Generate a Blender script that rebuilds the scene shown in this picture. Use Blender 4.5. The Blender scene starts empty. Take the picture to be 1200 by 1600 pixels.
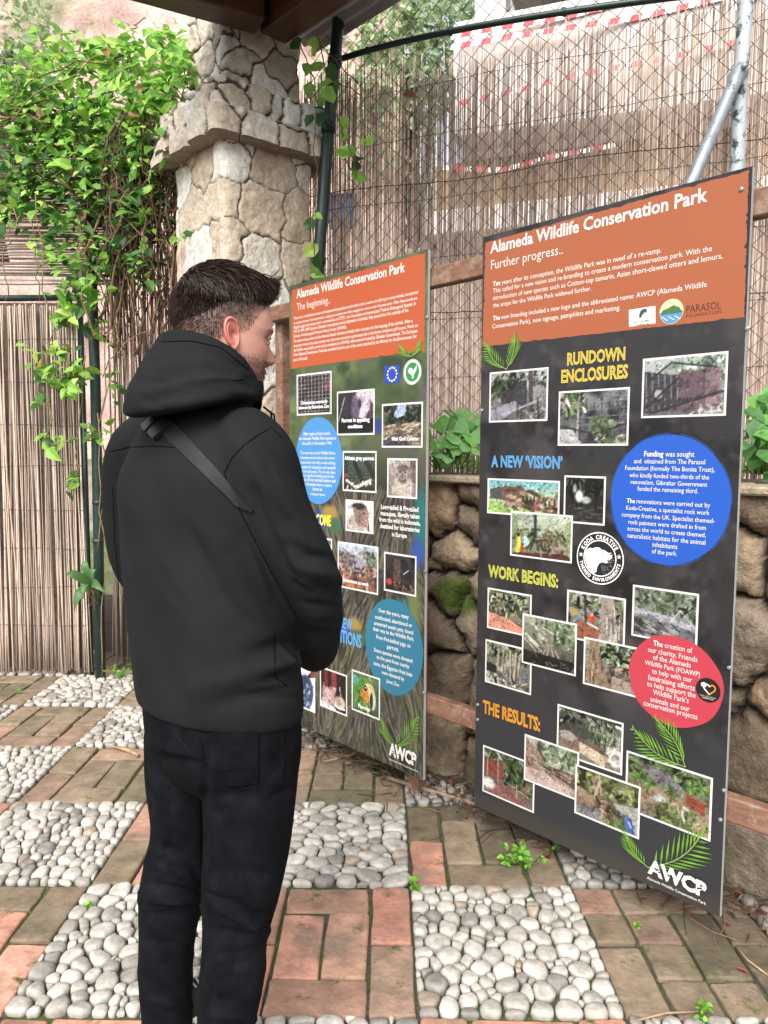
import bpy, math, random
import numpy as np
from mathutils import Vector, Matrix
from mathutils.bvhtree import BVHTree

random.seed(7)
rng = np.random.default_rng(11)
scene = bpy.context.scene
COL = scene.collection

# ------------------------------------------------------------------ camera
CAM_H, PITCH, ROLL, FPX = 1.38, 0.0817, 0.0052, 1164.0      # FPX: focal length in photo pixels (1200 x 1600)
fw = Vector((0, math.cos(PITCH), -math.sin(PITCH)))
up0 = Vector((0, math.sin(PITCH), math.cos(PITCH)))
ri0 = Vector((1, 0, 0))
RI = ri0 * math.cos(ROLL) + up0 * math.sin(ROLL)
UP = -ri0 * math.sin(ROLL) + up0 * math.cos(ROLL)
cam = bpy.data.cameras.new("camera")
cam.sensor_fit = 'VERTICAL'
cam.sensor_height = 24.0
cam.lens = FPX / 1600 * 24.0
cam.clip_start, cam.clip_end = 0.05, 500
camo = bpy.data.objects.new("camera", cam)
COL.objects.link(camo)
M4 = Matrix((RI, UP, -fw)).transposed().to_4x4()
M4.translation = (0, 0, CAM_H)
camo.matrix_world = M4
scene.camera = camo

# ------------------------------------------------------------------ light
SUN_EL, SUN_AZ = math.radians(44), math.radians(196)      # azimuth clockwise from +Y: behind the camera, to its left
world = bpy.data.worlds.new("World")
scene.world = world
world.use_nodes = True
wn = world.node_tree
bg = wn.nodes["Background"]
sky = wn.nodes.new("ShaderNodeTexSky")
sky.sky_type = 'NISHITA'
sky.sun_disc = False
sky.sun_elevation = SUN_EL
sky.sun_rotation = SUN_AZ
sky.air_density, sky.dust_density, sky.ozone_density = 1.0, 4.0, 1.0
hs = wn.nodes.new("ShaderNodeHueSaturation")               # a thin overcast: the sky's blue is mostly gone
hs.inputs["Saturation"].default_value = 0.25
wn.links.new(sky.outputs[0], hs.inputs["Color"])
wn.links.new(hs.outputs[0], bg.inputs[0])
bg.inputs[1].default_value = 0.15
sl = bpy.data.lights.new("sun", 'SUN')
sl.energy = 1.5
sl.angle = math.radians(38)
sl.color = (1.0, 0.96, 0.9)
so = bpy.data.objects.new("sun", sl)
COL.objects.link(so)
sd = Vector((math.sin(SUN_AZ) * math.cos(SUN_EL), math.cos(SUN_AZ) * math.cos(SUN_EL), math.sin(SUN_EL)))
so.rotation_euler = (-sd).to_track_quat('-Z', 'Y').to_euler()
so.location = sd * 30
scene.view_settings.view_transform = 'Standard'
scene.view_settings.look = 'None'
scene.view_settings.exposure = 0.93
scene.view_settings.gamma = 1.0


# ------------------------------------------------------------------ helpers
def lin(c):
    c = np.asarray(c, float)
    return np.where(c <= 0.04045, c / 12.92, ((c + 0.055) / 1.055) ** 2.4)


def W(px, py, Y):
    """Point of the photographed place seen at photo pixel (px, py) when it lies at world depth Y."""
    d = RI * ((px - 600) / FPX) - UP * ((py - 800) / FPX) + fw
    t = Y / d.y
    return Vector((0, 0, CAM_H)) + d * t


def tag(o, label=None, cat=None, group=None, kind=None):
    if label: o["label"] = label
    if cat: o["category"] = cat
    if group: o["group"] = group
    if kind: o["kind"] = kind
    return o


def empty(name, loc=(0, 0, 0), label=None, cat=None, group=None):
    o = bpy.data.objects.new(name, None)
    COL.objects.link(o)
    o.location = loc
    o.empty_display_size = 0.1
    return tag(o, label, cat, group)


def link(name, me, mat, parent=None, smooth=False):
    if mat is not None:
        for m in (mat if isinstance(mat, (list, tuple)) else [mat]):
            me.materials.append(m)
    o = bpy.data.objects.new(name, me)
    COL.objects.link(o)
    if smooth:
        me.polygons.foreach_set("use_smooth", [True] * len(me.polygons))
    if parent is not None:
        o.parent = parent
        o.matrix_parent_inverse = Matrix.Translation(-parent.location)
    return o


class MB:
    """Collects vertices, faces and vertex colours and links them as one mesh object."""
    def __init__(self):
        self.v, self.f, self.c, self.n = [], [], [], 0

    def add(self, verts, faces, col=None):
        verts = np.asarray(verts, float).reshape(-1, 3)
        n = self.n
        self.v.append(verts)
        self.f.extend([tuple(int(i) + n for i in f) for f in faces])
        if col is None: col = (1, 1, 1)
        col = np.asarray(col, float)
        if col.ndim == 1: col = np.tile(col, (len(verts), 1))
        self.c.append(col)
        self.n += len(verts)

    def box(self, c, half, axes=None, col=None, bevel=0.0):
        c = np.array(c, float)
        ax = np.eye(3) if axes is None else np.array([list(a) for a in axes], float)
        hx, hy, hz = half
        b = min(bevel, min(half) * 0.49)
        if b <= 0:
            P = np.array([[x, y, z] for z in (-hz, hz) for y in (-hy, hy) for x in (-hx, hx)])
            F = [(0, 2, 3, 1), (4, 5, 7, 6), (0, 1, 5, 4), (2, 6, 7, 3), (0, 4, 6, 2), (1, 3, 7, 5)]
            self.add(c + P @ ax, F, col)
            return
        rings = []
        for z, ins in ((-hz, b), (-hz + b, 0), (hz - b, 0), (hz, b)):
            X, Y = hx - ins, hy - ins
            k = b if ins == 0 else 0.0
            rings.append([(X - k, -Y, z), (X, -Y + k, z), (X, Y - k, z), (X - k, Y, z), (-X + k, Y, z), (-X, Y - k, z), (-X, -Y + k, z), (-X + k, -Y, z)])
        P = np.array(rings).reshape(-1, 3)
        F = [tuple(range(7, -1, -1)), tuple(24 + i for i in range(8))]
        for r in range(3):
            for i in range(8):
                j = (i + 1) % 8
                F.append((r * 8 + i, r * 8 + j, r * 8 + 8 + j, r * 8 + 8 + i))
        self.add(c + P @ ax, F, col)

    def tube(self, pts, rad, sides=6, col=None, cap=True):
        pts = np.asarray([list(p) for p in pts], float)
        n = len(pts)
        rad = np.full(n, rad, float) if np.isscalar(rad) else np.asarray(rad, float)
        T = np.gradient(pts, axis=0)
        T /= np.linalg.norm(T, axis=1)[:, None] + 1e-12
        a = np.array([0, 0, 1.0]) if abs(T[0][2]) < 0.9 else np.array([1.0, 0, 0])
        N = np.cross(T[0], a); N /= np.linalg.norm(N)
        V = []
        th = np.arange(sides) * 2 * math.pi / sides
        for i in range(n):
            N = N - T[i] * (N @ T[i]); N /= np.linalg.norm(N) + 1e-12
            B = np.cross(T[i], N)
            V.append(pts[i] + rad[i] * (np.cos(th)[:, None] * N + np.sin(th)[:, None] * B))
        F = []
        for i in range(n - 1):
            for k in range(sides):
                k2 = (k + 1) % sides
                F.append((i * sides + k, i * sides + k2, (i + 1) * sides + k2, (i + 1) * sides + k))
        if cap:
            F.append(tuple(range(sides - 1, -1, -1)))
            F.append(tuple((n - 1) * sides + k for k in range(sides)))
        self.add(np.vstack(V), F, col)

    def loft(self, rings, col=None, cap=True):
        R = np.asarray(rings, float)
        n, s = R.shape[:2]
        F = []
        for i in range(n - 1):
            for k in range(s):
                k2 = (k + 1) % s
                F.append((i * s + k, i * s + k2, (i + 1) * s + k2, (i + 1) * s + k))
        if cap:
            F.append(tuple(range(s - 1, -1, -1)))
            F.append(tuple((n - 1) * s + k for k in range(s)))
        self.add(R.reshape(-1, 3), F, col)

    def grid(self, P, col=None):
        P = np.asarray(P, float)
        n, m = P.shape[:2]
        i, j = np.meshgrid(np.arange(n - 1), np.arange(m - 1), indexing='ij')
        a = (i * m + j).ravel()
        F = np.stack([a, a + 1, a + m + 1, a + m], 1)
        self.add(P.reshape(-1, 3), F.tolist(), None if col is None else np.asarray(col).reshape(-1, 3))

    def mesh(self, name):
        me = bpy.data.meshes.new(name)
        V = np.vstack(self.v)
        me.from_pydata(V.tolist(), [], self.f)
        at = me.color_attributes.new("Col", 'FLOAT_COLOR', 'POINT')
        C = np.ones((len(V), 4)); C[:, :3] = np.vstack(self.c)
        at.data.foreach_set("color", C.ravel())
        return me

    def build(self, name, mat, parent=None, smooth=False):
        return link(name, self.mesh(name), mat, parent, smooth)


def vnoise(P, scale, seed=0, octv=3):
    """Smooth value noise, numpy, for any number of 3-D points; about -1..1."""
    P = np.asarray(P, float)
    tot = np.zeros(P.shape[:-1]); amp = 1.0; s = scale; nrm = 0
    for o in range(octv):
        q = P * s + seed * 17.13 + o * 5.71
        i = np.floor(q).astype(np.int64); f = q - i
        f = f * f * (3 - 2 * f)
        def h(a, b, c):
            n = (a * 374761393 + b * 668265263 + c * 2147483647 + seed * 1013904223) & 0xFFFFFFFF
            n = ((n ^ (n >> 13)) * 1274126177) & 0xFFFFFFFF
            n = n ^ (n >> 16)
            return (n & 0xFFFF) / 32767.5 - 1
        x, y, z = i[..., 0], i[..., 1], i[..., 2]
        fx, fy, fz = f[..., 0], f[..., 1], f[..., 2]
        v = 0
        for dx in (0, 1):
            for dy in (0, 1):
                for dz in (0, 1):
                    w = (fx if dx else 1 - fx) * (fy if dy else 1 - fy) * (fz if dz else 1 - fz)
                    v = v + w * h(x + dx, y + dy, z + dz)
        tot += amp * v; nrm += amp; amp *= 0.5; s *= 2.03
    return tot / nrm


# ------------------------------------------------------------------ materials
def mat(name, base=(0.5, 0.5, 0.5), rough=0.7, attr=False, noise=None, noise2=None, bump=None, spec=0.5, metallic=0.0,
        trans=0.0, sheen=0.0, obj_coords=True):
    """Principled material; noise = (scale, dark factor, light factor, stretch xyz), noise2 = (scale, colour, lo, hi): patches; bump = (scale, strength, distance)."""
    m = bpy.data.materials.new(name)
    m.use_nodes = True
    nt = m.node_tree
    N, L = nt.nodes, nt.links
    b = N["Principled BSDF"]
    b.inputs["Roughness"].default_value = rough
    b.inputs["Metallic"].default_value = metallic
    b.inputs["Specular IOR Level"].default_value = spec
    tc = N.new("ShaderNodeTexCoord")
    co = tc.outputs["Object"]
    if attr:
        a = N.new("ShaderNodeAttribute"); a.attribute_name = "Col"
        col = a.outputs["Color"]
    else:
        r = N.new("ShaderNodeRGB"); r.outputs[0].default_value = (*base, 1)
        col = r.outputs[0]
    if noise:
        sc, lo, hi = noise[:3]
        st = noise[3] if len(noise) > 3 else (1, 1, 1)
        mp = N.new("ShaderNodeMapping"); mp.inputs["Scale"].default_value = st
        L.new(co, mp.inputs[0])
        n = N.new("ShaderNodeTexNoise"); n.inputs["Scale"].default_value = sc; n.inputs["Detail"].default_value = 6
        n.inputs["Roughness"].default_value = 0.65
        L.new(mp.outputs[0], n.inputs["Vector"])
        mr = N.new("ShaderNodeMapRange"); mr.inputs[1].default_value = 0.3; mr.inputs[2].default_value = 0.7
        mr.inputs[3].default_value = lo; mr.inputs[4].default_value = hi
        L.new(n.outputs[0], mr.inputs[0])
        mx = N.new("ShaderNodeVectorMath"); mx.operation = 'SCALE'
        L.new(col, mx.inputs[0]); L.new(mr.outputs[0], mx.inputs["Scale"])
        col = mx.outputs[0]
    for k in ([noise2] if noise2 and not isinstance(noise2, list) else (noise2 or [])):
        sc, c2, lo, hi = k[:4]
        n = N.new("ShaderNodeTexNoise"); n.inputs["Scale"].default_value = sc; n.inputs["Detail"].default_value = 7
        n.inputs["Roughness"].default_value = 0.7
        L.new(co, n.inputs["Vector"])
        mr = N.new("ShaderNodeMapRange"); mr.inputs[1].default_value = lo; mr.inputs[2].default_value = hi
        L.new(n.outputs[0], mr.inputs[0])
        mx = N.new("ShaderNodeMix"); mx.data_type = 'RGBA'
        L.new(mr.outputs[0], mx.inputs[0]); L.new(col, mx.inputs[6]); mx.inputs[7].default_value = (*c2, 1)
        col = mx.outputs[2]
    L.new(col, b.inputs["Base Color"])
    if bump:
        h = None
        bl = bump if isinstance(bump, list) else [bump]
        prev = None
        for sc, stg, dist in bl:
            n = N.new("ShaderNodeTexNoise"); n.inputs["Scale"].default_value = sc; n.inputs["Detail"].default_value = 5
            L.new(co, n.inputs["Vector"])
            bp = N.new("ShaderNodeBump"); bp.inputs["Strength"].default_value = stg; bp.inputs["Distance"].default_value = dist
            L.new(n.outputs[0], bp.inputs["Height"])
            if prev is not None: L.new(prev, bp.inputs["Normal"])
            prev = bp.outputs[0]
        L.new(prev, b.inputs["Normal"])
    if sheen:
        b.inputs["Sheen Weight"].default_value = sheen
        b.inputs["Sheen Roughness"].default_value = 0.4
    if trans:
        t = N.new("ShaderNodeBsdfTranslucent")
        L.new(col, t.inputs[0])
        ms = N.new("ShaderNodeMixShader"); ms.inputs[0].default_value = trans
        L.new(b.outputs[0], ms.inputs[1]); L.new(t.outputs[0], ms.inputs[2])
        L.new(ms.outputs[0], N["Material Output"].inputs[0])
    return m


MT = {}
MT['soil'] = mat("soil", (0.045, 0.035, 0.026), 0.95, noise=(9, 0.5, 1.5), noise2=(5, (0.05, 0.06, 0.02), 0.55, 0.7), bump=[(40, 0.8, 0.02), (180, 0.7, 0.006)])
MT['joint'] = mat("joint_soil", (0.075, 0.066, 0.05), 0.95, noise=(30, 0.4, 1.5), noise2=(5, (0.055, 0.085, 0.016), 0.46, 0.58), bump=[(90, 0.8, 0.01)])
MT['brick'] = mat("clay_brick", attr=True, rough=0.82, noise=(13, 0.6, 1.35), noise2=[(6, (0.11, 0.09, 0.06), 0.54, 0.76), (3.4, (0.25, 0.19, 0.14), 0.54, 0.66), (38, (0.36, 0.31, 0.27), 0.64, 0.78), (11, (0.07, 0.09, 0.02), 0.58, 0.68)], bump=[(60, 0.6, 0.006), (260, 0.5, 0.002)])
MT['pebble'] = mat("pebble", attr=True, rough=0.62, noise=(38, 0.55, 1.18), noise2=[(110, (0.22, 0.20, 0.17), 0.60, 0.72), (9, (0.36, 0.34, 0.30), 0.56, 0.72)], bump=[(70, 0.35, 0.003), (300, 0.25, 0.001)])
MT['stone'] = mat("stone", attr=True, rough=0.9, noise=(26, 0.72, 1.25), bump=[(45, 0.8, 0.012), (150, 0.8, 0.005)])
MT['wallstone'] = mat("wall_stone", attr=True, rough=0.92, noise=(30, 0.6, 1.4), bump=[(50, 0.9, 0.012), (170, 0.9, 0.005)])
MT['reed'] = mat("dry_reed", attr=True, rough=0.75, noise=(14, 0.75, 1.2, (6, 6, 1)))
MT['wire'] = mat("dark_wire", (0.02, 0.024, 0.022), 0.5)
MT['greenpost'] = mat("green_painted_steel", (0.012, 0.035, 0.03), 0.38, noise=(22, 0.7, 1.4), noise2=(30, (0.1, 0.1, 0.09), 0.68, 0.75))
MT['peeled'] = mat("peeling_painted_steel", (0.035, 0.055, 0.055), 0.5, noise2=[(11, (0.42, 0.46, 0.5), 0.44, 0.5), (40, (0.2, 0.16, 0.12), 0.66, 0.72)], bump=[(30, 0.3, 0.004)])
MT['galv'] = mat("galvanised_steel", (0.34, 0.38, 0.42), 0.45, metallic=0.5, noise=(18, 0.7, 1.15), noise2=(14, (0.05, 0.06, 0.06), 0.58, 0.66))
MT['wood'] = mat("stained_timber", (0.19, 0.075, 0.035), 0.6, noise=(9, 0.6, 1.4, (1, 1, 14)), noise2=(30, (0.25, 0.15, 0.09), 0.6, 0.75), bump=[(60, 0.3, 0.003)])
MT['raili'] = mat("weathered_rail_timber", (0.19, 0.095, 0.06), 0.75, noise=(8, 0.6, 1.4, (2, 2, 9)), noise2=(16, (0.32, 0.24, 0.18), 0.52, 0.68), bump=[(70, 0.4, 0.003)])
MT['beam'] = mat("dark_roof_timber", (0.075, 0.03, 0.016), 0.45, noise=(7, 0.6, 1.5, (2, 2, 2)), bump=[(40, 0.2, 0.003)])
MT['roof'] = mat("roof_sheet", (0.3, 0.31, 0.32), 0.55, noise=(6, 0.75, 1.15))
MT['leaf'] = mat("leaf", attr=True, rough=0.45, trans=0.48, noise=(20, 0.8, 1.2))
MT['stem'] = mat("woody_stem", attr=True, rough=0.85, noise=(40, 0.6, 1.35), bump=[(120, 0.5, 0.003)])
MT['concrete'] = mat("pale_concrete", (0.62, 0.58, 0.55), 0.85, noise=(3, 0.8, 1.1), noise2=(5, (0.42, 0.36, 0.33), 0.6, 0.75))
MT['pinkwall'] = mat("pink_rubble_wall", (0.46, 0.33, 0.3), 0.9, noise=(5, 0.72, 1.2), noise2=(3, (0.55, 0.47, 0.43), 0.5, 0.65), bump=[(14, 0.5, 0.05)])
MT['ochre'] = mat("ochre_rubble_wall", (0.3, 0.2, 0.12), 0.9, noise=(5, 0.6, 1.3), bump=[(14, 0.5, 0.05)])
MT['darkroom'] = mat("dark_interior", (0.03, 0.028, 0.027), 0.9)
MT['hill'] = mat("hillside_ground", (0.3, 0.24, 0.2), 0.95, noise=(0.8, 0.7, 1.3), noise2=[(0.5, (0.1, 0.14, 0.05), 0.5, 0.6), (2.2, (0.08, 0.11, 0.04), 0.58, 0.66)], bump=[(2, 0.8, 0.3)])
MT['attr'] = mat("print_ink", attr=True, rough=0.42, spec=0.4)
MT['attr_matte'] = mat("tinted_matte", attr=True, rough=0.7)
# ================================================================== SETTING
g = MB()
g.grid(np.array([[(x, y, -0.035) for y in np.linspace(-40, 90, 14)] for x in np.linspace(-70, 70, 14)]))
tag(g.build("ground", MT['soil']), kind="structure")

# lines of the place (all measured from the camera's foot point)
DIRP = np.array([-0.6808, 0.7325])                # boards and their rail run this way
WA = np.array([1.198, 2.206]); WD = np.array([0.276 - 1.198, 3.04 - 2.206]); WD /= np.linalg.norm(WD)   # foot of the retaining wall
WN = np.array([WD[1], -WD[0]])                    # away from the viewer: to the back right
if WN[1] < 0: WN = -WN
FA = np.array([1.64, 3.3]); FD = np.array([-0.927, 0.375]); FD /= np.linalg.norm(FD)                   # tall fence
FN = np.array([FD[1], -FD[0]])
if FN[1] < 0: FN = -FN

# paving: joint bed, bricks and cobbles on a chequer of 0.51 x 0.55 m fields
X0, DX, Y0, DY = 0.09, 0.51, 1.715, 0.55


def wall_side(x, y):
    return (np.array([x, y]) - WA) @ WN


bed = MB()
bed.grid(np.array([[(x, y, -0.0115 + 0.003 * math.sin(7 * x) * math.sin(5 * y)) for y in np.linspace(0.4, 4.95, 40)] for x in np.linspace(-3.6, 2.3, 40)]))
tag(bed.build("paving_bed", MT['joint'], smooth=True), kind="structure")

brick = MB(); peb = MB()
BR_COL = lin(np.array([[0.76, 0.55, 0.47], [0.72, 0.51, 0.43], [0.67, 0.52, 0.44], [0.78, 0.58, 0.50], [0.63, 0.49, 0.41], [0.69, 0.54, 0.46]]))
BR_OLD = lin(np.array([[0.50, 0.44, 0.36], [0.55, 0.48, 0.40], [0.45, 0.41, 0.33], [0.58, 0.48, 0.41]]))


def add_brick(cx, cy, hx, hy, old):
    rc_ = 0.007
    out = []
    for (ux, uy, a0) in ((1, 1, 0), (-1, 1, 1), (-1, -1, 2), (1, -1, 3)):
        for t in (0, .5, 1):
            th = (a0 + t) * math.pi / 2
            out.append((ux * (hx - rc_) + rc_ * math.cos(th), uy * (hy - rc_) + rc_ * math.sin(th)))
        nx, ny = [(-1, 1), (-1, -1), (1, -1), (1, 1)][a0]
        p, q = np.array(out[-1]), np.array((nx * (hx - rc_) + rc_ * math.cos((a0 + 1) * math.pi / 2), ny * (hy - rc_) + rc_ * math.sin((a0 + 1) * math.pi / 2)))
        for t in (.2, .4, .6, .8): out.append(tuple(p + (q - p) * t))
    out = np.array(out); n = len(out)
    r_out = np.linalg.norm(out, axis=1)[:, None]
    jit = rng.normal(0, 0.0016, (n, 1)); jit -= np.where(rng.random((n, 1)) < .06, .006, 0)
    jit = (jit + np.roll(jit, 1, 0)) / 2
    out = out * (1 + jit / r_out)
    rot = rng.normal(0, 0.010)
    dz = rng.normal(0, 0.0025)
    tx, ty = rng.normal(0, 0.012, 2)
    rings = []
    for ins, z in ((0, -0.03), (0, -0.006), (0.0018, -0.002), (0.006, 0.0), (0.022, 0.0008)):
        sc = 1 - ins / min(hx, hy) * (min(hx, hy) / r_out) if False else None
        x = out[:, 0] - np.sign(out[:, 0]) * np.minimum(ins, np.abs(out[:, 0])); y = out[:, 1] - np.sign(out[:, 1]) * np.minimum(ins, np.abs(out[:, 1]))
        rings.append(np.stack([cx + x * math.cos(rot) - y * math.sin(rot), cy + x * math.sin(rot) + y * math.cos(rot), z + dz + x * tx + y * ty], 1))
    base = BR_OLD[rng.integers(len(BR_OLD))] if rng.random() < old else BR_COL[rng.integers(len(BR_COL))]
    wet = float(np.clip(1 + wall_side(cx, cy) / 0.7, 0, 1)) * (1 if cx > .3 else .4)
    col = base * rng.uniform(0.78, 1.1) * (1 - 0.5 * wet)
    brick.loft(np.array(rings), col=col)


def brick_field(x0, y0, old):
    w, h, gp = DX, DY, 0.006
    a = 0.125
    L = [(0, 0, a, h / 2), (0, h / 2, a, h / 2), (w - a, 0, a, h / 2), (w - a, h / 2, a, h / 2),
         (a, 0, w - 2 * a, 0.135), (a, h - 0.135, w - 2 * a, 0.135),
         (a, 0.135, w / 2 - a, h - 0.27), (w / 2, 0.135, w / 2 - a, h - 0.27)]
    for (bx, by, bw, bh) in L:
        cx, cy = x0 + bx + bw / 2, y0 + by + bh / 2
        if wall_side(cx, cy) > -0.05: continue
        if rng.random() < 0.12:
            if bw > bh: continue_split = [(cx - bw / 4, cy, bw / 4, bh / 2), (cx + bw / 4, cy, bw / 4, bh / 2)]
            else: continue_split = [(cx, cy - bh / 4, bw / 2, bh / 4), (cx, cy + bh / 4, bw / 2, bh / 4)]
        else:
            continue_split = [(cx, cy, bw / 2, bh / 2)]
        for (qx, qy, qw, qh) in continue_split:
            add_brick(qx, qy, qw - gp / 2 - rng.uniform(0, 0.003), qh - gp / 2 - rng.uniform(0, 0.003), old)


def cells(S, wgt, bx, K):
    """Radial outline of the power-diagram cell of every site (N x K)."""
    th = np.arange(K) / K * 2 * math.pi
    D = np.stack([np.cos(th), np.sin(th)], 1)
    dv = S[None] - S[:, None]
    d2 = (dv ** 2).sum(-1)
    num = (d2 + wgt[:, None] - wgt[None]) / 2
    den = dv @ D.T
    with np.errstate(divide='ignore', invalid='ignore'):
        r = np.where(den > 1e-9, num[..., None] / den, 1e9)
    r[np.arange(len(S)), np.arange(len(S))] = 1e9
    R = np.maximum(r, 0.001).min(1)
    x0, y0, x1, y1 = bx
    with np.errstate(divide='ignore', invalid='ignore'):
        rx = np.where(D[:, 0] > 0, (x1 - S[:, :1]) / D[None, :, 0], np.where(D[:, 0] < 0, (x0 - S[:, :1]) / D[None, :, 0], 1e9))
        ry = np.where(D[:, 1] > 0, (y1 - S[:, 1:]) / D[None, :, 1], np.where(D[:, 1] < 0, (y0 - S[:, 1:]) / D[None, :, 1], 1e9))
    return np.maximum(np.minimum(np.minimum(R, np.abs(rx)), np.abs(ry)), 0.002), D


def pebble_field(x0, y0, n, K, dirt):
    asp = rng.choice([0.72, 1.0, 1.35])
    bx = (x0 * asp, y0, (x0 + DX) * asp, y0 + DY)
    S = np.stack([rng.uniform(bx[0], bx[2], n), rng.uniform(bx[1], bx[3], n)], 1)
    wgt = rng.uniform(0, 1, n) ** 2 * (DX * DY / n) * 0.8
    for it in range(7):
        R, D = cells(S, wgt, bx, K)
        off = (2 / 3) * (R[..., None] ** 3 * D[None]).sum(1) / (R ** 2).sum(1)[:, None]
        S = S + off * 0.9
        S[:, 0] = np.clip(S[:, 0], bx[0] + 0.004, bx[2] - 0.004); S[:, 1] = np.clip(S[:, 1], bx[1] + 0.004, bx[3] - 0.004)
    R, D = cells(S, wgt, bx, K)
    for i in range(n):
        r = R[i].copy()
        if r.mean() < 0.009: continue
        out = r[:, None] * D
        out[:, 0] /= asp
        ctr = np.array([S[i, 0] / asp, S[i, 1]])
        if wall_side(*ctr) > -0.02: continue
        rr = np.linalg.norm(out, axis=1)
        for _ in range(1): out = 0.25 * np.roll(out, 1, 0) + 0.5 * out + 0.25 * np.roll(out, -1, 0)
        m = rr.mean()
        out *= (1 - 0.0014 / m) * rng.uniform(0.955, 1.0)
        h = min(0.5 * m, 0.0125) * rng.uniform(0.75, 1.2)
        out = out * (1 + 0.05 * np.sin(np.arange(K) / K * 6.283 * rng.integers(2, 5) + rng.uniform(0, 6)))[:, None]
        tilt = rng.normal(0, 0.1, 2)
        rings = []
        for sc, z in ((0.9, -1.3), (1.0, -0.35), (0.98, 0.1), (0.90, 0.55), (0.70, 0.87), (0.36, 0.98)):
            xy = ctr + out * sc
            zz = 0.001 + z * h + (out * sc) @ tilt
            rings.append(np.stack([xy[:, 0], xy[:, 1], zz], 1))
        R3 = np.array(rings)
        V = np.vstack([R3.reshape(-1, 3), [[ctr[0], ctr[1], 0.001 + h]]])
        F = []
        for a in range(5):
            for k in range(K):
                k2 = (k + 1) % K
                F.append((a * K + k, a * K + k2, (a + 1) * K + k2, (a + 1) * K + k))
        for k in range(K): F.append((5 * K + k, 5 * K + (k + 1) % K, 6 * K))
        t = rng.random()
        c = lin([0.76, 0.74, 0.705]) if t < 0.5 else lin([0.69, 0.67, 0.635]) if t < 0.8 else lin([0.57, 0.55, 0.52]) if t < 0.97 else lin([0.66, 0.60, 0.53])
        c = c * rng.uniform(0.85, 1.1) * (1 - dirt * rng.uniform(0.2, 0.6))
        peb.add(V, F, c)


for i in range(-7, 4):
    for j in range(-2, 6):
        x, y = X0 + i * DX, Y0 + j * DY
        cxm, cym = x + DX / 2, y + DY / 2
        if wall_side(x, y) > 0.0: continue
        if y < 1.1 and abs(cxm) > 1.0: continue
        near_wall = np.clip(1.15 - (-wall_side(cxm, cym)) / 0.85, 0, 1)
        oldness = 0.12 + 0.8 * near_wall + (0.6 if y > 2.7 else 0) + (0.25 if i < -1 and y > 2.2 else 0)
        if (i + j) % 2 == 0:
            far = y > 2.7
            pebble_field(x, y, int(rng.integers(132, 160)), 12 if far else 18, 0.9 * float(np.clip(1 + wall_side(cxm, cym) / 0.42, 0, 1)))
        else:
            brick_field(x, y, min(oldness, 0.95))
tag(brick.build("brick_paving", MT['brick'], smooth=False), kind="structure")
tag(peb.build("cobble_paving", MT['pebble'], smooth=True), kind="stuff")

# planter soil on top of the wall, back to the tall fence
def soil_pt(t, s):
    a = WA + WD * t + WN * 0.18
    b = FA + FD * (t * 1.1 - 0.9) + FN * 0.25
    return a * (1 - s) + b * s
P = []
for t in np.linspace(-1.2, 2.05, 30):
    row = []
    for s in np.linspace(0, 1, 9):
        p = soil_pt(t, s); row.append((p[0], p[1], 1.245 + 0.03 * math.sin(9 * t + 5 * s)))
    P.append(row)
sm = MB(); sm.grid(np.array(P)); tag(sm.build("raised_bed_soil", MT['soil'], smooth=True), kind="structure")

# hillside far behind
hx = np.linspace(-22, 26, 70); hy = np.linspace(6.5, 40, 50)
HX, HY = np.meshgrid(hx, hy, indexing='ij')
HZ = (HY - 6.5) * 0.42 - 0.05 + 0.6 * vnoise(np.stack([HX, HY, HX * 0], -1), 0.3, 3)
HZ = np.where(HY < 7.3, -0.05, HZ)
hm = MB(); hm.grid(np.stack([HX, HY, HZ], -1)); tag(hm.build("hillside", MT['hill'], smooth=True), kind="structure")


# ================================================================== STONEWORK
def voro(P, S, warp, wseed, pw=2.0):
    """F1, F2-F1 style edge distance and cell id for 2-D points with a domain warp."""
    q = np.concatenate([P, np.zeros(P.shape[:-1] + (1,))], -1)
    w = np.stack([vnoise(q, 7, wseed, 3), vnoise(q + 9.1, 7, wseed + 1, 3)], -1) * warp
    w2 = np.stack([vnoise(q, 30, wseed + 2, 2), vnoise(q + 4.7, 30, wseed + 3, 2)], -1) * warp * 0.22
    p = P + w + w2
    shp = p.shape[:-1]; p = p.reshape(-1, 2)
    d = ((np.abs(p[:, None] - S[None]) ** pw).sum(-1)) ** (1 / pw)
    o = np.argsort(d, 1)[:, :2]
    i1, i2 = o[:, 0], o[:, 1]
    d1, d2 = np.take_along_axis(d, o, 1).T
    sep = np.linalg.norm(S[i1] - S[i2], axis=1) + 1e-6
    edge = (d2 ** 2 - d1 ** 2) / (2 * sep) if pw == 2.0 else (d2 - d1) * 0.5
    return edge.reshape(shp), i1.reshape(shp)


def stone_relief(edge, cid, n, depth, gap, rnd, seed, q3):
    prof = np.clip((edge - gap) / rnd, 0, 1)
    prof = np.sqrt(1 - (1 - prof) ** 2)
    r = np.random.default_rng(seed)
    lift = r.uniform(0.55, 1.0, n)[cid]
    h = prof * depth * lift
    h += prof * (0.012 * vnoise(q3, 8, seed, 3) + 0.006 * vnoise(q3, 30, seed + 5, 4))
    return h


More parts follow.
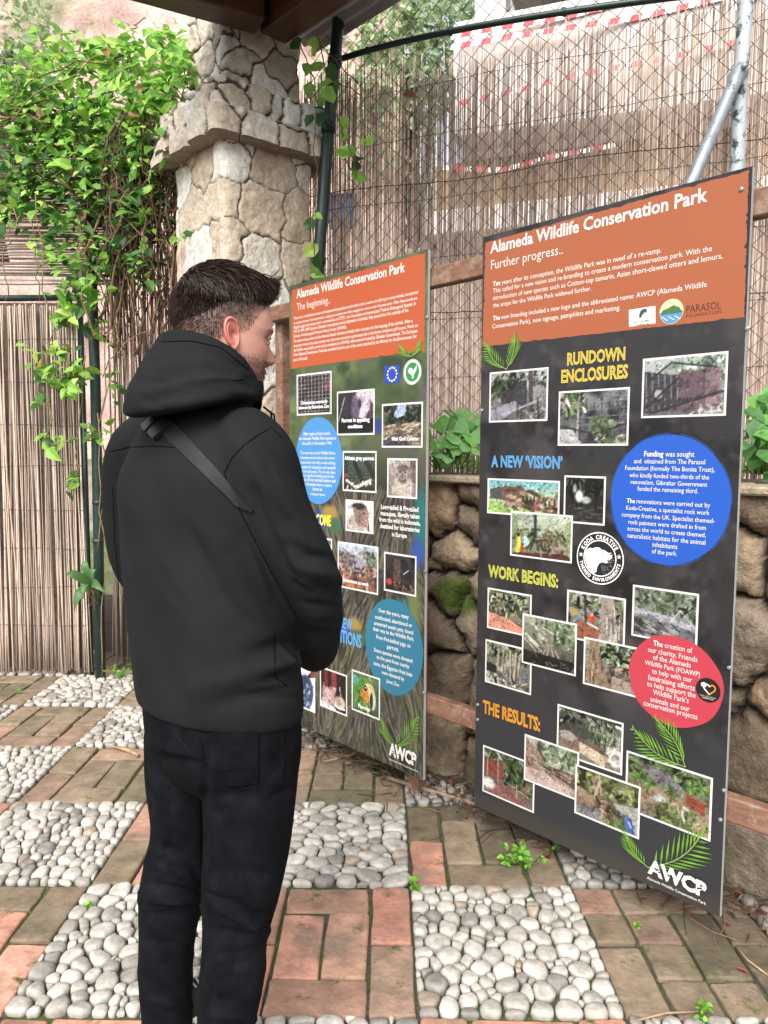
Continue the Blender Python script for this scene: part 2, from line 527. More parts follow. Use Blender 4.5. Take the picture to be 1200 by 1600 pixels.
# ---- retaining wall of large boulders
wl = empty("stone_wall", (WA[0], WA[1], 0), "low retaining wall of dark irregular boulders behind the information boards", "wall")
T0, T1, ZT = -1.15, 2.35, 1.25
ts = np.linspace(T0, T1, 330); zs = np.linspace(-0.05, ZT, 140)
TT, ZZ = np.meshgrid(ts, zs, indexing='ij')
r_ = np.random.default_rng(5)
S = []
zrow = 0.1
while zrow < 1.3:
    x = T0 - 0.1 + r_.uniform(0, 0.2)
    big = r_.uniform(0.2, 0.32)
    while x < T1 + 0.2:
        S.append((x, zrow + r_.normal(0, 0.05))); x += r_.uniform(0.2, 0.42)
        if r_.random() < 0.3: S.append((x - 0.1, zrow + 0.13 + r_.normal(0, 0.02)))
    zrow += big
S = np.array(S)
edge, cid = voro(np.stack([TT, ZZ], -1), S, 0.05, 21)
q3 = np.stack([TT, ZZ, TT * 0], -1)
hgt = stone_relief(edge, cid, len(S), 0.11, 0.006, 0.075, 8, q3)
base = WA[None, None] + WD[None, None] * TT[..., None] - WN[None, None] * (hgt - 0.1)[..., None]
Pw = np.concatenate([base, ZZ[..., None]], -1)
pal = 1.3 * lin(np.array([[0.47, 0.41, 0.34], [0.42, 0.36, 0.30], [0.52, 0.46, 0.38], [0.38, 0.33, 0.27], [0.50, 0.42, 0.34], [0.45, 0.40, 0.35]]))
cc = pal[np.random.default_rng(3).integers(0, len(pal), len(S))] * np.random.default_rng(4).uniform(0.75, 1.1, len(S))[:, None]
C = cc[cid] * (1 + 0.35 * vnoise(q3, 6, 40, 3))[..., None]
lich = np.clip(vnoise(q3, 5, 50, 4) * 2.2 - 0.35, 0, 1)[..., None]
C = C * (1 - lich) + lin([0.30, 0.27, 0.21]) * lich
# moss over one low boulder between the boards and in scattered patches
mossd = np.exp(-(((TT - 1.235) / 0.12) ** 2 + ((ZZ - 0.78) / 0.085) ** 2) * 0.9)
moss = np.clip(mossd * 2.2 - 0.5 + 0.5 * vnoise(q3, 20, 61, 3), 0, 1)
moss = np.maximum(moss, np.clip(vnoise(q3, 4, 66, 4) * 2.4 - 0.95, 0, 0.7))[..., None]
C = C * (1 - moss) + lin([0.27, 0.33, 0.10]) * moss
joint = (edge < 0.009)[..., None]
C = np.where(joint, lin([0.2, 0.17, 0.13]), C)
w = MB(); w.grid(Pw[:, ::-1], C[:, ::-1]); w.build("boulder_face", MT['wallstone'], wl, smooth=True)
# coping of pale flat stones with a ragged edge
cp = MB()
t = T0
while t < T1:
    L_ = rng.uniform(0.22, 0.45)
    a = WA + WD * (t + L_ / 2) + WN * 0.10
    cp.box((a[0], a[1], ZT + 0.016 + rng.normal(0, 0.003)), (L_ / 2 - 0.003, 0.12 + rng.normal(0, 0.008), 0.014), ((WD[0], WD[1], 0), (WN[0], WN[1], 0), (0, 0, 1)), lin([0.66, 0.60, 0.52]) * rng.uniform(0.8, 1.1), bevel=0.008)
    t += L_
cp.build("coping", MT['stone'], wl)

# ---- the pillar: rubble shaft, projecting ledge course, slimmer upper block
PC = np.array([-0.775, 3.70])                       # nearest vertical edge
PR = np.array([0.766, 0.643]); PL = np.array([-0.643, 0.766])
pil = empty("stone_pillar", (PC[0], PC[1], 0), "pale rubble stone pillar with a projecting ledge, holding up the dark roof beams", "pillar")


def ring_path(a, b, rad, off, n):
    """Rounded rectangle round the pillar (PR side a long, PL side b long); returns points, normals and arc length, starting mid left-back."""
    cr = [(0, 0), (a, 0), (a, b), (0, b)]
    pts = []
    for k, (cx, cy) in enumerate(((off[0] + rad, off[1] + rad), (off[0] + a - rad, off[1] + rad), (off[0] + a - rad, off[1] + b - rad), (off[0] + rad, off[1] + b - rad))):
        for t in np.linspace(0, 1, 7):
            th = math.pi + math.pi / 2 * k + t * math.pi / 2
            pts.append((cx + rad * math.cos(th), cy + rad * math.sin(th)))
    pts = np.array(pts + [pts[0]])
    seg = np.linalg.norm(np.diff(pts, axis=0), axis=1)
    s = np.concatenate([[0], np.cumsum(seg)])
    u = np.linspace(0, s[-1], n)
    P2 = np.stack([np.interp(u, s, pts[:, 0]), np.interp(u, s, pts[:, 1])], 1)
    T = np.gradient(P2, axis=0); T[0] = T[-1] = (P2[1] - P2[-2]) / 2
    T /= np.linalg.norm(T, axis=1)[:, None]
    Nn = np.stack([T[:, 1], -T[:, 0]], 1)
    return P2, Nn, u


def stone_block(name, a, b, off, z0, z1, sites, warp, depth, gap, rnd, seed, pal, nz, dark=0.15, rad=0.03, flare=0.0):
    P2, Nn, u = ring_path(a, b, rad, off, int((2 * a + 2 * b) / 0.0055))
    zz = np.linspace(z0, z1, nz)
    U, Z = np.meshgrid(u, zz, indexing='ij')
    per = u[-1]
    Sx = np.array(sites)
    n0 = len(Sx)
    Sx3 = np.vstack([Sx, Sx + [per, 0], Sx - [per, 0]])
    edge, cid = voro(np.stack([U, Z], -1), Sx3, warp, seed, 5.5)
    cid = cid % n0
    q3 = np.stack([U, Z, U * 0], -1)
    h = stone_relief(edge, cid, n0, depth, gap, rnd, seed, q3)
    h[-1] = h[0]
    XY = P2[:, None] + Nn[:, None] * h[..., None]
    wxy = PC + XY[..., :1] * PR + XY[..., 1:] * PL
    V = np.concatenate([wxy, Z[..., None]], -1)
    r = np.random.default_rng(seed)
    cc = pal[r.integers(0, len(pal), n0)] * r.uniform(0.88, 1.1, n0)[:, None]
    C = cc[cid] * (1 + 0.16 * vnoise(q3, 8, seed + 9, 3))[..., None]
    st = np.clip(vnoise(q3, 5, seed + 20, 4) * 2.6 - 0.75, 0, 1)[..., None] * dark * 4
    st = np.clip(st, 0, 0.8)
    C = C * (1 - st) + lin([0.40, 0.36, 0.32]) * st
    ru = np.clip(vnoise(q3, 6, seed + 33, 3) * 2 - 0.6, 0, 0.45)[..., None]
    C = C * (1 - ru) + lin([0.70, 0.60, 0.50]) * ru
    C = np.where((edge < gap + 0.0015)[..., None], lin([0.40, 0.34, 0.29]), C)
    m = MB(); m.grid(V, C)
    # closed top and bottom
    for k, zc in ((0, z0), (nz - 1, z1)):
        ringv = V[:-1, k]
        cen = ringv.mean(0)
        nn = len(ringv)
        F = [(i, (i + 1) % nn, nn) for i in range(nn)] if k else [((i + 1) % nn, i, nn) for i in range(nn)]
        m.add(np.vstack([ringv, cen]), F, lin([0.55, 0.5, 0.44]))
    return m.build(name, MT['stone'], pil, smooth=True)


def courses(per, z0, z1, hmin, hmax, wmin, wmax, seed):
    r = np.random.default_rng(seed); S = []; z = z0
    while z < z1 + hmax * 0.3:
        hh = r.uniform(hmin, hmax); x = r.uniform(0, wmin)
        while x < per - wmin * 0.5:
            S.append((x, z + hh / 2 + r.normal(0, hh * 0.16))); x += r.uniform(wmin, wmax)
        z += hh
    return S


palS = lin(np.array([[0.88, 0.84, 0.78], [0.83, 0.77, 0.69], [0.92, 0.90, 0.86], [0.78, 0.71, 0.63], [0.87, 0.85, 0.81]]))
palU = lin(np.array([[0.86, 0.83, 0.78], [0.80, 0.76, 0.70], [0.91, 0.90, 0.88], [0.77, 0.72, 0.65], [0.84, 0.79, 0.73]]))
stone_block("shaft", 0.50, 0.53, (0, 0), -0.02, 2.90, courses(2.0, 0, 2.95, 0.13, 0.28, 0.12, 0.34, 14), 0.05, 0.019, 0.0014, 0.012, 31, palS, 460, dark=0.09)
stone_block("ledge", 0.66, 0.72, (-0.085, -0.085), 2.865, 2.985, courses(2.72, 2.86, 2.98, 0.13, 0.14, 0.12, 0.3, 3), 0.03, 0.036, 0.003, 0.03, 44, palU, 50, dark=0.08)
stone_block("ledge_course", 0.58, 0.64, (-0.05, -0.05), 2.975, 3.125, courses(2.4, 2.96, 3.1, 0.17, 0.18, 0.06, 0.15, 6), 0.045, 0.04, 0.003, 0.022, 52, palU, 60, dark=0.08)
stone_block("upper_shaft", 0.43, 0.37, (0.03, 0.05), 3.095, 3.70, courses(1.76, 3.05, 3.7, 0.10, 0.22, 0.10, 0.25, 9), 0.05, 0.016, 0.003, 0.014, 63, palU, 120, dark=0.06, rad=0.015)
# ================================================================== REED SCREENS AND FENCES
REED = lin(np.array([[0.64, 0.58, 0.54], [0.58, 0.52, 0.48], [0.69, 0.63, 0.58], [0.53, 0.47, 0.43], [0.62, 0.55, 0.49], [0.48, 0.42, 0.38]]))


def reeds(mb, A, D, length, z0, z1, spacing, r0, lean=0.012, ragged=0.08, seg=7, sides=5, tint=1.0, gap=0.06, ztop=None, nrm=None, bow=0.006):
    """Upright stems side by side from A along D."""
    t = 0.0
    D = np.array(D, float); nrm = np.array([D[1], -D[0]]) if nrm is None else nrm
    while t < length:
        top = (z1 if ztop is None else ztop(t)) + rng.normal(0, ragged * 0.5) - abs(rng.normal(0, ragged * 0.3))
        bot = z0 + abs(rng.normal(0, 0.012))
        k = np.linspace(0, 1, seg)
        ln = rng.normal(0, lean)
        ph, am = rng.uniform(0, 6), rng.normal(0, bow)
        dt = t + ln * (k - 0.5) + am * np.sin(3.2 * k + ph)
        dn = rng.normal(0, 0.004) + rng.normal(0, 0.005) * np.sin(2.5 * k + ph)
        P = np.stack([A[0] + D[0] * dt + nrm[0] * dn, A[1] + D[1] * dt + nrm[1] * dn, bot + (top - bot) * k], 1)
        r = r0 * rng.uniform(0.7, 1.2)
        c = REED[rng.integers(len(REED))] * rng.uniform(0.75, 1.15) * tint
        mb.tube(P, r * (1 - 0.25 * k), sides, c)
        t += spacing * (rng.uniform(0.75, 1.25) + (rng.uniform(0.4, 1.4) if rng.random() < gap else 0))


def fpt(t, z, n=0.0):
    p = FA + FD * t + FN * n
    return (p[0], p[1], z)


def tie_wire(mb, A, D, length, z, nrm, r=0.0014, wav=0.006, off=0.012):
    n = int(length / 0.05) + 2
    k = np.linspace(0, length, n)
    P = np.stack([A[0] + D[0] * k - nrm[0] * off, A[1] + D[1] * k - nrm[1] * off, z + wav * np.sin(k * 5 + z * 9) + rng.normal(0, 0.0015, n)], 1)
    mb.tube(P, r, 4)


# the tall screen behind the boards
rs = empty("reed_screen", fpt(0, 1.27), "tall grey brown reed screen wired to the chain link fence above the boulder wall", "reed screen")
m = MB()
FL0, FL1 = -1.0, 2.32
A_ = FA + FD * FL0
reeds(m, A_, FD, FL1 - FL0, 1.25, 3.33, 0.0068, 0.0032, ragged=0.09, seg=8, gap=0.08, tint=1.9, nrm=FN, ztop=lambda t: 3.33 + 0.04 * math.sin(t * 2.2) + 0.03 * math.sin(t * 7))
reeds(m, A_ + FN * 0.012, FD, FL1 - FL0, 1.25, 3.30, 0.0078, 0.0033, ragged=0.12, seg=6, gap=0.10, nrm=FN, tint=1.75, lean=0.02)
m.build("stems", MT['reed'], rs, smooth=True)
m = MB()
for z in (1.45, 1.75, 2.05, 2.35, 2.65, 2.95, 3.2): tie_wire(m, A_, FD, FL1 - FL0, z, FN, off=0.008)
m.build("binding_wire", MT['wire'], rs)

# chain link fence in front of it: posts, brace, pipe, mesh
cf = empty("chain_link_fence", fpt(0, 1.25), "tall rusty green chain link fence with steel posts in front of the reed screen", "fence")
m = MB()
cw, ch = 0.088, 0.088
offn = -0.035
ncol = int((FL1 + 0.9) / cw)
for i in range(ncol * 2):
    # each wire zigzags upward between two neighbouring columns
    t0 = FL0 + 0.05 + i * cw / 2
    pts = []
    nz = int((4.25 - 1.3) / (ch / 2))
    for k in range(nz):
        s = 1 if (k + i) % 2 == 0 else -1
        wob = 0.006 * math.sin(t0 * 3.1 + k * 0.35) + 0.012 * math.sin(k * 0.09 + t0 * 1.3)
        pts.append(fpt(t0 + s * cw / 4 + wob, 1.3 + k * ch / 2, offn + 0.003 * s + 0.012 * math.sin(k * 0.21 + t0 * 4)))
    m.tube(pts, 0.0022, 3, cap=False)
m.build("wire_mesh", MT['wire'], cf)
m = MB()
for z in (2.08, 2.72): tie_wire(m, FA + FD * FL0 + FN * offn, FD, FL1 - FL0, z, FN, r=0.0022, wav=0.012, off=0.004)
m.build("straining_wire", MT['wire'], cf)
m = MB()
a, b_, c_ = W(535, 93, 4.0), W(740, 44, 3.66), W(1010, 3, 3.42)
q = []
for k in np.linspace(-0.03, 1.25, 24):
    p = a * ((1 - k) * (0.55 - k) / 0.55) + b_ * (k * (1 - k) / (0.55 * 0.45)) + c_ * (k * (k - 0.55) / 0.45)
    q.append((p.x, p.y - 0.01, p.z))
m.tube(q, 0.015, 8)
for k in (3, 9, 15): m.tube([Vector(q[k]) + Vector((-0.012, -0.004, 0)), Vector(q[k]) + Vector((0.012, 0.004, 0.0))], 0.0185, 8)
m.build("top_rail", MT['greenpost'], cf, smooth=True)
m = MB()
pts = [W(490, 640, 3.88), W(497, 420, 3.90), W(511, 230, 3.92), W(530, 20, 3.94), W(536, -60, 3.95)]
m.tube(pts, 0.031, 14)
for (px, py) in ((498, 408), (513, 200), (523, 97)):
    c0 = W(px, py, 3.9); m.tube([c0 + Vector((0, 0, -0.018)), c0 + Vector((0.001, 0, 0.018))], 0.037, 14)
    m.tube([c0 + Vector((0.0, -0.03, 0)), c0 + Vector((0.02, -0.06, 0))], 0.012, 8)
m.build("post", MT['greenpost'], cf, smooth=True)
m = MB()
pb = W(1140, 420, 3.27)
pts = [Vector((pb.x, pb.y, 1.2)), pb, W(1153, 230, 3.28), W(1157, 120, 3.28), W(1166, 0, 3.29), W(1172, -90, 3.29)]
m.tube(pts, 0.030, 14)
m.build("post", MT['peeled'], cf, smooth=True)
m = MB()
pa, pc = W(1155, 112, 3.235), W(1080, 285, 3.06)
dirb = (pc - pa)
m.tube([pa - dirb * 0.05, pa + dirb * 0.02, pa + dirb * 0.12, pa + dirb * 0.6, pa + dirb * 1.9], [0.022, 0.036, 0.028, 0.026, 0.026], 12)
m.tube([pa + Vector((0, -0.055, 0)), pa + Vector((0, 0.05, 0))], 0.012, 8)
m.build("brace", MT['galv'], cf, smooth=True)

MT['backing'] = mat('hessian_backing', (0.12, 0.09, 0.07), 0.9, noise=(30, .6, 1.4))
# gate of reeds at the left, its steel posts, and the reed fence behind the vine
gt = empty("reed_gate", (-2.2, 4.45, 0), "reed covered gate panel standing at the left edge of the cobbled path", "gate")
m = MB()
reeds(m, (-3.6, 4.45), (1, 0), 1.80, 0.02, 2.22, 0.0094, 0.0049, ragged=0.015, seg=8, gap=0.03, lean=0.03, bow=0.008, tint=1.6)
m.build("stems", MT['reed'], gt, smooth=True)
m = MB()
for z in (0.32, 0.55, 0.78, 1.02, 1.28, 1.52, 1.78, 2.02): tie_wire(m, np.array([-3.6, 4.45]), np.array([1, 0]), 1.8, z, np.array([0, 1]), off=0.008)
m.build("binding_wire", MT['wire'], gt)
m = MB()
m.box((-2.7, 4.49, 1.14), (0.9, 0.004, 1.1))
m.build("backing_sheet", MT['backing'], gt)
m = MB()
m.tube([(-1.79, 4.47, 0.0), (-1.795, 4.47, 2.28)], 0.016, 10)
m.tube([(-3.6, 4.49, 2.25), (-1.79, 4.47, 2.27)], 0.018, 10)
m.build("frame", MT['greenpost'], gt, smooth=True)

tp = MB()
tp.tube([W(157, 1066, 4.40), W(153, 800, 4.40), W(149, 600, 4.40), W(143, 430, 4.40), W(138, 250, 4.42)], 0.030, 14)
for py in (785, 845): c0 = W(153, py, 4.4); tp.tube([c0 - Vector((0, 0, .012)), c0 + Vector((0, 0, .012))], 0.0335, 14)
tag(tp.build("gate_post", MT['greenpost'], smooth=True), "dark green steel post between the reed gate and the vine covered reeds", "post")

ov = empty("reed_screen", (-2.7, 4.5, 2.35), "reeds laid crosswise above the gate, mostly hidden under the vine", "reed screen")
m = MB()
z = 2.36
while z < 3.3:
    n = 8
    x = np.linspace(-3.8, -1.5, n)
    P = np.stack([x, 4.52 + rng.normal(0, .004, n), z + rng.normal(0, 0.004, n) + 0.0 * x], 1)
    m.tube(P, 0.0055 * rng.uniform(.7, 1.2), 5, REED[rng.integers(len(REED))] * rng.uniform(.6, 1.0)); z += rng.uniform(0.010, 0.017)
m.build("stems", MT['reed'], ov, smooth=True)

rf = empty("reed_fence", (-1.3, 4.6, 0), "old reed fence behind the vine, between the green post and the stone pillar", "reed fence")
m = MB()
reeds(m, (-1.66, 4.55), (0.97, 0.06), 1.0, 0.05, 3.35, 0.0135, 0.006, ragged=0.05, seg=9, gap=0.2, lean=0.07, bow=0.02, tint=1.2)
m.build("stems", MT['reed'], rf, smooth=True)
m = MB()
reeds(m, (-1.64, 4.58), (0.97, 0.06), 0.98, 0.05, 3.3, 0.02, 0.006, ragged=0.05, seg=6, gap=0.1, lean=0.05, bow=0.02, tint=0.5)
m.build("rear_layer", MT['reed'], rf, smooth=True)

# ================================================================== ROOF
rt = empty("pavilion_roof", (PC[0], PC[1], 3.5), "dark timber roof corner with corrugated sheet resting on the stone pillar", "roof")
rc = W(446, 70, 3.86)
BA = (W(552, 0, 3.49) - rc); BA.z = 0; BA.normalize()             # towards the viewer's right
BB = (W(165, 0, 3.47) - rc); BB.z = 0; BB.normalize()             # towards the viewer's left
zb = rc.z
m = MB()
def beam(mb, o, d, L0, L1, side, w, z0, z1):
    n = Vector((-d.y, d.x, 0)) * side
    c = o + d * ((L0 + L1) / 2) + n * (w / 2)
    mb.box((c.x, c.y, (z0 + z1) / 2), ((L1 - L0) / 2, w / 2, (z1 - z0) / 2), (tuple(d), tuple(n), (0, 0, 1)), bevel=0.006)
sideA = 1 if Vector((-BA.y, BA.x, 0)).dot(BB) > 0 else -1
sideB = 1 if Vector((-BB.y, BB.x, 0)).dot(BA) > 0 else -1
beam(m, rc, BA, 0.0, 2.15, sideA, 0.15, zb, zb + 0.13)
m.build("beam", MT['beam'], rt)
m = MB()
beam(m, rc + BA * 0.01, BB, 0.16, 1.35, sideB, 0.15, zb + 0.002, zb + 0.134)
m.build("beam", MT['beam'], rt)
for k in range(1, 3):
    m = MB(); o = rc + BA * (0.15 + 0.72 * k)
    beam(m, o, BB, 0.16, 1.2, sideB, 0.07, zb + 0.05, zb + 0.134)
    m.build("rafter", MT['beam'], rt)
m = MB()
nA = Vector((-BA.y, BA.x, 0)) * sideA
rows = []
for i, s in enumerate(np.linspace(-0.33, 1.15, 90)):
    zz = zb + 0.152 + 0.012 * math.sin(s * 2 * math.pi / 0.076)
    row = []
    for q in np.linspace(-0.17, 2.0, 12):
        p = rc + BA * q + nA * s
        row.append((p.x, p.y, zz))
    rows.append(row)
rows = np.array(rows)
m.grid(rows); m.grid(rows[::-1] + np.array([0, 0, 0.004]))
m.build("corrugated_sheet", MT['roof'], rt, smooth=True)
for q in np.arange(0.05, 1.9, 0.31):
    p = rc + BA * q - nA * 0.03
    m = MB(); m.tube([(p.x, p.y, zb + 0.06), (p.x, p.y, zb + 0.145)], 0.006, 6); m.build("fixing_screw", MT['galv'], rt)

# ================================================================== BEYOND THE FENCE
tb = empty("terraced_building", (4.0, 9.0, 0), "pale concrete terraced building seen over and through the reed screen", "building")
TD = Vector((-0.94, 0.34, 0)).normalized(); TN = Vector((0.34, 0.94, 0)).normalized()
TO = Vector((0.8, 8.0, 0))                                        # a point on the front of the terraces (below photo x 720)
def slab(name, t0, t1, n0, n1, z0, z1, mt):
    m = MB()
    c = TO + TD * ((t0 + t1) / 2) + TN * ((n0 + n1) / 2)
    m.box((c.x, c.y, (z0 + z1) / 2), ((t1 - t0) / 2, (n1 - n0) / 2, (z1 - z0) / 2), (tuple(TD), tuple(TN), (0, 0, 1)), bevel=0.02)
    return m.build(name, MT[mt], tb)
slab("lower_wall", -9, 1.9, 0, 0.5, -0.03, 3.55, 'pinkwall')
slab("balcony_slab", -9, 0.35, -0.35, 0.9, 3.55, 3.8, 'concrete')
slab("middle_wall", -9, 0.45, 0.45, 0.9, 3.8, 4.55, 'ochre')
slab("parapet", -9, 0.12, 0.0, 0.3, 4.62, 5.78, 'concrete')
slab("terrace_floor", -9, 0.1, 0.3, 3.5, 4.55, 4.72, 'concrete')
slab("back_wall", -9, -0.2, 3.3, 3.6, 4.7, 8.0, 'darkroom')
slab("column", -0.35, -0.02, 0.32, 0.62, 4.72, 7.6, 'concrete')
slab("column", -3.4, -3.05, 0.32, 0.62, 4.72, 7.6, 'concrete')
slab("roof_slab", -9, 0.1, -0.2, 3.5, 7.6, 7.9, 'concrete')

MT['tape'] = bpy.data.materials.new("striped_tape"); MT['tape'].use_nodes = True
nt = MT['tape'].node_tree; bb = nt.nodes["Principled BSDF"]
at_ = nt.nodes.new("ShaderNodeAttribute"); at_.attribute_name = "Col"; nt.links.new(at_.outputs[0], bb.inputs[0]); bb.inputs["Roughness"].default_value = 0.5
def tape(pts, label, w=0.055):
    m = MB()
    P = np.array([list(p) for p in pts]); seg = np.linalg.norm(np.diff(P, axis=0), axis=1); s = np.concatenate([[0], np.cumsum(seg)])
    n = int(s[-1] / 0.1); u = np.linspace(0, s[-1], n + 1)
    Q = np.stack([np.interp(u, s, P[:, k]) for k in range(3)], 1)
    Q[:, 2] -= 0.05 * np.sin(np.pi * u / s[-1])
    for i in range(n):
        a, b = Q[i], Q[i + 1]; o = np.array([0.02, 0, w])
        th = np.array([0, 0.004, 0])
        sh = np.array([0, 0, 0])
        c = lin([0.86, 0.16, 0.22]) if i % 2 else lin([0.93, 0.92, 0.92])
        m.add([a, b, b + o, a + o, a + th, b + th, b + o + th, a + o + th], [(0, 1, 2, 3), (7, 6, 5, 4), (3, 2, 6, 7), (0, 4, 5, 1)], c)
    o = m.build("barrier_tape", MT['tape'])
    return tag(o, label, "tape", "red and white tapes on the terraces")
Yt = 7.4
tape([W(703, 62, 7.9), W(770, 44, 7.8), W(900, 18, 7.6), W(1010, -8, 7.4), W(1120, -30, 7.2)], "highest red and white tape strung along the terrace parapet")
tape([W(703, 78, 7.85), W(800, 55, 7.72), W(905, 36, 7.5), W(1000, 24, 7.4), W(1130, 0, 7.15)], "red and white tape hanging just below the topmost tape on the parapet")
tape([W(700, 168, 7.7), W(800, 142, 7.6), W(900, 112, 7.4), W(1000, 96, 7.3), W(1150, 70, 7.1)], "red and white tape across the parapet, seen through the reed screen")
tape([W(690, 265, 7.3), W(780, 262, 7.2), W(860, 240, 7.1), W(960, 230, 7.0)], "lowest red and white tape, in front of the balcony slab behind the reeds", 0.045)

cr = empty("plastic_crate", (-0.15, 5.0, 0), "blue plastic crate behind the reed screen beside the green post", "crate")
m = MB()
c0 = W(535, 333, 4.75)
m.box(c0, (0.085, 0.08, 0.075), bevel=0.01, col=lin([0.30, 0.50, 0.82]))
m.build("bin", MT['attr_matte'], cr)
m = MB()
m.box(c0 + Vector((0, 0, 0.083)), (0.095, 0.09, 0.008), bevel=0.004, col=lin([0.12, 0.3, 0.62])); m.build("rim", MT['attr_matte'], cr)
m = MB(); m.box((c0.x, c0.y, (c0.z - 0.08) / 2), (0.02, 0.02, (c0.z - 0.08) / 2), bevel=0.003, col=lin([0.4, 0.3, 0.2])); m.build("stand", MT['attr_matte'], cr)

rk = empty("rubble_wall", (-4, 9.4, 0), "sunlit pale pink rubble wall of a house behind the vine at the top left", "wall")
xs = np.linspace(-9.5, 0.2, 150); zs = np.linspace(0, 10.5, 130)
XX, ZZ = np.meshgrid(xs, zs, indexing='ij')
q3 = np.stack([XX, ZZ, XX * 0], -1)
YY = 9.3 + 0.25 * vnoise(q3, 1.1, 71, 4) + 0.1 * vnoise(q3, 5, 72, 3) + 0.08 * ZZ
ca = lin([0.86, 0.76, 0.72]); cb = lin([0.70, 0.58, 0.54]); cg = lin([0.45, 0.50, 0.33])
kk = np.clip(vnoise(q3, 1.6, 73, 5) * 1.6 + 0.4, 0, 1)[..., None]; kg = np.clip(vnoise(q3, 0.9, 75, 4) * 3 - 0.9, 0, 0.85)[..., None]
C = ca * kk + cb * (1 - kk); C = C * (1 - kg) + cg * kg
m = MB(); m.grid(np.stack([XX, YY, ZZ], -1), C); m.build("face", MT['stone'], rk, smooth=True)
# ================================================================== PLANTS
def leaves(mb, P, size, col, up=0.6, aspect=0.62, droop=0.4, face=None, serr=False, jitter=0.25):
    """Folded leaf blades at points P, each with its own random heading."""
    P = np.asarray(P, float); n = len(P)
    if n == 0: return
    nrm = rng.normal(0, 0.55, (n, 3)); nrm[:, 2] += up
    if face is not None: nrm += np.asarray(face)
    nrm /= np.linalg.norm(nrm, axis=1)[:, None]
    d = rng.normal(0, 1, (n, 3)); d[:, 2] -= droop
    d -= nrm * (d * nrm).sum(1)[:, None]; d /= np.linalg.norm(d, axis=1)[:, None] + 1e-9
    s = np.cross(nrm, d)
    L = (np.asarray(size) * rng.uniform(1 - jitter * 1.6, 1 + jitter, n))[:, None]
    w = L * aspect * 0.5
    prof = [(0.0, 0.0, 0.0), (0.28, 0.92, 0.10), (0.62, 0.8, 0.12), (1.0, 0.0, -0.1)]
    V = [P, P + d * L * 0.28 + s * w * 0.92 + nrm * L * 0.09, P + d * L * 0.28 - s * w * 0.92 + nrm * L * 0.09, P + d * L * 0.3,
         P + d * L * 0.65 + s * w * 0.72 + nrm * L * 0.06, P + d * L * 0.65 - s * w * 0.72 + nrm * L * 0.06, P + d * L * 0.66 - nrm * L * 0.01, P + d * L - nrm * L * 0.12]
    V = np.stack(V, 1).reshape(-1, 3)
    base = np.array([(0, 1, 3), (0, 3, 2), (1, 4, 6), (1, 6, 3), (3, 6, 5), (3, 5, 2), (4, 7, 6), (6, 7, 5)])
    F = (np.arange(n)[:, None, None] * 8 + base[None]).reshape(-1, 3)
    c = np.asarray(col, float)
    if c.ndim == 1: c = np.tile(c, (n, 1))
    mb.add(V, F.tolist(), np.repeat(c, 8, 0))


def leafcols(n, pal, lo=0.85, hi=1.35):
    pal = lin(np.array(pal))
    return pal[rng.integers(0, len(pal), n)] * rng.uniform(lo, hi, (n, 1))


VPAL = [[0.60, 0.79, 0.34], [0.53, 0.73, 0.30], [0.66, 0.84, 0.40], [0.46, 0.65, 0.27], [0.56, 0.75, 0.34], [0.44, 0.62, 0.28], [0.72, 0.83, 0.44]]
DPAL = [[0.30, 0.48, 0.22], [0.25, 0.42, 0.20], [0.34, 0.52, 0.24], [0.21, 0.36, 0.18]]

# ---- climbing vine over the reed fence
vn = empty("climbing_vine", (-1.5, 4.4, 0), "bright green climbing vine with woody hanging stems, sprawling over the reed fence by the pillar", "vine")
m = MB()
clumps = [  # photo x, y, spread x, spread y, leaves, depth, share of dark leaves (shade under the bright top, put into leaf colour)
    (40, 150, 60, 40, 330, 4.45, .15), (110, 100, 60, 40, 260, 4.5, .05), (190, 90, 60, 34, 260, 4.45, .05), (265, 80, 30, 30, 150, 4.2, .0),
    (60, 215, 80, 40, 420, 4.4, .3), (160, 180, 70, 45, 430, 4.35, .2), (240, 150, 45, 40, 240, 4.2, .1), (285, 110, 20, 40, 90, 4.0, .1),
    (50, 285, 70, 34, 280, 4.4, .6), (150, 260, 60, 40, 280, 4.3, .45), (225, 240, 35, 45, 170, 4.2, .3), (30, 330, 50, 26, 90, 4.4, .6),
    (130, 335, 60, 30, 170, 4.3, .6), (215, 330, 34, 40, 130, 4.2, .5), (90, 395, 36, 24, 60, 4.3, .5), (165, 400, 40, 30, 110, 4.25, .5),
    (130, 445, 26, 26, 80, 4.22, .4), (220, 420, 24, 26, 34, 4.2, .6), (110, 485, 22, 20, 46, 4.2, .4), (85, 545, 34, 14, 30, 4.2, .25),
    (72, 580, 18, 16, 36, 4.2, .2), (120, 585, 10, 14, 24, 4.2, .2), (100, 605, 14, 14, 28, 4.2, .2), (155, 520, 16, 20, 24, 4.3, .4),
    (150, 675, 12, 12, 20, 4.28, .3), (70, 690, 6, 18, 9, 4.3, .3), (98, 690, 10, 8, 9, 4.3, .3), (112, 752, 15, 9, 20, 4.3, .2), (65, 630, 8, 14, 8, 4.3, .2),
    (285, 365, 6, 10, 9, 4.0, .3), (180, 600, 10, 30, 10, 4.35, .6), (270, 220, 14, 40, 40, 4.05, .4)]
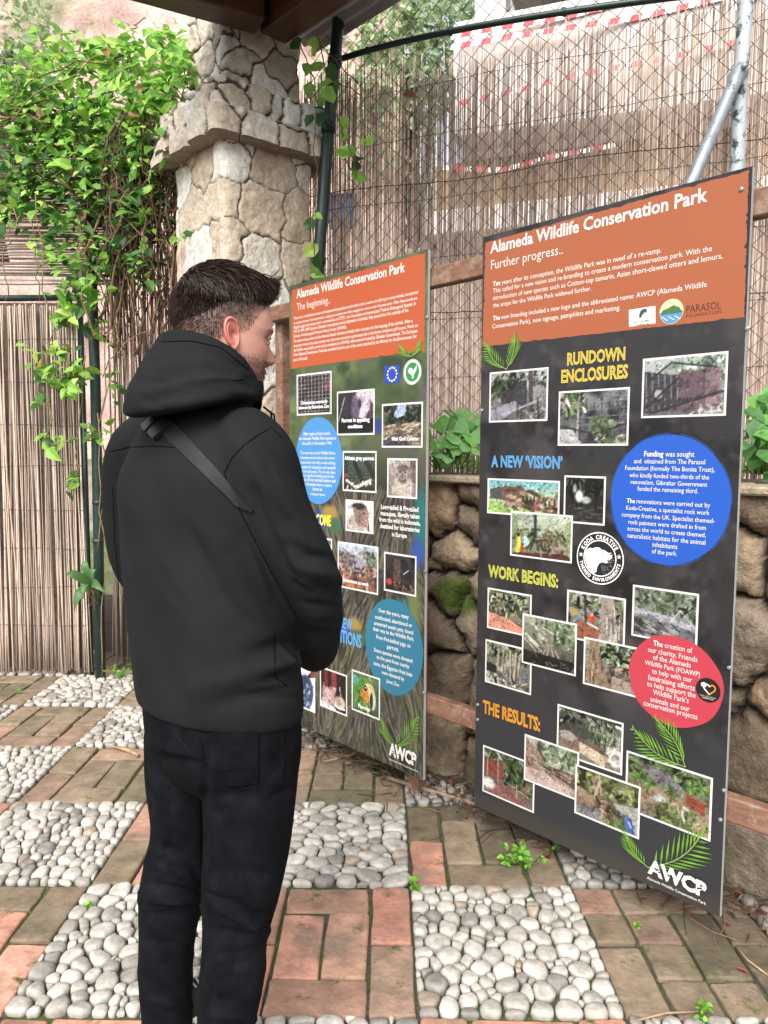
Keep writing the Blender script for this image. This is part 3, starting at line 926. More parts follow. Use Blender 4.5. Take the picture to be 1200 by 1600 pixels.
for (px, py, sx, sy, n, Y, dk) in clumps:
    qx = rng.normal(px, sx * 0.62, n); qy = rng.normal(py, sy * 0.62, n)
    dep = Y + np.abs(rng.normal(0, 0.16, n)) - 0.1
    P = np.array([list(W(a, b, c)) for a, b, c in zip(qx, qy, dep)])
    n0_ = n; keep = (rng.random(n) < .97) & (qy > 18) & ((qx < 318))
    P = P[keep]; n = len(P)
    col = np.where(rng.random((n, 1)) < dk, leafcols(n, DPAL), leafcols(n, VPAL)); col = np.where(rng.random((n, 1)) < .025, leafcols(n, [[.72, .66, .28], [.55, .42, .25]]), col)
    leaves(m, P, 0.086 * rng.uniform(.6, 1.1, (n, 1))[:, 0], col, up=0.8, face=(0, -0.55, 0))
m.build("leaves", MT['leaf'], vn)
m = MB()
STEM = lin(np.array([[0.45, 0.36, 0.27], [0.38, 0.30, 0.23], [0.52, 0.43, 0.33], [0.33, 0.27, 0.2]]))
def wander(p0, p1, n, amp):
    k = np.linspace(0, 1, n)[:, None]
    P = np.array(list(p0)) * (1 - k) + np.array(list(p1)) * k
    nz = np.cumsum(rng.normal(0, amp / math.sqrt(n), (n, 3)), 0); nz -= nz[-1:] * k
    return P + nz * np.array([1.0, 0.5, 0.6])
for i in range(135):      # hanging tangle beside the pillar
    x0 = rng.uniform(165, 275); x1 = x0 + rng.normal(0, 26)
    y0, y1 = rng.uniform(150, 300), rng.uniform(330, 560)
    m.tube(wander(W(x0, y0, rng.uniform(4.1, 4.45)), W(min(x1, 268), y1, rng.uniform(4.15, 4.45)), 12, 0.13), rng.choice([0.0028, 0.004, 0.006, 0.009], p=[.4, .3, .2, .1]), 5, STEM[rng.integers(4)] * rng.uniform(.7, 1.1))
for i in range(24):      # inside the mass
    m.tube(wander(W(rng.uniform(-10, 300), rng.uniform(60, 300), 4.35), W(rng.uniform(-10, 290), rng.uniform(160, 420), 4.35), 12, 0.22), rng.choice([0.003, 0.005, 0.008]), 5, STEM[rng.integers(4)] * rng.uniform(.6, 1.0))
for (a, b) in (((150, 90), (20, 190)), ((120, 330), (95, 600)), ((60, 300), (70, 690)), ((200, 300), (152, 680)), ((155, 640), (160, 1060)), ((200, 260), (185, 560)),
               ((165, 560), (152, 860)), ((300, 60), (262, 250)), ((262, 250), (282, 410)), ((275, 90), (250, 300)), ((140, 560), (118, 748)), ((100, 80), (118, 50)), ((215, 60), (228, 28)),
               ((30, 120), (0, 170)), ((230, 520), (160, 590)), ((150, 500), (185, 545)), ((20, 330), (8, 470)), ((45, 340), (62, 470)), ((120, 350), (125, 480))):
    m.tube(wander(W(*a, 4.22), W(*b, 4.26), 12, 0.06), 0.0036, 5, lin([0.5, 0.42, 0.32]))
m.build("stems", MT['stem'], vn, smooth=True)

# ---- ivy round the green fence post
iv = empty("ivy", tuple(W(520, 400, 3.85)), "small ivy with round glossy leaves climbing beside the green fence post", "ivy")
m = MB()
pts = [(490, 85), (500, 70), (487, 110), (512, 95), (482, 125), (520, 130), (500, 150), (490, 165), (515, 160), (545, 215), (560, 222), (572, 228), (550, 240), (540, 232), (562, 248), (556, 270), (545, 262), (551, 275), (530, 130),
       (492, 335), (496, 380), (488, 180), (492, 412), (499, 420), (505, 175), (538, 180), (525, 150), (480, 100), (470, 82), (530, 245), (494, 345), (487, 430)]
P = np.array([list(W(x + rng.normal(0, 2), y + rng.normal(0, 2), 3.72 + rng.uniform(0, 0.06))) for x, y in pts])
leaves(m, P, 0.085, leafcols(len(P), VPAL + DPAL), up=0.3, face=(0, -0.9, 0), aspect=0.85)
m.build("leaves", MT['leaf'], iv)
m = MB()
for (a, b) in (((470, 70), (500, 170)), ((500, 60), (548, 265)), ((480, 60), (560, 130)), ((520, 130), (565, 150)), ((545, 215), (556, 280)), ((490, 180), (494, 430))):
    m.tube(wander(W(*a, 3.76), W(*b, 3.76), 10, 0.03), 0.003, 5, STEM[0])
m.build("stems", MT['stem'], iv, smooth=True)


# ---- broad leaved plants in the raised bed
def lobed(mb, base, tip_dir, nrm, L, col):
    """One big lobed leaf blade with a raised midrib fold."""
    d = Vector(tip_dir).normalized(); n = Vector(nrm); n = (n - d * n.dot(d)).normalized(); s = n.cross(d)
    n_ = 26
    ring = []
    for k in range(n_):
        th = k / n_ * 2 * math.pi
        r = 0.5 * (1 + 0.16 * math.cos(5 * th) + 0.05 * math.cos(11 * th + 1))
        a, b = -math.cos(th) * r, math.sin(th) * r
        lift = 0.16 * abs(b) - 0.25 * (a * a + b * b) + 0.02 * math.cos(9 * th)
        ring.append(Vector(base) + (d * (a + 0.45) + s * b * 0.95 + n * lift) * L)
    mid = [Vector(base) + (d * (a + 0.45) + n * (-0.03)) * L for a in (-0.3, 0.0, 0.28)]
    V = [tuple(v) for v in ring + mid]
    F = []
    for k in range(n_):
        k2 = (k + 1) % n_
        th = (k + 0.5) / n_ * 2 * math.pi
        a = -math.cos(th)
        c = n_ + (0 if a < -0.5 else 1 if a < 0.5 else 2)
        F.append((k, k2, c))
        # close the fan between hubs
    F += [(n_, n_ + 1, n_ // 4 - 2 + 0), ]
    mb.add(V, F, col)


def broad_plant(name, label, base, specs, cat="plant", size=0.13):
    e = empty(name, tuple(base), label, cat)
    m = MB(); st = MB()
    for (px, py, Y, L, tilt) in specs:
        p = W(px, py, Y)
        d = Vector((rng.normal(0, .8), -0.25 + rng.normal(0, .2), -0.55 + tilt * 2))
        lobed(m, p, d, (rng.normal(0, .28), -0.8 + rng.normal(0, .15), 0.55), L * 1.12, leafcols(1, [[0.46, 0.70, 0.36], [0.50, 0.74, 0.38], [0.40, 0.62, 0.34], [0.52, 0.72, 0.46]])[0])
        st.tube(wander(base + Vector((rng.normal(0, .02), rng.normal(0, .02), 0)), p + d.normalized() * L * 0.1, 6, 0.015), [0.006, 0.006, 0.005, 0.005, 0.004, 0.003], 6, lin([0.45, 0.58, 0.3]))
    m.build("leaves", MT['leaf'], e, smooth=False)
    st.build("stalks", MT['leaf'], e, smooth=True)
    return e


broad_plant("leafy_plant", "broad leaved green plant on the wall in the gap between the two boards", W(712, 722, 3.24), [(688, 668, 3.3, .15, .1), (702, 660, 3.35, .14, .2), (722, 668, 3.22, .16, 0), (738, 662, 3.25, .17, .1), (714, 682, 3.2, .12, -.2), (745, 678, 3.2, .15, 0), (692, 690, 3.25, .11, -.1), (730, 655, 3.35, .13, .3), (755, 660, 3.2, .16, .1)])
broad_plant("leafy_plant", "big leaved plant at the right edge, on the wall beside the larger board", W(1192, 735, 2.5), [(1178, 625, 2.62, .15, .1), (1195, 618, 2.6, .16, .2), (1185, 645, 2.5, .13, 0), (1200, 650, 2.5, .15, .1), (1176, 672, 2.5, .12, -.1), (1196, 680, 2.45, .12, -.2), (1212, 640, 2.6, .15, 0), (1215, 690, 2.5, .13, 0), (1180, 690, 2.55, .1, -.1), (1168, 640, 2.7, .12, .1), (1230, 650, 2.6, .15, .1)])
gr = MB()
for i in range(60):
    b0 = W(rng.choice([rng.uniform(672, 752), rng.uniform(1150, 1215)]), 728, 0.1)
    x = rng.choice([0, 1])
    p = W(rng.uniform(676, 752), 733, 3.4) if x else W(rng.uniform(1150, 1225), 742, 2.7)
    h = rng.uniform(0.05, 0.16)
    d = Vector((rng.normal(0, .05), rng.normal(0, .05), h))
    gr.add([p, p + Vector((.006, 0, 0)), p + d * 0.6 + Vector((.008, 0, 0)), p + d + Vector((d.x, 0, 0)), p + d * 0.6], [(0, 1, 2, 4), (4, 2, 3)], leafcols(1, VPAL + DPAL)[0])
tag(gr.build("grass", MT['leaf']), kind="stuff")

# ---- strap leaved plant tied to the green gate post
sp = empty("strap_leaved_plant", tuple(W(143, 915, 4.32)), "small strap leaved plant with four pointed blades tied to the green gate post", "plant")
m = MB()
c0 = W(143, 914, 4.30)
for (tx, ty, dy, w) in ((134, 876, -.02, .030), (102, 898, -.10, .034), (116, 955, -.10, .034), (164, 926, -.12, .032), (152, 890, -.03, .024), (130, 935, -.12, .02)):
    t = W(tx, ty, 4.30 + dy)
    k = np.linspace(0, 1, 7)
    ax = (t - c0); s = ax.cross(Vector((0, -1, 0.2))).normalized()
    rows = []
    for q in k:
        p = c0 + ax * q + Vector((0, -0.05, 0.04)) * math.sin(q * math.pi)
        ww = w * (0.55 + 1.1 * q - 1.65 * q ** 2.2) if q < 1 else 0.001
        ww = max(ww, 0.001)
        rows.append([tuple(p + s * ww), tuple(p + Vector((0, 0.008, -0.004))), tuple(p - s * ww)])
    m.grid(np.array(rows), np.tile(lin([0.40, 0.58, 0.36]) * rng.uniform(.85, 1.15), (21, 1)))
m.build("blades", MT['leaf'], sp, smooth=True)
m = MB()
for i in range(16): m.tube(wander(c0 + Vector((0, .01, -.01)), c0 + Vector((rng.normal(0, .03), rng.normal(0.02, .02), -rng.uniform(.05, .16))), 6, .02), .0016, 4, lin([.5, .4, .3]))
m.build("roots", MT['stem'], sp)


# ---- weeds in the joints
def weed(px, py, h, n, label, zoff=0.0, cat="weed"):
    R_ = RI * ((px - 600) / FPX) - UP * ((py - 800) / FPX) + fw
    t = (zoff - CAM_H) / R_.z
    b = Vector((0, 0, CAM_H)) + R_ * t
    e = empty("weed", tuple(b), label, cat, "small weeds in the paving joints")
    m = MB(); st = MB()
    P = []
    for i in range(n):
        a = rng.uniform(0, 6.28); r = abs(rng.normal(0, h * 0.42)); z = rng.uniform(0.15, 1) * h * (1 - 0.5 * min(r / h, 1))
        q = b + Vector((math.cos(a) * r, math.sin(a) * r, z))
        st.tube([b + Vector((math.cos(a) * r * .3, math.sin(a) * r * .3, 0)), b.lerp(q, 0.6) + Vector((0, 0, h * .06)), q], 0.0009, 3, lin([.4, .55, .25]))
        for k in range(4): P.append((q.x + rng.normal(0, h * .07), q.y + rng.normal(0, h * .07), q.z + rng.normal(0, h * .04)))
    leaves(m, P, min(0.022, h * 0.2 + .006), leafcols(len(P), [[0.50, 0.72, 0.26], [0.44, 0.66, 0.24], [0.55, 0.76, 0.32]]), up=1.0, aspect=0.8)
    m.build("leaves", MT['leaf'], e); st.build("stalks", MT['leaf'], e)
weed(793, 1348, 0.09, 9, "feathery weed standing to the left on the dark bricks before the larger board")
weed(815, 1352, 0.08, 11, "bushy feathery weed nearest the foot of the larger board, on dark bricks")
weed(646, 1392, 0.045, 9, "little round leaved weed at the corner where cobbles and bricks meet")
weed(190, 1062, 0.13, 16, "leafy weed at the foot of the green gate post")
weed(1098, 1588, 0.04, 10, "small bright weed on the mossy slab at the bottom right")
weed(868, 1330, 0.03, 5, "tiny weed under the bottom edge of the larger board")
weed(140, 1418, 0.025, 6, "star shaped weed among cobbles to the left of the man's legs")
weed(30, 1085, 0.03, 8, "tiny moss like weed on the bricks at the left edge")
weed(995, 1450, 0.022, 6, "sparse weed in the slab joint right of the large cobble field")

# ---- trees beyond the fence and a crown at the left edge
def tree(name, label, base, crown, n, pal, size, trunk_r=0.12):
    e = empty(name, tuple(base), label, "tree", "trees beyond the fence")
    m = MB()
    for (c, r, k) in crown:
        v = rng.normal(0, 1, (k, 3)); v /= np.linalg.norm(v, axis=1)[:, None]
        P = np.array(list(c)) + v * (np.array(r) * rng.uniform(0.55, 1.0, (k, 1)) ** 0.6)
        P += 0.12 * np.stack([vnoise(P, 1.5, 5), vnoise(P, 1.5, 6), vnoise(P, 1.5, 7)], 1)
        leaves(m, P, size, leafcols(len(P), pal), up=0.6)
    m.build("crown", MT['leaf'], e)
    t = MB()
    top = Vector(crown[0][0])
    t.tube(wander(base, top, 8, 0.15), np.linspace(trunk_r, trunk_r * .4, 8), 8, STEM[1])
    for (c, r, k) in crown: t.tube(wander(Vector(base).lerp(top, 0.6), Vector(c), 6, 0.1), np.linspace(trunk_r * .5, .02, 6), 6, STEM[1])
    t.build("trunk", MT['stem'], e, smooth=True)
GP = [[0.66, 0.74, 0.58], [0.60, 0.69, 0.52], [0.72, 0.79, 0.64], [0.55, 0.64, 0.49]]
TR0 = 0.05
tree("broadleaf_tree", "soft green tree rising between the roof edge and the pale building", Vector((0.4, 10.2, 0.6)), [(W(650, 75, 10), (.75, .7, .55), 900), (W(590, 90, 10.2), (.6, .6, .5), 600), (W(690, 20, 10.3), (.6, .6, .5), 600), (W(600, 30, 10.4), (.4, .5, .35), 300), (W(560, 160, 10), (.7, .6, .7), 600), (W(640, 150, 10), (.6, .6, .5), 600), (W(560, 250, 9.8), (.7, .5, .8), 350), (W(630, 240, 9.8), (.5, .5, .8), 250)], 0, GP, 0.12)
tree("broadleaf_tree", "pale green tree at the far top left corner beyond the vine", Vector((-4.7, 8.6, 0)), [(W(15, 60, 8.3), (.5, .5, .6), 600), (W(-40, 120, 8.3), (.6, .5, .6), 500), (W(25, 130, 8.4), (.35, .4, .4), 300)], 0, GP, 0.1)

# ---- sticks and litter
def gp(px, py, z=0.012):
    R_ = RI * ((px - 600) / FPX) - UP * ((py - 800) / FPX) + fw
    return Vector((0, 0, CAM_H)) + R_ * ((z - CAM_H) / R_.z)
lt = MB()
for i in range(420):
    s = rng.uniform(-0.85, 2.0); off = -abs(rng.normal(0, 0.11)) - 0.02
    p = WA + WD * s + WN * off
    a = rng.uniform(0, 6.28); L_ = rng.uniform(0.03, 0.16)
    q = np.array([p[0], p[1], rng.uniform(0.002, 0.02)]); d = np.array([math.cos(a) * L_, math.sin(a) * L_, rng.normal(0, 0.012)])
    lt.tube([q, q + d * .5 + rng.normal(0, .008, 3), q + d], rng.uniform(.001, .0032), 4, STEM[rng.integers(4)] * rng.uniform(.35, .95))
n = 500
s = rng.uniform(-0.9, 2.0, n); off = -np.abs(rng.normal(0, 0.10, n)) - 0.01
P = np.stack([WA[0] + WD[0] * s + WN[0] * off, WA[1] + WD[1] * s + WN[1] * off, rng.uniform(0.002, 0.016, n)], 1)
leaves(lt, P, 0.03, leafcols(n, [[.35, .25, .18], [.28, .2, .15], [.45, .33, .24], [.4, .22, .16]]), up=2.2, droop=0)
tag(lt.build("twig_litter", MT['stem']), kind="stuff")
def stick(pts, r, label, col=(0.5, 0.42, 0.34)):
    m = MB(); m.tube(pts, r, 6, lin(col)); tag(m.build("fallen_stick", MT['stem'], smooth=True), label, "stick", "fallen sticks on the paving")
stick([gp(605, 1215), gp(680, 1238), gp(760, 1262, .014)], [.009, .010, .007], "longest grey stick lying across the gap below the two boards", (.55, .47, .4))
stick([gp(508, 1190), gp(548, 1180, .02), gp(572, 1166, .03)], [.004, .006, .005], "bent stick on the bricks under the smaller board", (.5, .42, .33))
stick([gp(176, 1166), gp(200, 1172), gp(216, 1180)], [.006, .010, .009], "short thick stick on the bricks left of the man", (.62, .52, .4))
stick([gp(985, 1597), gp(1040, 1583), gp(1100, 1580)], [.002, .003, .002], "thin pale stalk along the edge of the bottom right slab", (.6, .5, .4))
stick([gp(1150, 1478), gp(1168, 1500), gp(1200, 1524)], [.002, .003, .0025], "thin curved stalk at the right edge below the larger board", (.66, .56, .45))
dl = MB(); leaves(dl, [list(gp(1150, 1512, .012))], .05, lin([.62, .3, .22]), up=3); tag(dl.build("dead_leaf", MT['stem']), "rust red dead leaf on the slab at the lower right", "leaf")
dl = MB(); leaves(dl, [list(W(628, 147, 3.72))], .075, lin([.5, .33, .22]), up=0, face=(0, -1, 0)); tag(dl.build("dead_leaf", MT['stem']), "brown dead leaf caught in the chain link fence", "leaf")
# ================================================================== INFORMATION BOARDS
class Paint:
    """A small painter for the printed pictures: colours are what the print shows (sRGB), later put on a vertex grid."""
    def __init__(s, w, h, c=(0.5, 0.5, 0.5), seed=0):
        s.w, s.h = w, h
        s.a = np.ones((h, w, 3)) * np.array(c)
        s.y, s.x = np.meshgrid((np.arange(h) + .5) / h, (np.arange(w) + .5) / w, indexing='ij')
        s.r = np.random.default_rng(seed); s.seed = seed
        s.asp = h / w
    def mix(s, m, c):
        m = np.clip(m, 0, 1)[..., None]; s.a = s.a * (1 - m) + np.array(c) * m; return s
    def grad(s, c1, c2, y0=0, y1=1):
        t = np.clip((s.y - y0) / (y1 - y0), 0, 1)[..., None]; s.a = np.array(c1) * (1 - t) + np.array(c2) * t; return s
    def noise(s, sc, c, lo=0.0, hi=1.0, k=0, st=(1, 1), amt=1.0):
        n = vnoise(np.stack([s.x * st[0], s.y * st[1] * s.asp, s.x * 0], -1), sc, s.seed + k, 4)
        return s.mix(np.clip((n - lo) / (hi - lo + 1e-6), 0, 1) * amt, c)
    def blob(s, cx, cy, rx, ry, c, soft=0.25, wob=0.0):
        d = np.sqrt(((s.x - cx) / rx) ** 2 + ((s.y - cy) / ry) ** 2)
        if wob: d = d + wob * vnoise(np.stack([s.x, s.y, s.x * 0], -1), 9, s.seed + int(cx * 100), 3)
        return s.mix((1 - d) / soft + 0.5, c)
    def line(s, x0, y0, x1, y1, w, c):
        dx, dy = x1 - x0, (y1 - y0) * s.asp
        L = dx * dx + dy * dy + 1e-9
        t = np.clip(((s.x - x0) * dx + (s.y - y0) * s.asp * dy) / L, 0, 1)
        d = np.hypot(s.x - x0 - t * dx, (s.y - y0) * s.asp - t * dy)
        return s.mix((w / 2 - d) * s.w + 0.5, c)
    def poly(s, pts, c):
        ins = np.zeros(s.x.shape, bool); n = len(pts)
        for i in range(n):
            (xa, ya), (xb, yb) = pts[i], pts[(i + 1) % n]
            if ya == yb: continue
            k = (ya > s.y) != (yb > s.y)
            ins ^= k & (s.x < (xb - xa) * (s.y - ya) / (yb - ya) + xa)
        return s.mix(ins.astype(float), c)
    def foliage(s, x0, y0, x1, y1, n, pal, size=0.04):
        for _ in range(n):
            cx, cy = s.r.uniform(x0, x1), s.r.uniform(y0, y1); a = s.r.uniform(0, 3.14); L = size * s.r.uniform(.5, 1.4)
            s.line(cx, cy, cx + math.cos(a) * L, cy + math.sin(a) * L / s.asp, L * .5, np.array(pal[s.r.integers(len(pal))]) * s.r.uniform(.75, 1.2))
        return s
    def sticks(s, x0, y0, x1, y1, n, pal, L=0.2, w=0.02, a0=0, a1=3.14):
        for _ in range(n):
            cx, cy = s.r.uniform(x0, x1), s.r.uniform(y0, y1); a = s.r.uniform(a0, a1)
            s.line(cx, cy, cx + math.cos(a) * L, cy + math.sin(a) * L / s.asp, w * s.r.uniform(.5, 1.3), np.array(pal[s.r.integers(len(pal))]))
        return s


GRN = [(.25, .34, .18), (.35, .45, .25), (.18, .24, .14), (.45, .55, .34), (.12, .15, .1)]
GRY = [(.55, .55, .52), (.35, .36, .34), (.22, .23, .22), (.7, .7, .68), (.12, .12, .12)]
ROK = [(.55, .45, .38), (.42, .34, .28), (.68, .58, .5), (.3, .24, .2)]
PALE = [(.8, .78, .74), (.65, .62, .58), (.5, .46, .42)]


def pic(kind, w, h, seed):
    p = Paint(w, h, (.3, .3, .28), seed)
    if kind == 'old_path':
        p.grad((.62, .64, .6), (.4, .38, .38)).foliage(0, 0, .6, .5, 90, GRN + GRY, .09).foliage(.5, 0, 1, .3, 40, GRY, .07)
        p.poly([(.42, .25), (.66, .18), (.66, .8), (.42, .75)], (.27, .27, .3)).poly([(.2, .4), (.5, .36), (.5, .62), (.2, .66)], (.3, .27, .3)).line(.72, 0, .74, .8, .07, (.36, .29, .3)).poly([(0, .78), (.45, .6), (.55, .7), (.2, 1), (0, 1)], (.55, .55, .6))
        p.line(.1, .93, .95, .58, .025, (.62, .6, .66)).sticks(.5, .7, 1, 1, 30, GRY, .08, .015).line(.5, .55, .5, .9, .03, (.3, .28, .32)).line(.85, .58, .87, .98, .03, (.25, .24, .27))
    elif kind == 'old_cage':
        p.grad((.5, .52, .52), (.34, .33, .35)).noise(6, (.2, .2, .22), -.2, .5).foliage(0, 0, .35, .35, 60, GRN + PALE, .08).line(.3, .1, .28, .85, .035, (.62, .6, .58))
        for k in range(7): p.line(.3 + k * .11, .15, .32 + k * .11, .7, .012, (.2, .2, .22))
        for k in range(4): p.line(.3, .22 + k * .14, 1, .18 + k * .14, .01, (.5, .5, .52))
        p.foliage(.5, .45, .8, .8, 70, [(.4, .48, .32), (.5, .56, .42), (.3, .36, .24)], .06).poly([(0, .72), (.2, .7), (.35, 1), (0, 1)], (.66, .65, .66)).line(.05, .66, .5, .8, .02, (.2, .19, .2)).line(.45, .85, 1, .62, .02, (.22, .2, .22)).foliage(.6, .8, 1, 1, 50, PALE + GRN, .07)
    elif kind == 'box_cage':
        p.grad((.66, .7, .68), (.42, .4, .41)).foliage(.45, 0, 1, .3, 70, [(.55, .62, .55), (.4, .46, .4), (.7, .76, .72)], .08)
        p.poly([(.36, .3), (.95, .2), (.95, .85), (.36, .95)], (.42, .33, .36)).poly([(.78, .22), (.95, .2), (.95, .82), (.78, .86)], (.55, .44, .47)).poly([(0, .2), (.4, .3), (.45, .9), (0, .95)], (.28, .27, .3))
        for k in range(6): p.line(.03 + k * .08, .25, .05 + k * .08, .9, .012, (.55, .55, .57))
        p.line(.05, .4, .35, .08, .02, (.2, .2, .22)).line(.35, .08, .9, .22, .02, (.2, .2, .22)).line(.02, .8, .7, .72, .05, (.3, .27, .3)).line(.1, .95, .98, .62, .03, (.24, .22, .25)).blob(.2, .62, .09, .13, (.25, .24, .26)).blob(.2, .62, .055, .08, (.6, .6, .6)).line(0, .9, .45, .35, .025, (.22, .21, .23)).sticks(.65, .82, 1, 1, 40, PALE, .07, .02)
    elif kind == 'plan_drawing':
        p.grad((.38, .66, .72), (.72, .80, .60), 0, .55).poly([(0, .62), (.45, .72), (1, .95), (1, 1), (0, 1)], (.60, .78, .38)).poly([(.18, .2), (.5, .14), (.6, .5), (1, .72), (1, .95), (.5, .78), (.2, .6)], (.46, .35, .28))
        p.poly([(.02, .28), (.18, .2), (.2, .6), (.02, .6)], (.33, .34, .34)).sticks(.25, .3, .98, .85, 60, [(.62, .5, .42), (.33, .25, .2), (.72, .6, .5)], .09, .035, -.1, .35).sticks(.5, .42, .95, .62, 26, [(.2, .25, .12)], .05, .015, 1.2, 1.9).line(.69, .62, .69, .86, .03, (.85, .3, .5))
    elif kind == 'dark_wood':
        p.grad((.16, .17, .15), (.24, .24, .22)).foliage(0, 0, 1, .4, 50, [(.3, .33, .27), (.1, .11, .09)], .09)
        for x in (.2, .3, .45, .55, .62, .8): p.line(x, .1, x, .7, .025, (.09, .09, .08))
        p.blob(.37, .42, .1, .13, (.82, .84, .8), .6).blob(.55, .5, .12, .08, (.66, .67, .62), .7).blob(.25, .25, .05, .1, (.6, .62, .57), .6).sticks(0, .62, 1, 1, 50, [(.42, .42, .4), (.2, .2, .19), (.33, .33, .3)], .16, .012, -.3, .3)
    elif kind == 'tree_drawing':
        p.grad((.70, .76, .66), (.45, .46, .36)).poly([(0, 0), (.1, .08), (.1, .9), (0, 1)], (.5, .6, .42)).poly([(1, .1), (.9, .15), (.9, .9), (1, 1)], (.55, .62, .42))
        p.foliage(.1, .35, .9, .75, 80, [(.45, .5, .3), (.33, .38, .22), (.5, .42, .28)], .07).line(.41, 0, .42, .62, .05, (.25, .27, .25))
        for dx in (-.15, -.08, .06, .14, .2): p.line(.42, .55, .42 + dx, .82, .035, (.27, .28, .26))
        p.blob(.25, .65, .06, .12, (.68, .82, .88)).line(.13, .58, .12, .92, .075, (.92, .84, .2)).blob(.125, .52, .025, .04, (.2, .12, .08)).line(.2, .78, .2, .97, .05, (.85, .3, .15)).blob(.2, .73, .02, .03, (.2, .12, .08)).poly([(.05, .93), (.95, .86), (1, 1), (0, 1)], (.4, .2, .2)).sticks(.5, .5, .9, .85, 30, ROK, .1, .025)
    elif kind == 'red_clay':
        p.grad((.55, .58, .5), (.3, .3, .24), 0, .6).foliage(0, 0, 1, .55, 130, GRN + PALE, .08).poly([(.05, .6), (.5, .68), (1, .95), (1, 1), (0, 1), (0, .6)], (.84, .52, .40)).noise(9, (.93, .70, .6), 0, .5, 3, amt=.45).poly([(.6, .6), (1, .65), (1, .85), (.7, .75)], (.5, .45, .4))
        p.foliage(0, 0, 1, .5, 60, GRN, .07)
    elif kind == 'worker':
        p.grad((.66, .64, .6), (.4, .32, .26)).foliage(0, 0, 1, .3, 50, PALE + GRN, .08).sticks(0, .25, 1, .6, 40, GRY, .15, .03).poly([(.62, 0), (.82, 0), (.9, 1), (.55, 1)], (.6, .56, .5)).poly([(.2, .6), (.6, .7), (.55, 1), (.1, 1)], (.62, .36, .24)).line(.3, 0, .34, .6, .04, (.28, .27, .25)).blob(.44, .5, .07, .08, (.82, .28, .16)).blob(.44, .42, .03, .04, (.8, .6, .5)).line(.36, .62, .56, .7, .03, (.8, .8, .76)).blob(.12, .45, .07, .12, (.66, .62, .3)).blob(.16, .55, .05, .06, (.35, .5, .65)).sticks(.7, 0, .95, 1, 24, [(.75, .7, .64), (.45, .42, .38)], .3, .03, 1.3, 1.7)
    elif kind == 'walls':
        p.grad((.5, .54, .46), (.5, .5, .52)).foliage(0, 0, 1, .45, 150, [(.3, .36, .26), (.42, .48, .36), (.2, .24, .18), (.55, .58, .48)], .07).poly([(0, .42), (.55, .5), (1, .62), (1, .75), (.5, .62), (0, .55)], (.62, .62, .66)).poly([(.55, .62), (1, .75), (1, 1), (.75, 1)], (.42, .42, .46)).poly([(0, .6), (.4, .7), (.8, 1), (0, 1)], (.36, .36, .36)).sticks(0, .55, .7, 1, 50, [(.6, .6, .6), (.25, .25, .25), (.72, .72, .72)], .16, .02, .1, .7).line(.58, .66, .75, .35, .01, (.8, .8, .82)).line(.75, .35, .98, .65, .01, (.8, .8, .82))
    elif kind == 'roots':
        p.grad((.6, .64, .55), (.25, .25, .2)).foliage(.25, 0, 1, .5, 140, [(.4, .5, .3), (.5, .58, .4), (.28, .34, .2), (.62, .66, .55)], .08).sticks(0, .1, .35, .5, 20, PALE, .3, .02, .3, .9)
        for dx in (-.22, -.12, -.04, .08, .18): p.line(.52, .42, .52 + dx, .74, .03, (.62, .54, .48))
        p.line(.52, .3, .52, .5, .06, (.5, .44, .38)).poly([(0, .72), (1, .78), (1, 1), (0, 1)], (.16, .17, .14)).sticks(0, .7, 1, 1, 34, [(.4, .4, .36), (.12, .12, .1)], .1, .02)
    elif kind == 'trunk':
        p.grad((.62, .66, .58), (.42, .38, .32)).foliage(.3, 0, 1, .5, 100, GRN + [(.6, .7, .6)], .08).sticks(.3, .45, 1, 1, 40, ROK, .12, .05).poly([(.08, 0), (.26, 0), (.32, .6), (.5, 1), (.02, 1)], (.58, .48, .38)).sticks(.08, 0, .34, .95, 26, [(.72, .62, .52), (.42, .34, .27)], .25, .014, 1.4, 1.8).poly([(.5, .7), (.85, .75), (.9, 1), (.5, 1)], (.62, .55, .48))
    elif kind == 'pale_trunks':
        p.grad((.55, .56, .5), (.35, .34, .3)).foliage(0, 0, 1, .35, 70, GRN, .08).noise(7, (.75, .72, .66), .1, .5, 2)
        for x in (.3, .4, .55, .68, .78): p.line(x, .15, x + p.r.uniform(-.12, .12), .85, .05, (.66, .6, .53)).line(x + .03, .15, x + .03 + p.r.uniform(-.1, .1), .85, .015, (.25, .22, .2))
        p.sticks(.1, .7, 1, 1, 40, PALE + GRY, .12, .03).poly([(0, .5), (.25, .55), (.25, .75), (0, .72)], (.18, .2, .17)).blob(.88, .66, .05, .04, (.3, .45, .7))
    elif kind == 'path_new':
        p.grad((.3, .34, .24), (.5, .47, .42)).foliage(0, 0, 1, .45, 110, GRN + GRY, .09).sticks(.5, .02, 1, .45, 40, [(.5, .56, .42), (.62, .66, .55), (.22, .28, .18)], .16, .015, 1, 2.2).blob(.3, .42, .28, .14, (.3, .3, .28), .4).poly([(.35, .6), (.8, .72), (.75, 1), (.35, .85)], (.76, .68, .56)).poly([(.1, .5), (.36, .56), (.36, .85), (0, .75)], (.52, .42, .35)).blob(.9, .72, .13, .2, (.76, .74, .7), .3, .2).blob(.16, .58, .12, .1, (.64, .6, .56), .3, .2).line(.35, .6, .8, .74, .03, (.45, .32, .25)).noise(14, (.2, .17, .14), .2, .6, 5, amt=.5)
    elif kind == 'gorge':
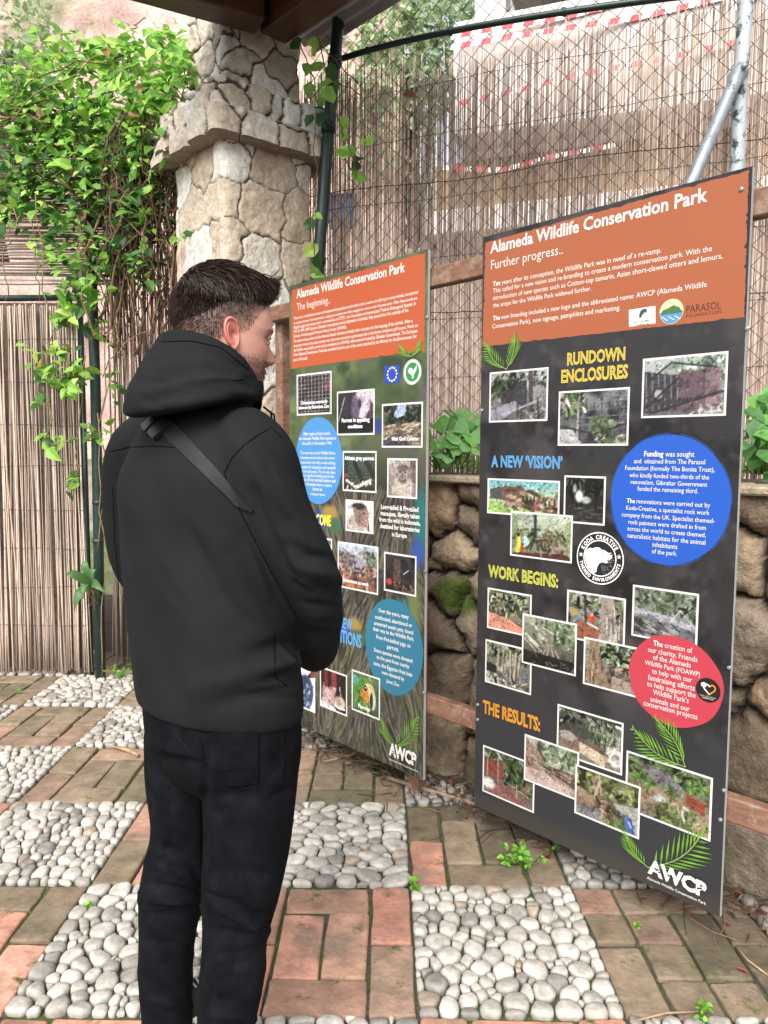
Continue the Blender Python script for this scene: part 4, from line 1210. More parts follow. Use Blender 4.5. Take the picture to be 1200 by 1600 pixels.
        p.grad((.62, .66, .58), (.62, .52, .47)).foliage(.25, .02, 1, .42, 110, [(.42, .5, .36), (.3, .36, .25), (.58, .64, .52)], .08).poly([(0, 0), (.2, .2), (.36, .62), (.3, .75), (0, .7)], (.54, .42, .38)).poly([(.3, .5), (1, .5), (1, .85), (.7, .72), (.4, .66)], (.36, .29, .25)).sticks(.3, .5, 1, .75, 30, ROK, .18, .025, -.1, .5).poly([(0, .72), (.35, .68), (1, .9), (1, 1), (0, 1)], (.72, .62, .58)).sticks(0, .1, .3, .7, 24, ROK, .15, .03, .5, 1.2).noise(10, (.8, .72, .68), .15, .5, 3, amt=.5)
    elif kind == 'stream':
        p.grad((.42, .45, .3), (.45, .38, .3)).foliage(0, 0, 1, .45, 130, [(.45, .5, .25), (.3, .35, .18), (.58, .6, .38), (.2, .2, .12)], .09).sticks(.1, 0, .4, .6, 12, ROK, .3, .04, 1, 2).poly([(0, .4), (.3, .5), (.35, .75), (0, .8)], (.6, .5, .4)).poly([(0, .78), (.35, .74), (.6, 1), (0, 1)], (.5, .49, .5)).poly([(.62, .5), (1, .42), (1, 1), (.8, .9)], (.6, .6, .56)).poly([(.66, .6), (.9, .7), (.96, .98), (.84, .98)], (.28, .42, .72)).sticks(.68, .62, .95, .95, 12, [(.7, .78, .88), (.2, .28, .5)], .08, .02, .8, 1.6).foliage(.5, .6, .8, .95, 50, [(.3, .42, .18), (.45, .56, .25)], .07).sticks(.3, .5, .65, .8, 30, ROK, .1, .04)
    elif kind == 'garden':
        p.grad((.42, .5, .34), (.5, .46, .38)).foliage(0, 0, 1, .3, 90, [(.25, .35, .2), (.4, .5, .28), (.16, .2, .12)], .07).poly([(.12, .1), (.5, .14), (.7, .34), (.6, .46), (.3, .3)], (.46, .44, .47)).poly([(0, .5), (.5, .46), (1, .62), (1, 1), (0, .75)], (.60, .50, .38)).foliage(.4, .62, .85, .98, 120, [(.38, .48, .22), (.28, .38, .16), (.5, .58, .3)], .05)
        for cx, cy in ((.15, .38), (.28, .48), (.55, .42), (.9, .2), (.78, .25)):
            for k in range(16):
                a = p.r.uniform(0, 6.28); p.line(cx, cy, cx + .09 * math.cos(a), cy + .12 * math.sin(a), .014, [(.35, .55, .2), (.5, .66, .3), (.24, .38, .14)][k % 3])
        p.poly([(.72, .36), (.96, .44), (.94, .66), (.72, .56)], (.62, .3, .2)).blob(.4, .62, .1, .06, (.66, .66, .68), .4).noise(16, (.2, .17, .1), .15, .5, 4, amt=.5).line(.55, .42, .55, .6, .015, (.3, .3, .18)).sticks(.6, .6, 1, .9, 16, PALE, .06, .02)
    elif kind == 'hut':
        p.grad((.3, .36, .28), (.5, .4, .38)).foliage(0, 0, 1, .4, 100, GRN + [(.6, .66, .6)], .08).poly([(.0, .25), (.4, .2), (.42, .6), (.0, .6)], (.56, .26, .22)).line(.3, .15, .3, .8, .03, (.6, .5, .42)).line(.08, .2, .08, .7, .03, (.62, .5, .42)).poly([(.5, .1), (.72, .1), (.75, .7), (.5, .65)], (.3, .4, .2)).foliage(.5, .1, .95, .7, 60, GRN, .08).poly([(.15, .75), (.6, .65), (.9, 1), (.1, 1)], (.56, .36, .34)).line(.45, .6, .9, .75, .015, (.72, .68, .62)).line(.68, .58, .68, .86, .025, (.66, .55, .42)).line(.88, .5, .84, .95, .03, (.5, .36, .28)).blob(.1, .78, .14, .12, (.8, .78, .76), .5)
    elif kind == 'cage_mesh':
        p.grad((.2, .16, .15), (.12, .12, .13)).noise(4, (.5, .22, .26), .1, .55, 1).noise(3, (.28, .3, .24), .2, .6, 7)
        for k in range(10): p.line(.02 + k * .105, 0, .03 + k * .105, 1, .014, (.72, .7, .7))
        for k in range(10): p.line(0, .05 + k * .1, 1, .03 + k * .1, .012, (.6, .58, .58))
    elif kind == 'arch_cage':
        p.grad((.28, .22, .24), (.18, .17, .18)).blob(.42, .75, .44, .75, (.24, .24, .25), .08).blob(.68, .3, .24, .34, (.78, .7, .76), .2).blob(.5, .4, .12, .3, (.4, .34, .44), .4).blob(.62, .3, .05, .12, (.3, .24, .32), .5).poly([(.8, 0), (1, 0), (1, .35)], (.8, .76, .78)).line(.02, .7, .2, .12, .02, (.7, .68, .7)).poly([(.8, .55), (1, .3), (1, 1), (.9, 1)], (.42, .32, .34)).poly([(0, .68), (1, .64), (1, .95), (0, .97)], (.15, .15, .16))
    elif kind == 'golf':
        p.grad((.4, .42, .36), (.52, .46, .38)).foliage(0, 0, 1, .4, 120, [(.22, .26, .2), (.32, .36, .28), (.14, .16, .12)], .09).poly([(.4, 0), (.62, 0), (.58, .25), (.38, .32), (.3, .25)], (.62, .72, .86)).poly([(0, .5), (1, .42), (1, .7), (0, .72)], (.56, .48, .38)).sticks(0, .45, 1, .95, 50, [(.75, .68, .56), (.36, .3, .26), (.62, .56, .46), (.8, .74, .62)], .25, .025, -.4, .3).poly([(0, .85), (.3, .8), (.5, 1), (0, 1)], (.3, .3, .34)).sticks(.1, .8, .8, 1, 16, [(.25, .24, .26)], .15, .03)
    elif kind == 'grey_parrots':
        p.grad((.28, .36, .30), (.2, .26, .21))
        for k in range(9): p.line(.05 + k * .11, .1, .05 + k * .11, .9, .008, (.42, .48, .42)).line(0, .1 + k * .09, 1, .1 + k * .09, .008, (.4, .46, .4))
        p.line(.12, .15, .05, .85, .12, (.26, .24, .25)).line(.36, .3, .62, .78, .12, (.22, .21, .22)).line(.72, .25, .95, .6, .13, (.24, .22, .23)).line(.1, .75, .4, .92, .06, (.86, .8, .76)).line(.4, .92, .85, .72, .07, (.84, .76, .72)).sticks(.1, .75, .9, .95, 20, [(.35, .2, .18), (.95, .9, .86)], .06, .03).blob(.08, .62, .06, .05, (.7, .25, .2))
    elif kind == 'monkey':
        p.grad((.72, .68, .66), (.56, .52, .5)).noise(4, (.5, .46, .44), 0, .5, 3).poly([(.78, 0), (1, 0), (1, .7), (.8, .5)], (.46, .38, .37)).blob(.52, .85, .36, .42, (.74, .70, .64), .3).blob(.52, .36, .24, .3, (.62, .57, .52), .25).blob(.24, .3, .08, .1, (.66, .58, .54), .3).blob(.80, .28, .07, .09, (.6, .53, .5), .3).blob(.52, .22, .2, .08, (.42, .38, .35), .5).blob(.44, .33, .035, .025, (.15, .12, .1), .5).blob(.61, .33, .035, .025, (.15, .12, .1), .5).blob(.52, .52, .13, .14, (.52, .46, .44), .4).blob(.52, .44, .03, .08, (.4, .35, .33), .5).line(.45, .58, .59, .58, .02, (.28, .24, .22)).noise(18, (.86, .82, .76), .15, .6, 8, amt=.4)
    elif kind == 'pigtail':
        p.a[:] = (.88, .87, .84); p.blob(.3, .95, .4, .5, (.72, .66, .62), .4).blob(.58, .45, .28, .4, (.56, .47, .42), .25).blob(.48, .16, .26, .12, (.28, .23, .2), .4).blob(.33, .3, .08, .1, (.58, .46, .42), .4).blob(.72, .62, .13, .26, (.68, .48, .46), .4).blob(.68, .38, .04, .03, (.15, .1, .1), .5).blob(.75, .66, .06, .1, (.76, .56, .55), .5).poly([(.8, .95), (.86, .6), (.9, 1)], (.36, .34, .3)).noise(14, (.34, .3, .27), .25, .6, 4, amt=.4)
    elif kind == 'site':
        p.grad((.72, .80, .88), (.52, .36, .30), .05, .6).foliage(.65, .1, 1, .6, 70, [(.42, .46, .38), (.56, .6, .5), (.28, .32, .26)], .08).poly([(.35, .25), (.72, .3), (.72, .6), (.35, .6)], (.6, .58, .64)).foliage(0, .2, .35, .55, 50, [(.4, .36, .34), (.56, .5, .46)], .08).sticks(0, .45, 1, 1, 90, [(.66, .40, .32), (.5, .32, .27), (.74, .62, .56), (.3, .24, .22)], .12, .04).line(.42, .25, .44, .6, .03, (.3, .32, .45)).line(.28, .2, .3, .7, .015, (.35, .32, .3)).line(0, .08, .5, .3, .012, (.45, .44, .45)).poly([(.2, .8), (.6, .86), (.6, 1), (.2, .98)], (.78, .42, .26))
    elif kind == 'dark_corner':
        p.grad((.27, .26, .26), (.2, .18, .17)).poly([(.3, .1), (.52, .12), (.5, .75), (.28, .7)], (.40, .32, .27)).poly([(.5, .1), (.7, .1), (.95, .55), (.75, .7)], (.18, .19, .23)).line(.62, .5, .78, .38, .02, (.85, .85, .85)).blob(.14, .76, .1, .09, (.82, .22, .2), .5).sticks(.35, .6, .95, 1, 50, [(.5, .3, .28), (.35, .26, .24), (.6, .42, .38)], .06, .03).poly([(.8, 0), (1, 0), (1, .3)], (.12, .12, .13))
    elif kind == 'grey_hut':
        p.grad((.6, .6, .58), (.4, .4, .38)).foliage(0, 0, 1, .6, 70, GRY + PALE, .1).poly([(.3, .4), (.8, .35), (.8, .8), (.3, .85)], (.5, .48, .46))
    elif kind == 'blue_bird':
        p.a[:] = (.90, .90, .92); p.blob(.58, .55, .36, .45, (.24, .33, .5), .2).blob(.5, .35, .25, .2, (.2, .26, .42), .3).sticks(.35, .35, .8, .95, 40, [(.4, .5, .66), (.14, .2, .34), (.6, .7, .8)], .1, .04, 1, 2).blob(.25, .35, .1, .06, (.15, .15, .18))
    elif kind == 'fruit_bats':
        p.grad((.2, .15, .16), (.17, .14, .14)).line(.2, 0, .22, .5, .14, (.55, .16, .2)).line(.52, 0, .54, .5, .2, (.62, .2, .26)).blob(.3, .72, .27, .3, (.78, .62, .6), .3, .3).blob(.75, .76, .22, .18, (.82, .70, .60), .3).poly([(.12, .35), (.2, .55), (.05, .6)], (.72, .54, .52)).poly([(.45, .4), (.62, .4), (.55, .62), (.42, .6)], (.74, .54, .56)).line(.75, .35, .85, .8, .03, (.85, .75, .72)).poly([(0, .85), (.6, .95), (.6, 1), (0, 1)], (.9, .88, .86)).noise(12, (.45, .3, .3), .2, .6, 4, amt=.5)
    elif kind == 'parrot':
        p.grad((.38, .48, .3), (.30, .36, .26)).noise(5, (.5, .62, .46), 0, .5, 2).blob(.4, .48, .42, .46, (.34, .58, .22), .15).blob(.62, .4, .2, .22, (.88, .80, .45), .3).blob(.48, .55, .18, .2, (.90, .52, .16), .35).blob(.5, .34, .06, .075, (.08, .08, .08), .3).blob(.5, .33, .02, .02, (.9, .9, .9), .4).blob(.76, .6, .12, .26, (.78, .78, .70), .25).blob(.72, .62, .06, .2, (.2, .22, .18), .35).blob(.1, .2, .14, .12, (.3, .7, .62), .5).sticks(.1, .4, .5, .95, 40, [(.26, .5, .18), (.45, .68, .3), (.2, .38, .14)], .08, .03).line(.55, .8, .6, 1, .06, (.8, .76, .3))
    for _ in range(420):      # fine camera detail: short light and dark flecks of the colour already there
        cx, cy = p.r.uniform(0, 1), p.r.uniform(0, 1); iy, ix = min(int(cy * p.h), p.h - 1), min(int(cx * p.w), p.w - 1)
        a = p.r.uniform(0, 3.14); L = int(p.r.integers(1, 4)); f = p.r.uniform(.5, 1.28)
        for k in range(L):
            y_, x_ = int(iy + k * math.sin(a)), int(ix + k * math.cos(a))
            if 0 <= y_ < p.h and 0 <= x_ < p.w: p.a[y_, x_] = np.clip(p.a[y_, x_] * f, .03, .95)
    p.noise(9, (.1, .1, .1), .05, .7, 61, amt=.35).noise(13, (.85, .85, .8), .2, .8, 63, amt=.14)
    return p.noise(40, (.9, .9, .88), .25, .8, 90, amt=.10).noise(40, (.05, .05, .05), .15, .7, 95, amt=.4)


O2 = [(760, 369), (1183, 263), (1119, 1436), (741.5, 1252)]            # board corners in the photo: TL TR BR BL
O1 = [(451, 447), (674, 389), (659, 1217), (457, 1129)]


class Board:
    def __init__(s, root, bl, br, h, corners):
        s.root = root
        s.bl = np.array([bl[0], bl[1], bl[2]]); e = np.array(br) - np.array(bl); s.w = np.linalg.norm(e); s.U = e / s.w
        s.V = np.array([0, 0, 1.0]); s.N = np.cross(s.U, s.V); s.h = h
        A = []
        for (x, y), (u, v) in zip(corners, ((0, 1), (1, 1), (1, 0), (0, 0))):
            A.append([x, y, 1, 0, 0, 0, -u * x, -u * y, -u]); A.append([0, 0, 0, x, y, 1, -v * x, -v * y, -v])
        s.H = np.linalg.svd(np.array(A))[2][-1].reshape(3, 3)
        s.front = 0.004
    def uv(s, p):
        q = s.H @ np.array([p[0], p[1], 1.0]); return np.array([q[0] / q[2] * s.w, q[1] / q[2] * s.h])
    def P(s, q, lift):
        q = np.asarray(q, float)
        return s.bl + q[..., :1] * s.U + q[..., 1:2] * s.V + (s.front + lift) * s.N
    # ---- printed pieces
    def flat(s, mb, pts, lift, col, thick=0.0):
        V = s.P(np.array(pts), lift); n = len(V)
        mb.add(V, [tuple(range(n))] if s.area(pts) > 0 else [tuple(range(n - 1, -1, -1))], col)
    @staticmethod
    def area(p):
        p = np.array(p); return (p[:, 0] * np.roll(p[:, 1], -1) - np.roll(p[:, 0], -1) * p[:, 1]).sum()
    def photo(s, quad, kind, lift, seed, caps=(), capcol=(.95, .95, .95), res=76, border=0.006, label=None):
        q = [s.uv(p) for p in quad]                     # TL TR BR BL
        x0 = (q[0][0] + q[3][0]) / 2; x1 = (q[1][0] + q[2][0]) / 2; y1 = (q[0][1] + q[1][1]) / 2; y0 = (q[3][1] + q[2][1]) / 2
        mb = MB()
        s.flat(mb, [(x0, y0), (x1, y0), (x1, y1), (x0, y1)], lift, lin([.82, .81, .80]))
        x0 += border; x1 -= border; y0 += border; y1 -= border
        w = res; h = max(16, int(res * (y1 - y0) / (x1 - x0)))
        im = np.clip(pic(kind, w, h, seed).a, 0, 1); g_ = im.mean(-1, keepdims=True); im = lin(np.clip((g_ + (im - g_) * 0.68 - .45) * 1.12 + .41, .02, 1))
        gx = np.linspace(x0, x1, w); gy = np.linspace(y1, y0, h)
        GX, GY = np.meshgrid(gx, gy)
        V = s.P(np.stack([GX, GY], -1), lift + 0.00025)
        mb.grid(V[::-1], im[::-1])
        o = mb.build("photo_print", MT['attr'], s.root)
        if label: o["label"] = label
        if caps:
            t = MB()
            for (st, a, b) in caps: s.text(t, st, a, b, lift + 0.0005, capcol, 0.025)
            t.build("caption", MT['attr'], o)
        return o
    def text(s, mb, st, a, b, lift, col, off=0.0, k=1.0, res=2, inline=None, bold=None):
        pa, pb = s.uv(a), s.uv(b); y_ = (pa[1] + pb[1]) / 2
        if bold:      # first word heavier
            w1 = glyphs(bold, 0.024, res)[0][:, 0].max(); rest = st[len(bold) + 1:]; w2 = glyphs(rest, off, res)[0][:, 0].max(); sc = (pb[0] - pa[0]) / (w1 + .32 + w2)
            s.text_uv(mb, bold, pa[0], pa[0] + w1 * sc, y_, lift, col, 0.024, k, res); s.text_uv(mb, rest, pb[0] - w2 * sc, pb[0], y_, lift, col, off, k, res); return
        s.text_uv(mb, st, pa[0], pb[0], y_, lift, col, off, k, res)
        if inline is not None: s.text_uv(mb, st, pa[0], pb[0], (pa[1] + pb[1]) / 2, lift + 0.0002, inline, -0.032, k, res, ref=off)
    def text_uv(s, mb, st, x0, x1, y, lift, col, off=0.0, k=1.0, res=2, ref=None):
        V, F = glyphs(st, off, res)
        R = V if ref is None else glyphs(st, ref, res)[0]
        lo, hi = R[:, 0].min(), R[:, 0].max()
        sx = (x1 - x0) / (hi - lo)
        Q = np.stack([x0 + (V[:, 0] - lo) * sx, y + V[:, 1] * sx * k], 1)
        mb.add(s.P(Q, lift), F, lin(col))
    def ellipse(s, mb, l, r, t, b, lift, col, n=56, wob=0.006, ring=None):
        L, R_, T, B = (s.uv(p) for p in (l, r, t, b))
        cx, cy = (L[0] + R_[0]) / 2, (T[1] + B[1]) / 2; rx, ry = (R_[0] - L[0]) / 2, (T[1] - B[1]) / 2
        s.disc(mb, cx, cy, rx, ry, lift, col, n, wob); return cx, cy, rx, ry
    def disc(s, mb, cx, cy, rx, ry, lift, col, n=56, wob=0.0):
        th = np.arange(n) / n * 2 * math.pi
        k = 1 + wob * np.sin(3 * th + 1) + wob * .7 * np.sin(7 * th)
        s.flat(mb, np.stack([cx + rx * k * np.cos(th), cy + ry * k * np.sin(th)], 1), lift, lin(col))
    def annulus(s, mb, cx, cy, r0, r1, lift, col, n=64):
        th = np.arange(n) / n * 2 * math.pi
        A = s.P(np.stack([cx + r0 * np.cos(th), cy + r0 * np.sin(th)], 1), lift); B = s.P(np.stack([cx + r1 * np.cos(th), cy + r1 * np.sin(th)], 1), lift)
        mb.add(np.vstack([A, B]), [(i, n + i, n + (i + 1) % n, (i + 1) % n) for i in range(n)], lin(col))
    def frond(s, mb, base, tip, lift, n=12, wid=0.34, curve=0.12):
        a, b = s.uv(base), s.uv(tip); d = b - a; L = np.linalg.norm(d); d /= L; nn = np.array([-d[1], d[0]])
        def spine(t): return a + d * L * t + nn * L * curve * math.sin(t * math.pi) * 1.0
        for i in range(n):
            t = 0.1 + 0.88 * i / (n - 1); p = spine(t); ln = L * wid * (math.sin(min(1, t * 1.15) * math.pi * 0.86 + 0.28)) + 0.006
            for sg in (-1, 1):
                dd = d * 0.80 + nn * sg * 0.6; dd /= np.linalg.norm(dd); e = np.array([-dd[1], dd[0]])
                tip_ = p + dd * ln; w = 0.0012 + L * 0.0085
                g_ = lin([.38, .55, .20]) * rng.uniform(.7, 1.35)
                s.flat(mb, [p, p + dd * ln * .45 + e * w, tip_, p + dd * ln * .45 - e * w], lift + 0.0001 * (i % 3) + (0.00005 if sg > 0 else 0), g_)
        sp = [spine(t) for t in np.linspace(0, 1, 9)]
        for p, q in zip(sp[:-1], sp[1:]):
            s.flat(mb, [p + nn * .0016, p - nn * .0016, q - nn * .0012, q + nn * .0012], lift + 0.0005, lin([.5, .62, .3]))
    def backdrop(s, im):
        h, w = im.shape[:2]
        GX, GY = np.meshgrid(np.linspace(0, s.w, w), np.linspace(s.h, 0, h))
        V = s.P(np.stack([GX, GY], -1), 0.0)
        mb = MB(); mb.grid(V[::-1], lin(np.clip(im, 0, 1))[::-1]); return mb.build("printed_face", MT['attr'], s.root)
    def orange(s, quad, col, lift, seed):
        q = [s.uv(p) for p in quad]; r = np.random.default_rng(seed); pts = []
        for i in range(4):
            a, b = q[i], q[(i + 1) % 4]; d = (b - a) / np.linalg.norm(b - a); nn = np.array([-d[1], d[0]])
            for t in np.linspace(0, 1, 60, endpoint=False):
                pts.append(a + (b - a) * t - nn * abs(r.normal(0, .0014)) - nn * (0.005 if r.random() < .06 else 0))
        q0 = np.mean(pts, 0)
        mb = MB(); V = s.P(np.array(pts + [q0]), lift); n = len(pts)
        sg = s.area(pts) > 0
        mb.add(V, [(i, (i + 1) % n, n) if sg else ((i + 1) % n, i, n) for i in range(n)], lin(col))
        return mb.build("header_panel", MT['attr'], s.root)


_gl = {}
def glyphs(st, off, res):
    key = (st, off, res)
    if key not in _gl:
        cu = bpy.data.curves.new("t", 'FONT'); cu.body = st; cu.resolution_u = res; cu.offset = off; cu.size = 1.0
        ob = bpy.data.objects.new("t", cu)
        me = bpy.data.meshes.new_from_object(ob)
        V = np.zeros(len(me.vertices) * 3); me.vertices.foreach_get("co", V); V = V.reshape(-1, 3)
        F = [tuple(p.vertices) for p in me.polygons]
        bpy.data.objects.remove(ob); bpy.data.curves.remove(cu); bpy.data.meshes.remove(me)
        _gl[key] = (V, F)
    return _gl[key]


def make_board(label, bl, br, h, corners):
    root = empty("information_board", tuple(bl), label, "information board")
    B = Board(root, bl, br, h, corners)
    m = MB()
    c = B.bl + B.U * B.w / 2 + B.V * h / 2 - B.N * 0.003
    m.box(c, (B.w / 2, h / 2, 0.0068), (B.U, B.V, B.N), lin([.62, .62, .62]), bevel=0.001)
    m.build("sheet", MT['attr_matte'], root)
    return B


# ---------------- larger board
B2 = make_board("larger nearer information board headed Further progress, black, with a red circle", (0.335, 2.601, 0.105), (0.933, 1.956, 0.105), 2.0, O2)
p = Paint(150, 340, (.21, .205, .21), 5)
p.noise(5, (.32, .305, .305), .0, .5, 1).noise(11, (.13, .125, .13), .05, .45, 2).noise(24, (.38, .36, .36), .15, .6, 3, amt=.6)
low = np.clip((p.y - 0.70) / 0.1, 0, 1); p.mix(low, (.215, .22, .235))
p.noise(60, (.5, .5, .5), .5, .7, 6, amt=.3).mix(np.clip((p.y - .965) / .03, 0, .5), (.33, .29, .25))
B2.backdrop(p.a * .80)
B2.orange([(763, 377), (1177.5, 269), (1167.5, 502.5), (757.5, 541)], (.60, .335, .215), 0.0004, 3)
WH = (.84, .83, .81)
t = MB(); B2.text(t, "Alameda Wildlife Conservation Park", (771, 394), (1111, 318), 0.0008, WH, 0.022, 1.08); t.build("title", MT['attr'], B2.root)
t = MB(); B2.text(t, "Further progress..", (772, 419), (884, 398), 0.0008, WH, -0.004, 1.12); t.build("subtitle", MT['attr'], B2.root)
t = MB()
for st, a, b in (("Ten years after its conception, the Wildlife Park was in need of a re-vamp.", (775, 446), (1038, 398)),
                 ("This called for a new vision and re-branding to create a modern conservation park. With the", (775, 457.4), (1117.5, 396)),
                 ("introduction of new species such as Cotton-top tamarin, Asian short-clawed otters and lemurs,", (775, 469), (1134, 407.5)),
                 ("the scope for the Wildlife Park widened further.", (775, 480), (928, 455.5)),
                 ("The new branding included a new logo and the abbreviated name: AWCP (Alameda Wildlife", (774.5, 501), (1108.7, 451.7)),
                 ("Conservation Park), new signage, pamphlets and marketing.", (773.7, 512.5), (973, 487))):
    if st.startswith("The new branding"): t.build("body_text", MT['attr'], B2.root); t = MB()
    B2.text(t, st, a, b, 0.0008, WH, 0.002, 1.1, bold=st.split()[0] if st[:4] in ('Ten ', 'The ') else None)
t.build("body_text", MT['attr'], B2.root)
m = MB(); q = [B2.uv(z) for z in ((986.5, 514), (1028, 509), (1028, 481.6), (986.5, 487.3))]; B2.flat(m, q, 0.0008, lin([.88, .86, .84]))
cx, cy = (q[0] + q[2]) / 2
for k in range(7): B2.disc(m, cx + 0.012 * math.sin(k * 2.4) * (k / 7), cy + 0.011 + 0.012 * math.cos(k * 1.9) * (k / 7), .005, .006, 0.0010 + k * 2e-5, (.25, .27, .3), 10)
B2.text_uv(m, "HM GOVERNMENT", cx - .028, cx + .028, cy - .016, 0.0011, (.2, .2, .25), .01); B2.text_uv(m, "OF GIBRALTAR", cx - .022, cx + .022, cy - .024, 0.0011, (.2, .2, .25), .01)
m.build("crest_label", MT['attr'], B2.root)
m = MB(); cx, cy = B2.uv((1053, 491)); r_ = .034
B2.disc(m, cx, cy, r_, r_, 0.0008, (.9, .88, .6)); th = np.linspace(math.pi, 2 * math.pi, 24)
B2.flat(m, [(cx + r_ * .97 * math.cos(x), cy + r_ * .97 * math.sin(x)) for x in th], 0.0010, lin([.32, .52, .72]))
B2.flat(m, [(cx - .032, cy - .006), (cx + .032, cy - .006), (cx + .024, cy + .008), (cx + .006, cy + .017), (cx - .008, cy + .011), (cx - .026, cy + .006)], 0.0012, lin([.24, .42, .24]))
for k in range(9): B2.disc(m, cx - .024 + .006 * k, cy - .014 - .004 * (k % 3), .003, .0015, 0.0014, (.86, .92, .95), 8)
B2.text(m, "PARASOL", (1076, 497), (1131, 484.5), 0.0008, (.28, .13, .1), .0, 1.25); B2.text(m, "FOUNDATION", (1076, 503.5), (1131, 492.5), 0.0008, (.32, .15, .1), .0, .8)
m.build("foundation_logo", MT['attr'], B2.root)
YEL, CYA, LIM, ORA = (.80, .71, .30), (.36, .60, .78), (.74, .75, .32), (.82, .55, .16)
for lines, col, k in (((("RUNDOWN", (889.5, 571), (980, 566)), ("ENCLOSURES", (880, 599), (984, 593.6))), YEL, 1.42), ((("A NEW ‘VISION’", (770.5, 729.5), (881, 732)),), CYA, 1.35),
                      ((("WORK BEGINS:", (765, 898.6), (873, 919)),), LIM, 1.4), ((("THE RESULTS:", (755.5, 1111), (843.6, 1138.5)),), ORA, 1.6)):
    t = MB()
    for st, a, b in lines: B2.text(t, st, a, b, 0.0008, col, 0.035, k, inline=(.42, .38, .16) if col != CYA else (.2, .36, .5))
    t.build("section_heading", MT['attr'], B2.root)
for i, (kind, quad, lf, lb) in enumerate((
        ('old_path', ((769, 581), (860, 575), (859, 658), (768, 660)), 1, "picture of a path beside an old cage"), ('old_cage', ((876.5, 613.5), (987, 608), (984, 699), (874, 699)), 1, "picture of an old cage with a tree"),
        ('box_cage', ((1007.6, 565), (1141, 554.5), (1137.5, 656), (1004.5, 658)), 1, "picture of a mauve boxed enclosure"), ('plan_drawing', ((765, 747), (877, 752), (876, 804), (764, 808)), 1, "coloured drawing of a terraced garden"),
        ('dark_wood', ((884, 745), (949, 747), (946, 824), (882, 818)), 1, "dark picture of tree trunks"), ('tree_drawing', ((801, 799), (897, 806), (895, 881), (799, 868)), 3, "coloured drawing of a big rooted tree and two visitors"),
        ('red_clay', ((764, 916), (832, 929), (831, 994), (763, 980)), 1, "picture of bare reddish earth under trees"), ('worker', ((887, 922), (978, 939), (976, 1010), (885, 1004)), 1, "picture of a worker in red among rocks"),
        ('walls', ((989, 917), (1091.5, 934), (1089, 1017), (986.5, 998)), 1, "picture of grey walls under construction"), ('roots', ((818.6, 957), (902.5, 976), (900, 1057), (816, 1034)), 5, "picture of a spreading tree root above dark water"),
        ('trunk', ((913, 996), (1004, 1017), (1001, 1095), (910.6, 1069)), 3, "picture of a thick tree trunk beside a path"), ('pale_trunks', ((761, 995), (832, 1015.5), (830.5, 1084.5), (759, 1062)), 3, "picture of pale twisted trunks"),
        ('hut', ((756.6, 1161), (835, 1189), (834, 1266), (753.5, 1231)), 1, "picture of a red hut and rope fence"), ('path_new', ((871, 1100), (973, 1130.5), (970, 1213.5), (869, 1174)), 1, "picture of a new path among rocks"),
        ('gorge', ((820, 1144), (908, 1176), (898, 1248), (818.5, 1215)), 3, "picture of a rocky gorge"), ('garden', ((977, 1174), (1111, 1220), (1106, 1317), (974, 1266)), 1, "picture of a planted garden with palms"),
        ('stream', ((897.6, 1193), (999, 1230), (996, 1309), (897, 1271)), 5, "picture of a stream between rocks and ferns"))):
    B2.photo(quad, kind, 0.0006 + 0.0003 * lf, 100 + i, label=lb)
m = MB(); cx, cy, rx, ry = B2.ellipse(m, (956, 786), (1143.6, 788), (1050.5, 683.7), (1050.5, 889), 0.0008, (.145, .325, .68), 72, 0.004)
th = np.linspace(0, 2 * math.pi, 73)
for k in range(72):   # thin scuffed outline round the disc
    if k % 9 in (7, 8): continue
    a0, a1 = th[k], th[k + 1]; r0, r1 = 1.012, 1.02
    B2.flat(m, [(cx + rx * r * math.cos(a), cy + ry * r * math.sin(a)) for r, a in ((r0, a0), (r1, a0), (r1, a1), (r0, a1))], 0.0009, lin([.2, .33, .62]))
disc = m.build("blue_disc", MT['attr'], B2.root)
t = MB()
def z5(x, y): return (740 + x * .38333, 520 + y * .38333)
for st, x0, y0, x1, y1 in (("Funding was sought", 700, 517, 905, 519), ("and  obtained from The Parasol", 659, 543, 948, 552), ("Foundation (formally The Bonita Trust),", 623, 570, 987, 584), ("who kindly funded two-thirds of the", 640, 600, 964, 614),
                           ("renovation, Gibraltar Government", 645, 628, 956, 643), ("funded the remaining third.", 672, 655, 918, 670), ("The renovations were carried out by", 628, 705, 967, 727), ("Koda-Creative, a specialist rock work", 625, 733, 964, 758),
                           ("company from the UK. Specialist themed-", 607, 760, 985, 792), ("rock painters were drafted in from", 634, 790, 949, 820), ("across the world to create themed,", 630, 816, 948, 850), ("naturalistic habitats for the animal", 630, 845, 946, 880),
                           ("inhabitants", 731, 886, 832, 894), ("of the park.", 728, 912, 830, 922)):
    if st.startswith("The renovations"): t.build("lettering", MT['attr'], disc); t = MB()
    B2.text(t, st, z5(x0, y0), z5(x1, y1), 0.0013, WH, 0.004, 1.15, bold=st.split()[0] if st.split()[0] in ('Funding', 'The') else None)
t.build("lettering", MT['attr'], disc)
m = MB(); B2.ellipse(m, (982, 1050), (1129, 1080.7), (1043, 996), (1067, 1144), 0.0024, (.68, .23, .28), 72, 0.01)
disc = m.build("red_disc", MT['attr'], B2.root)
t = MB()
def z6(x, y): return (740 + x * .38333, 820 + y * .38333)
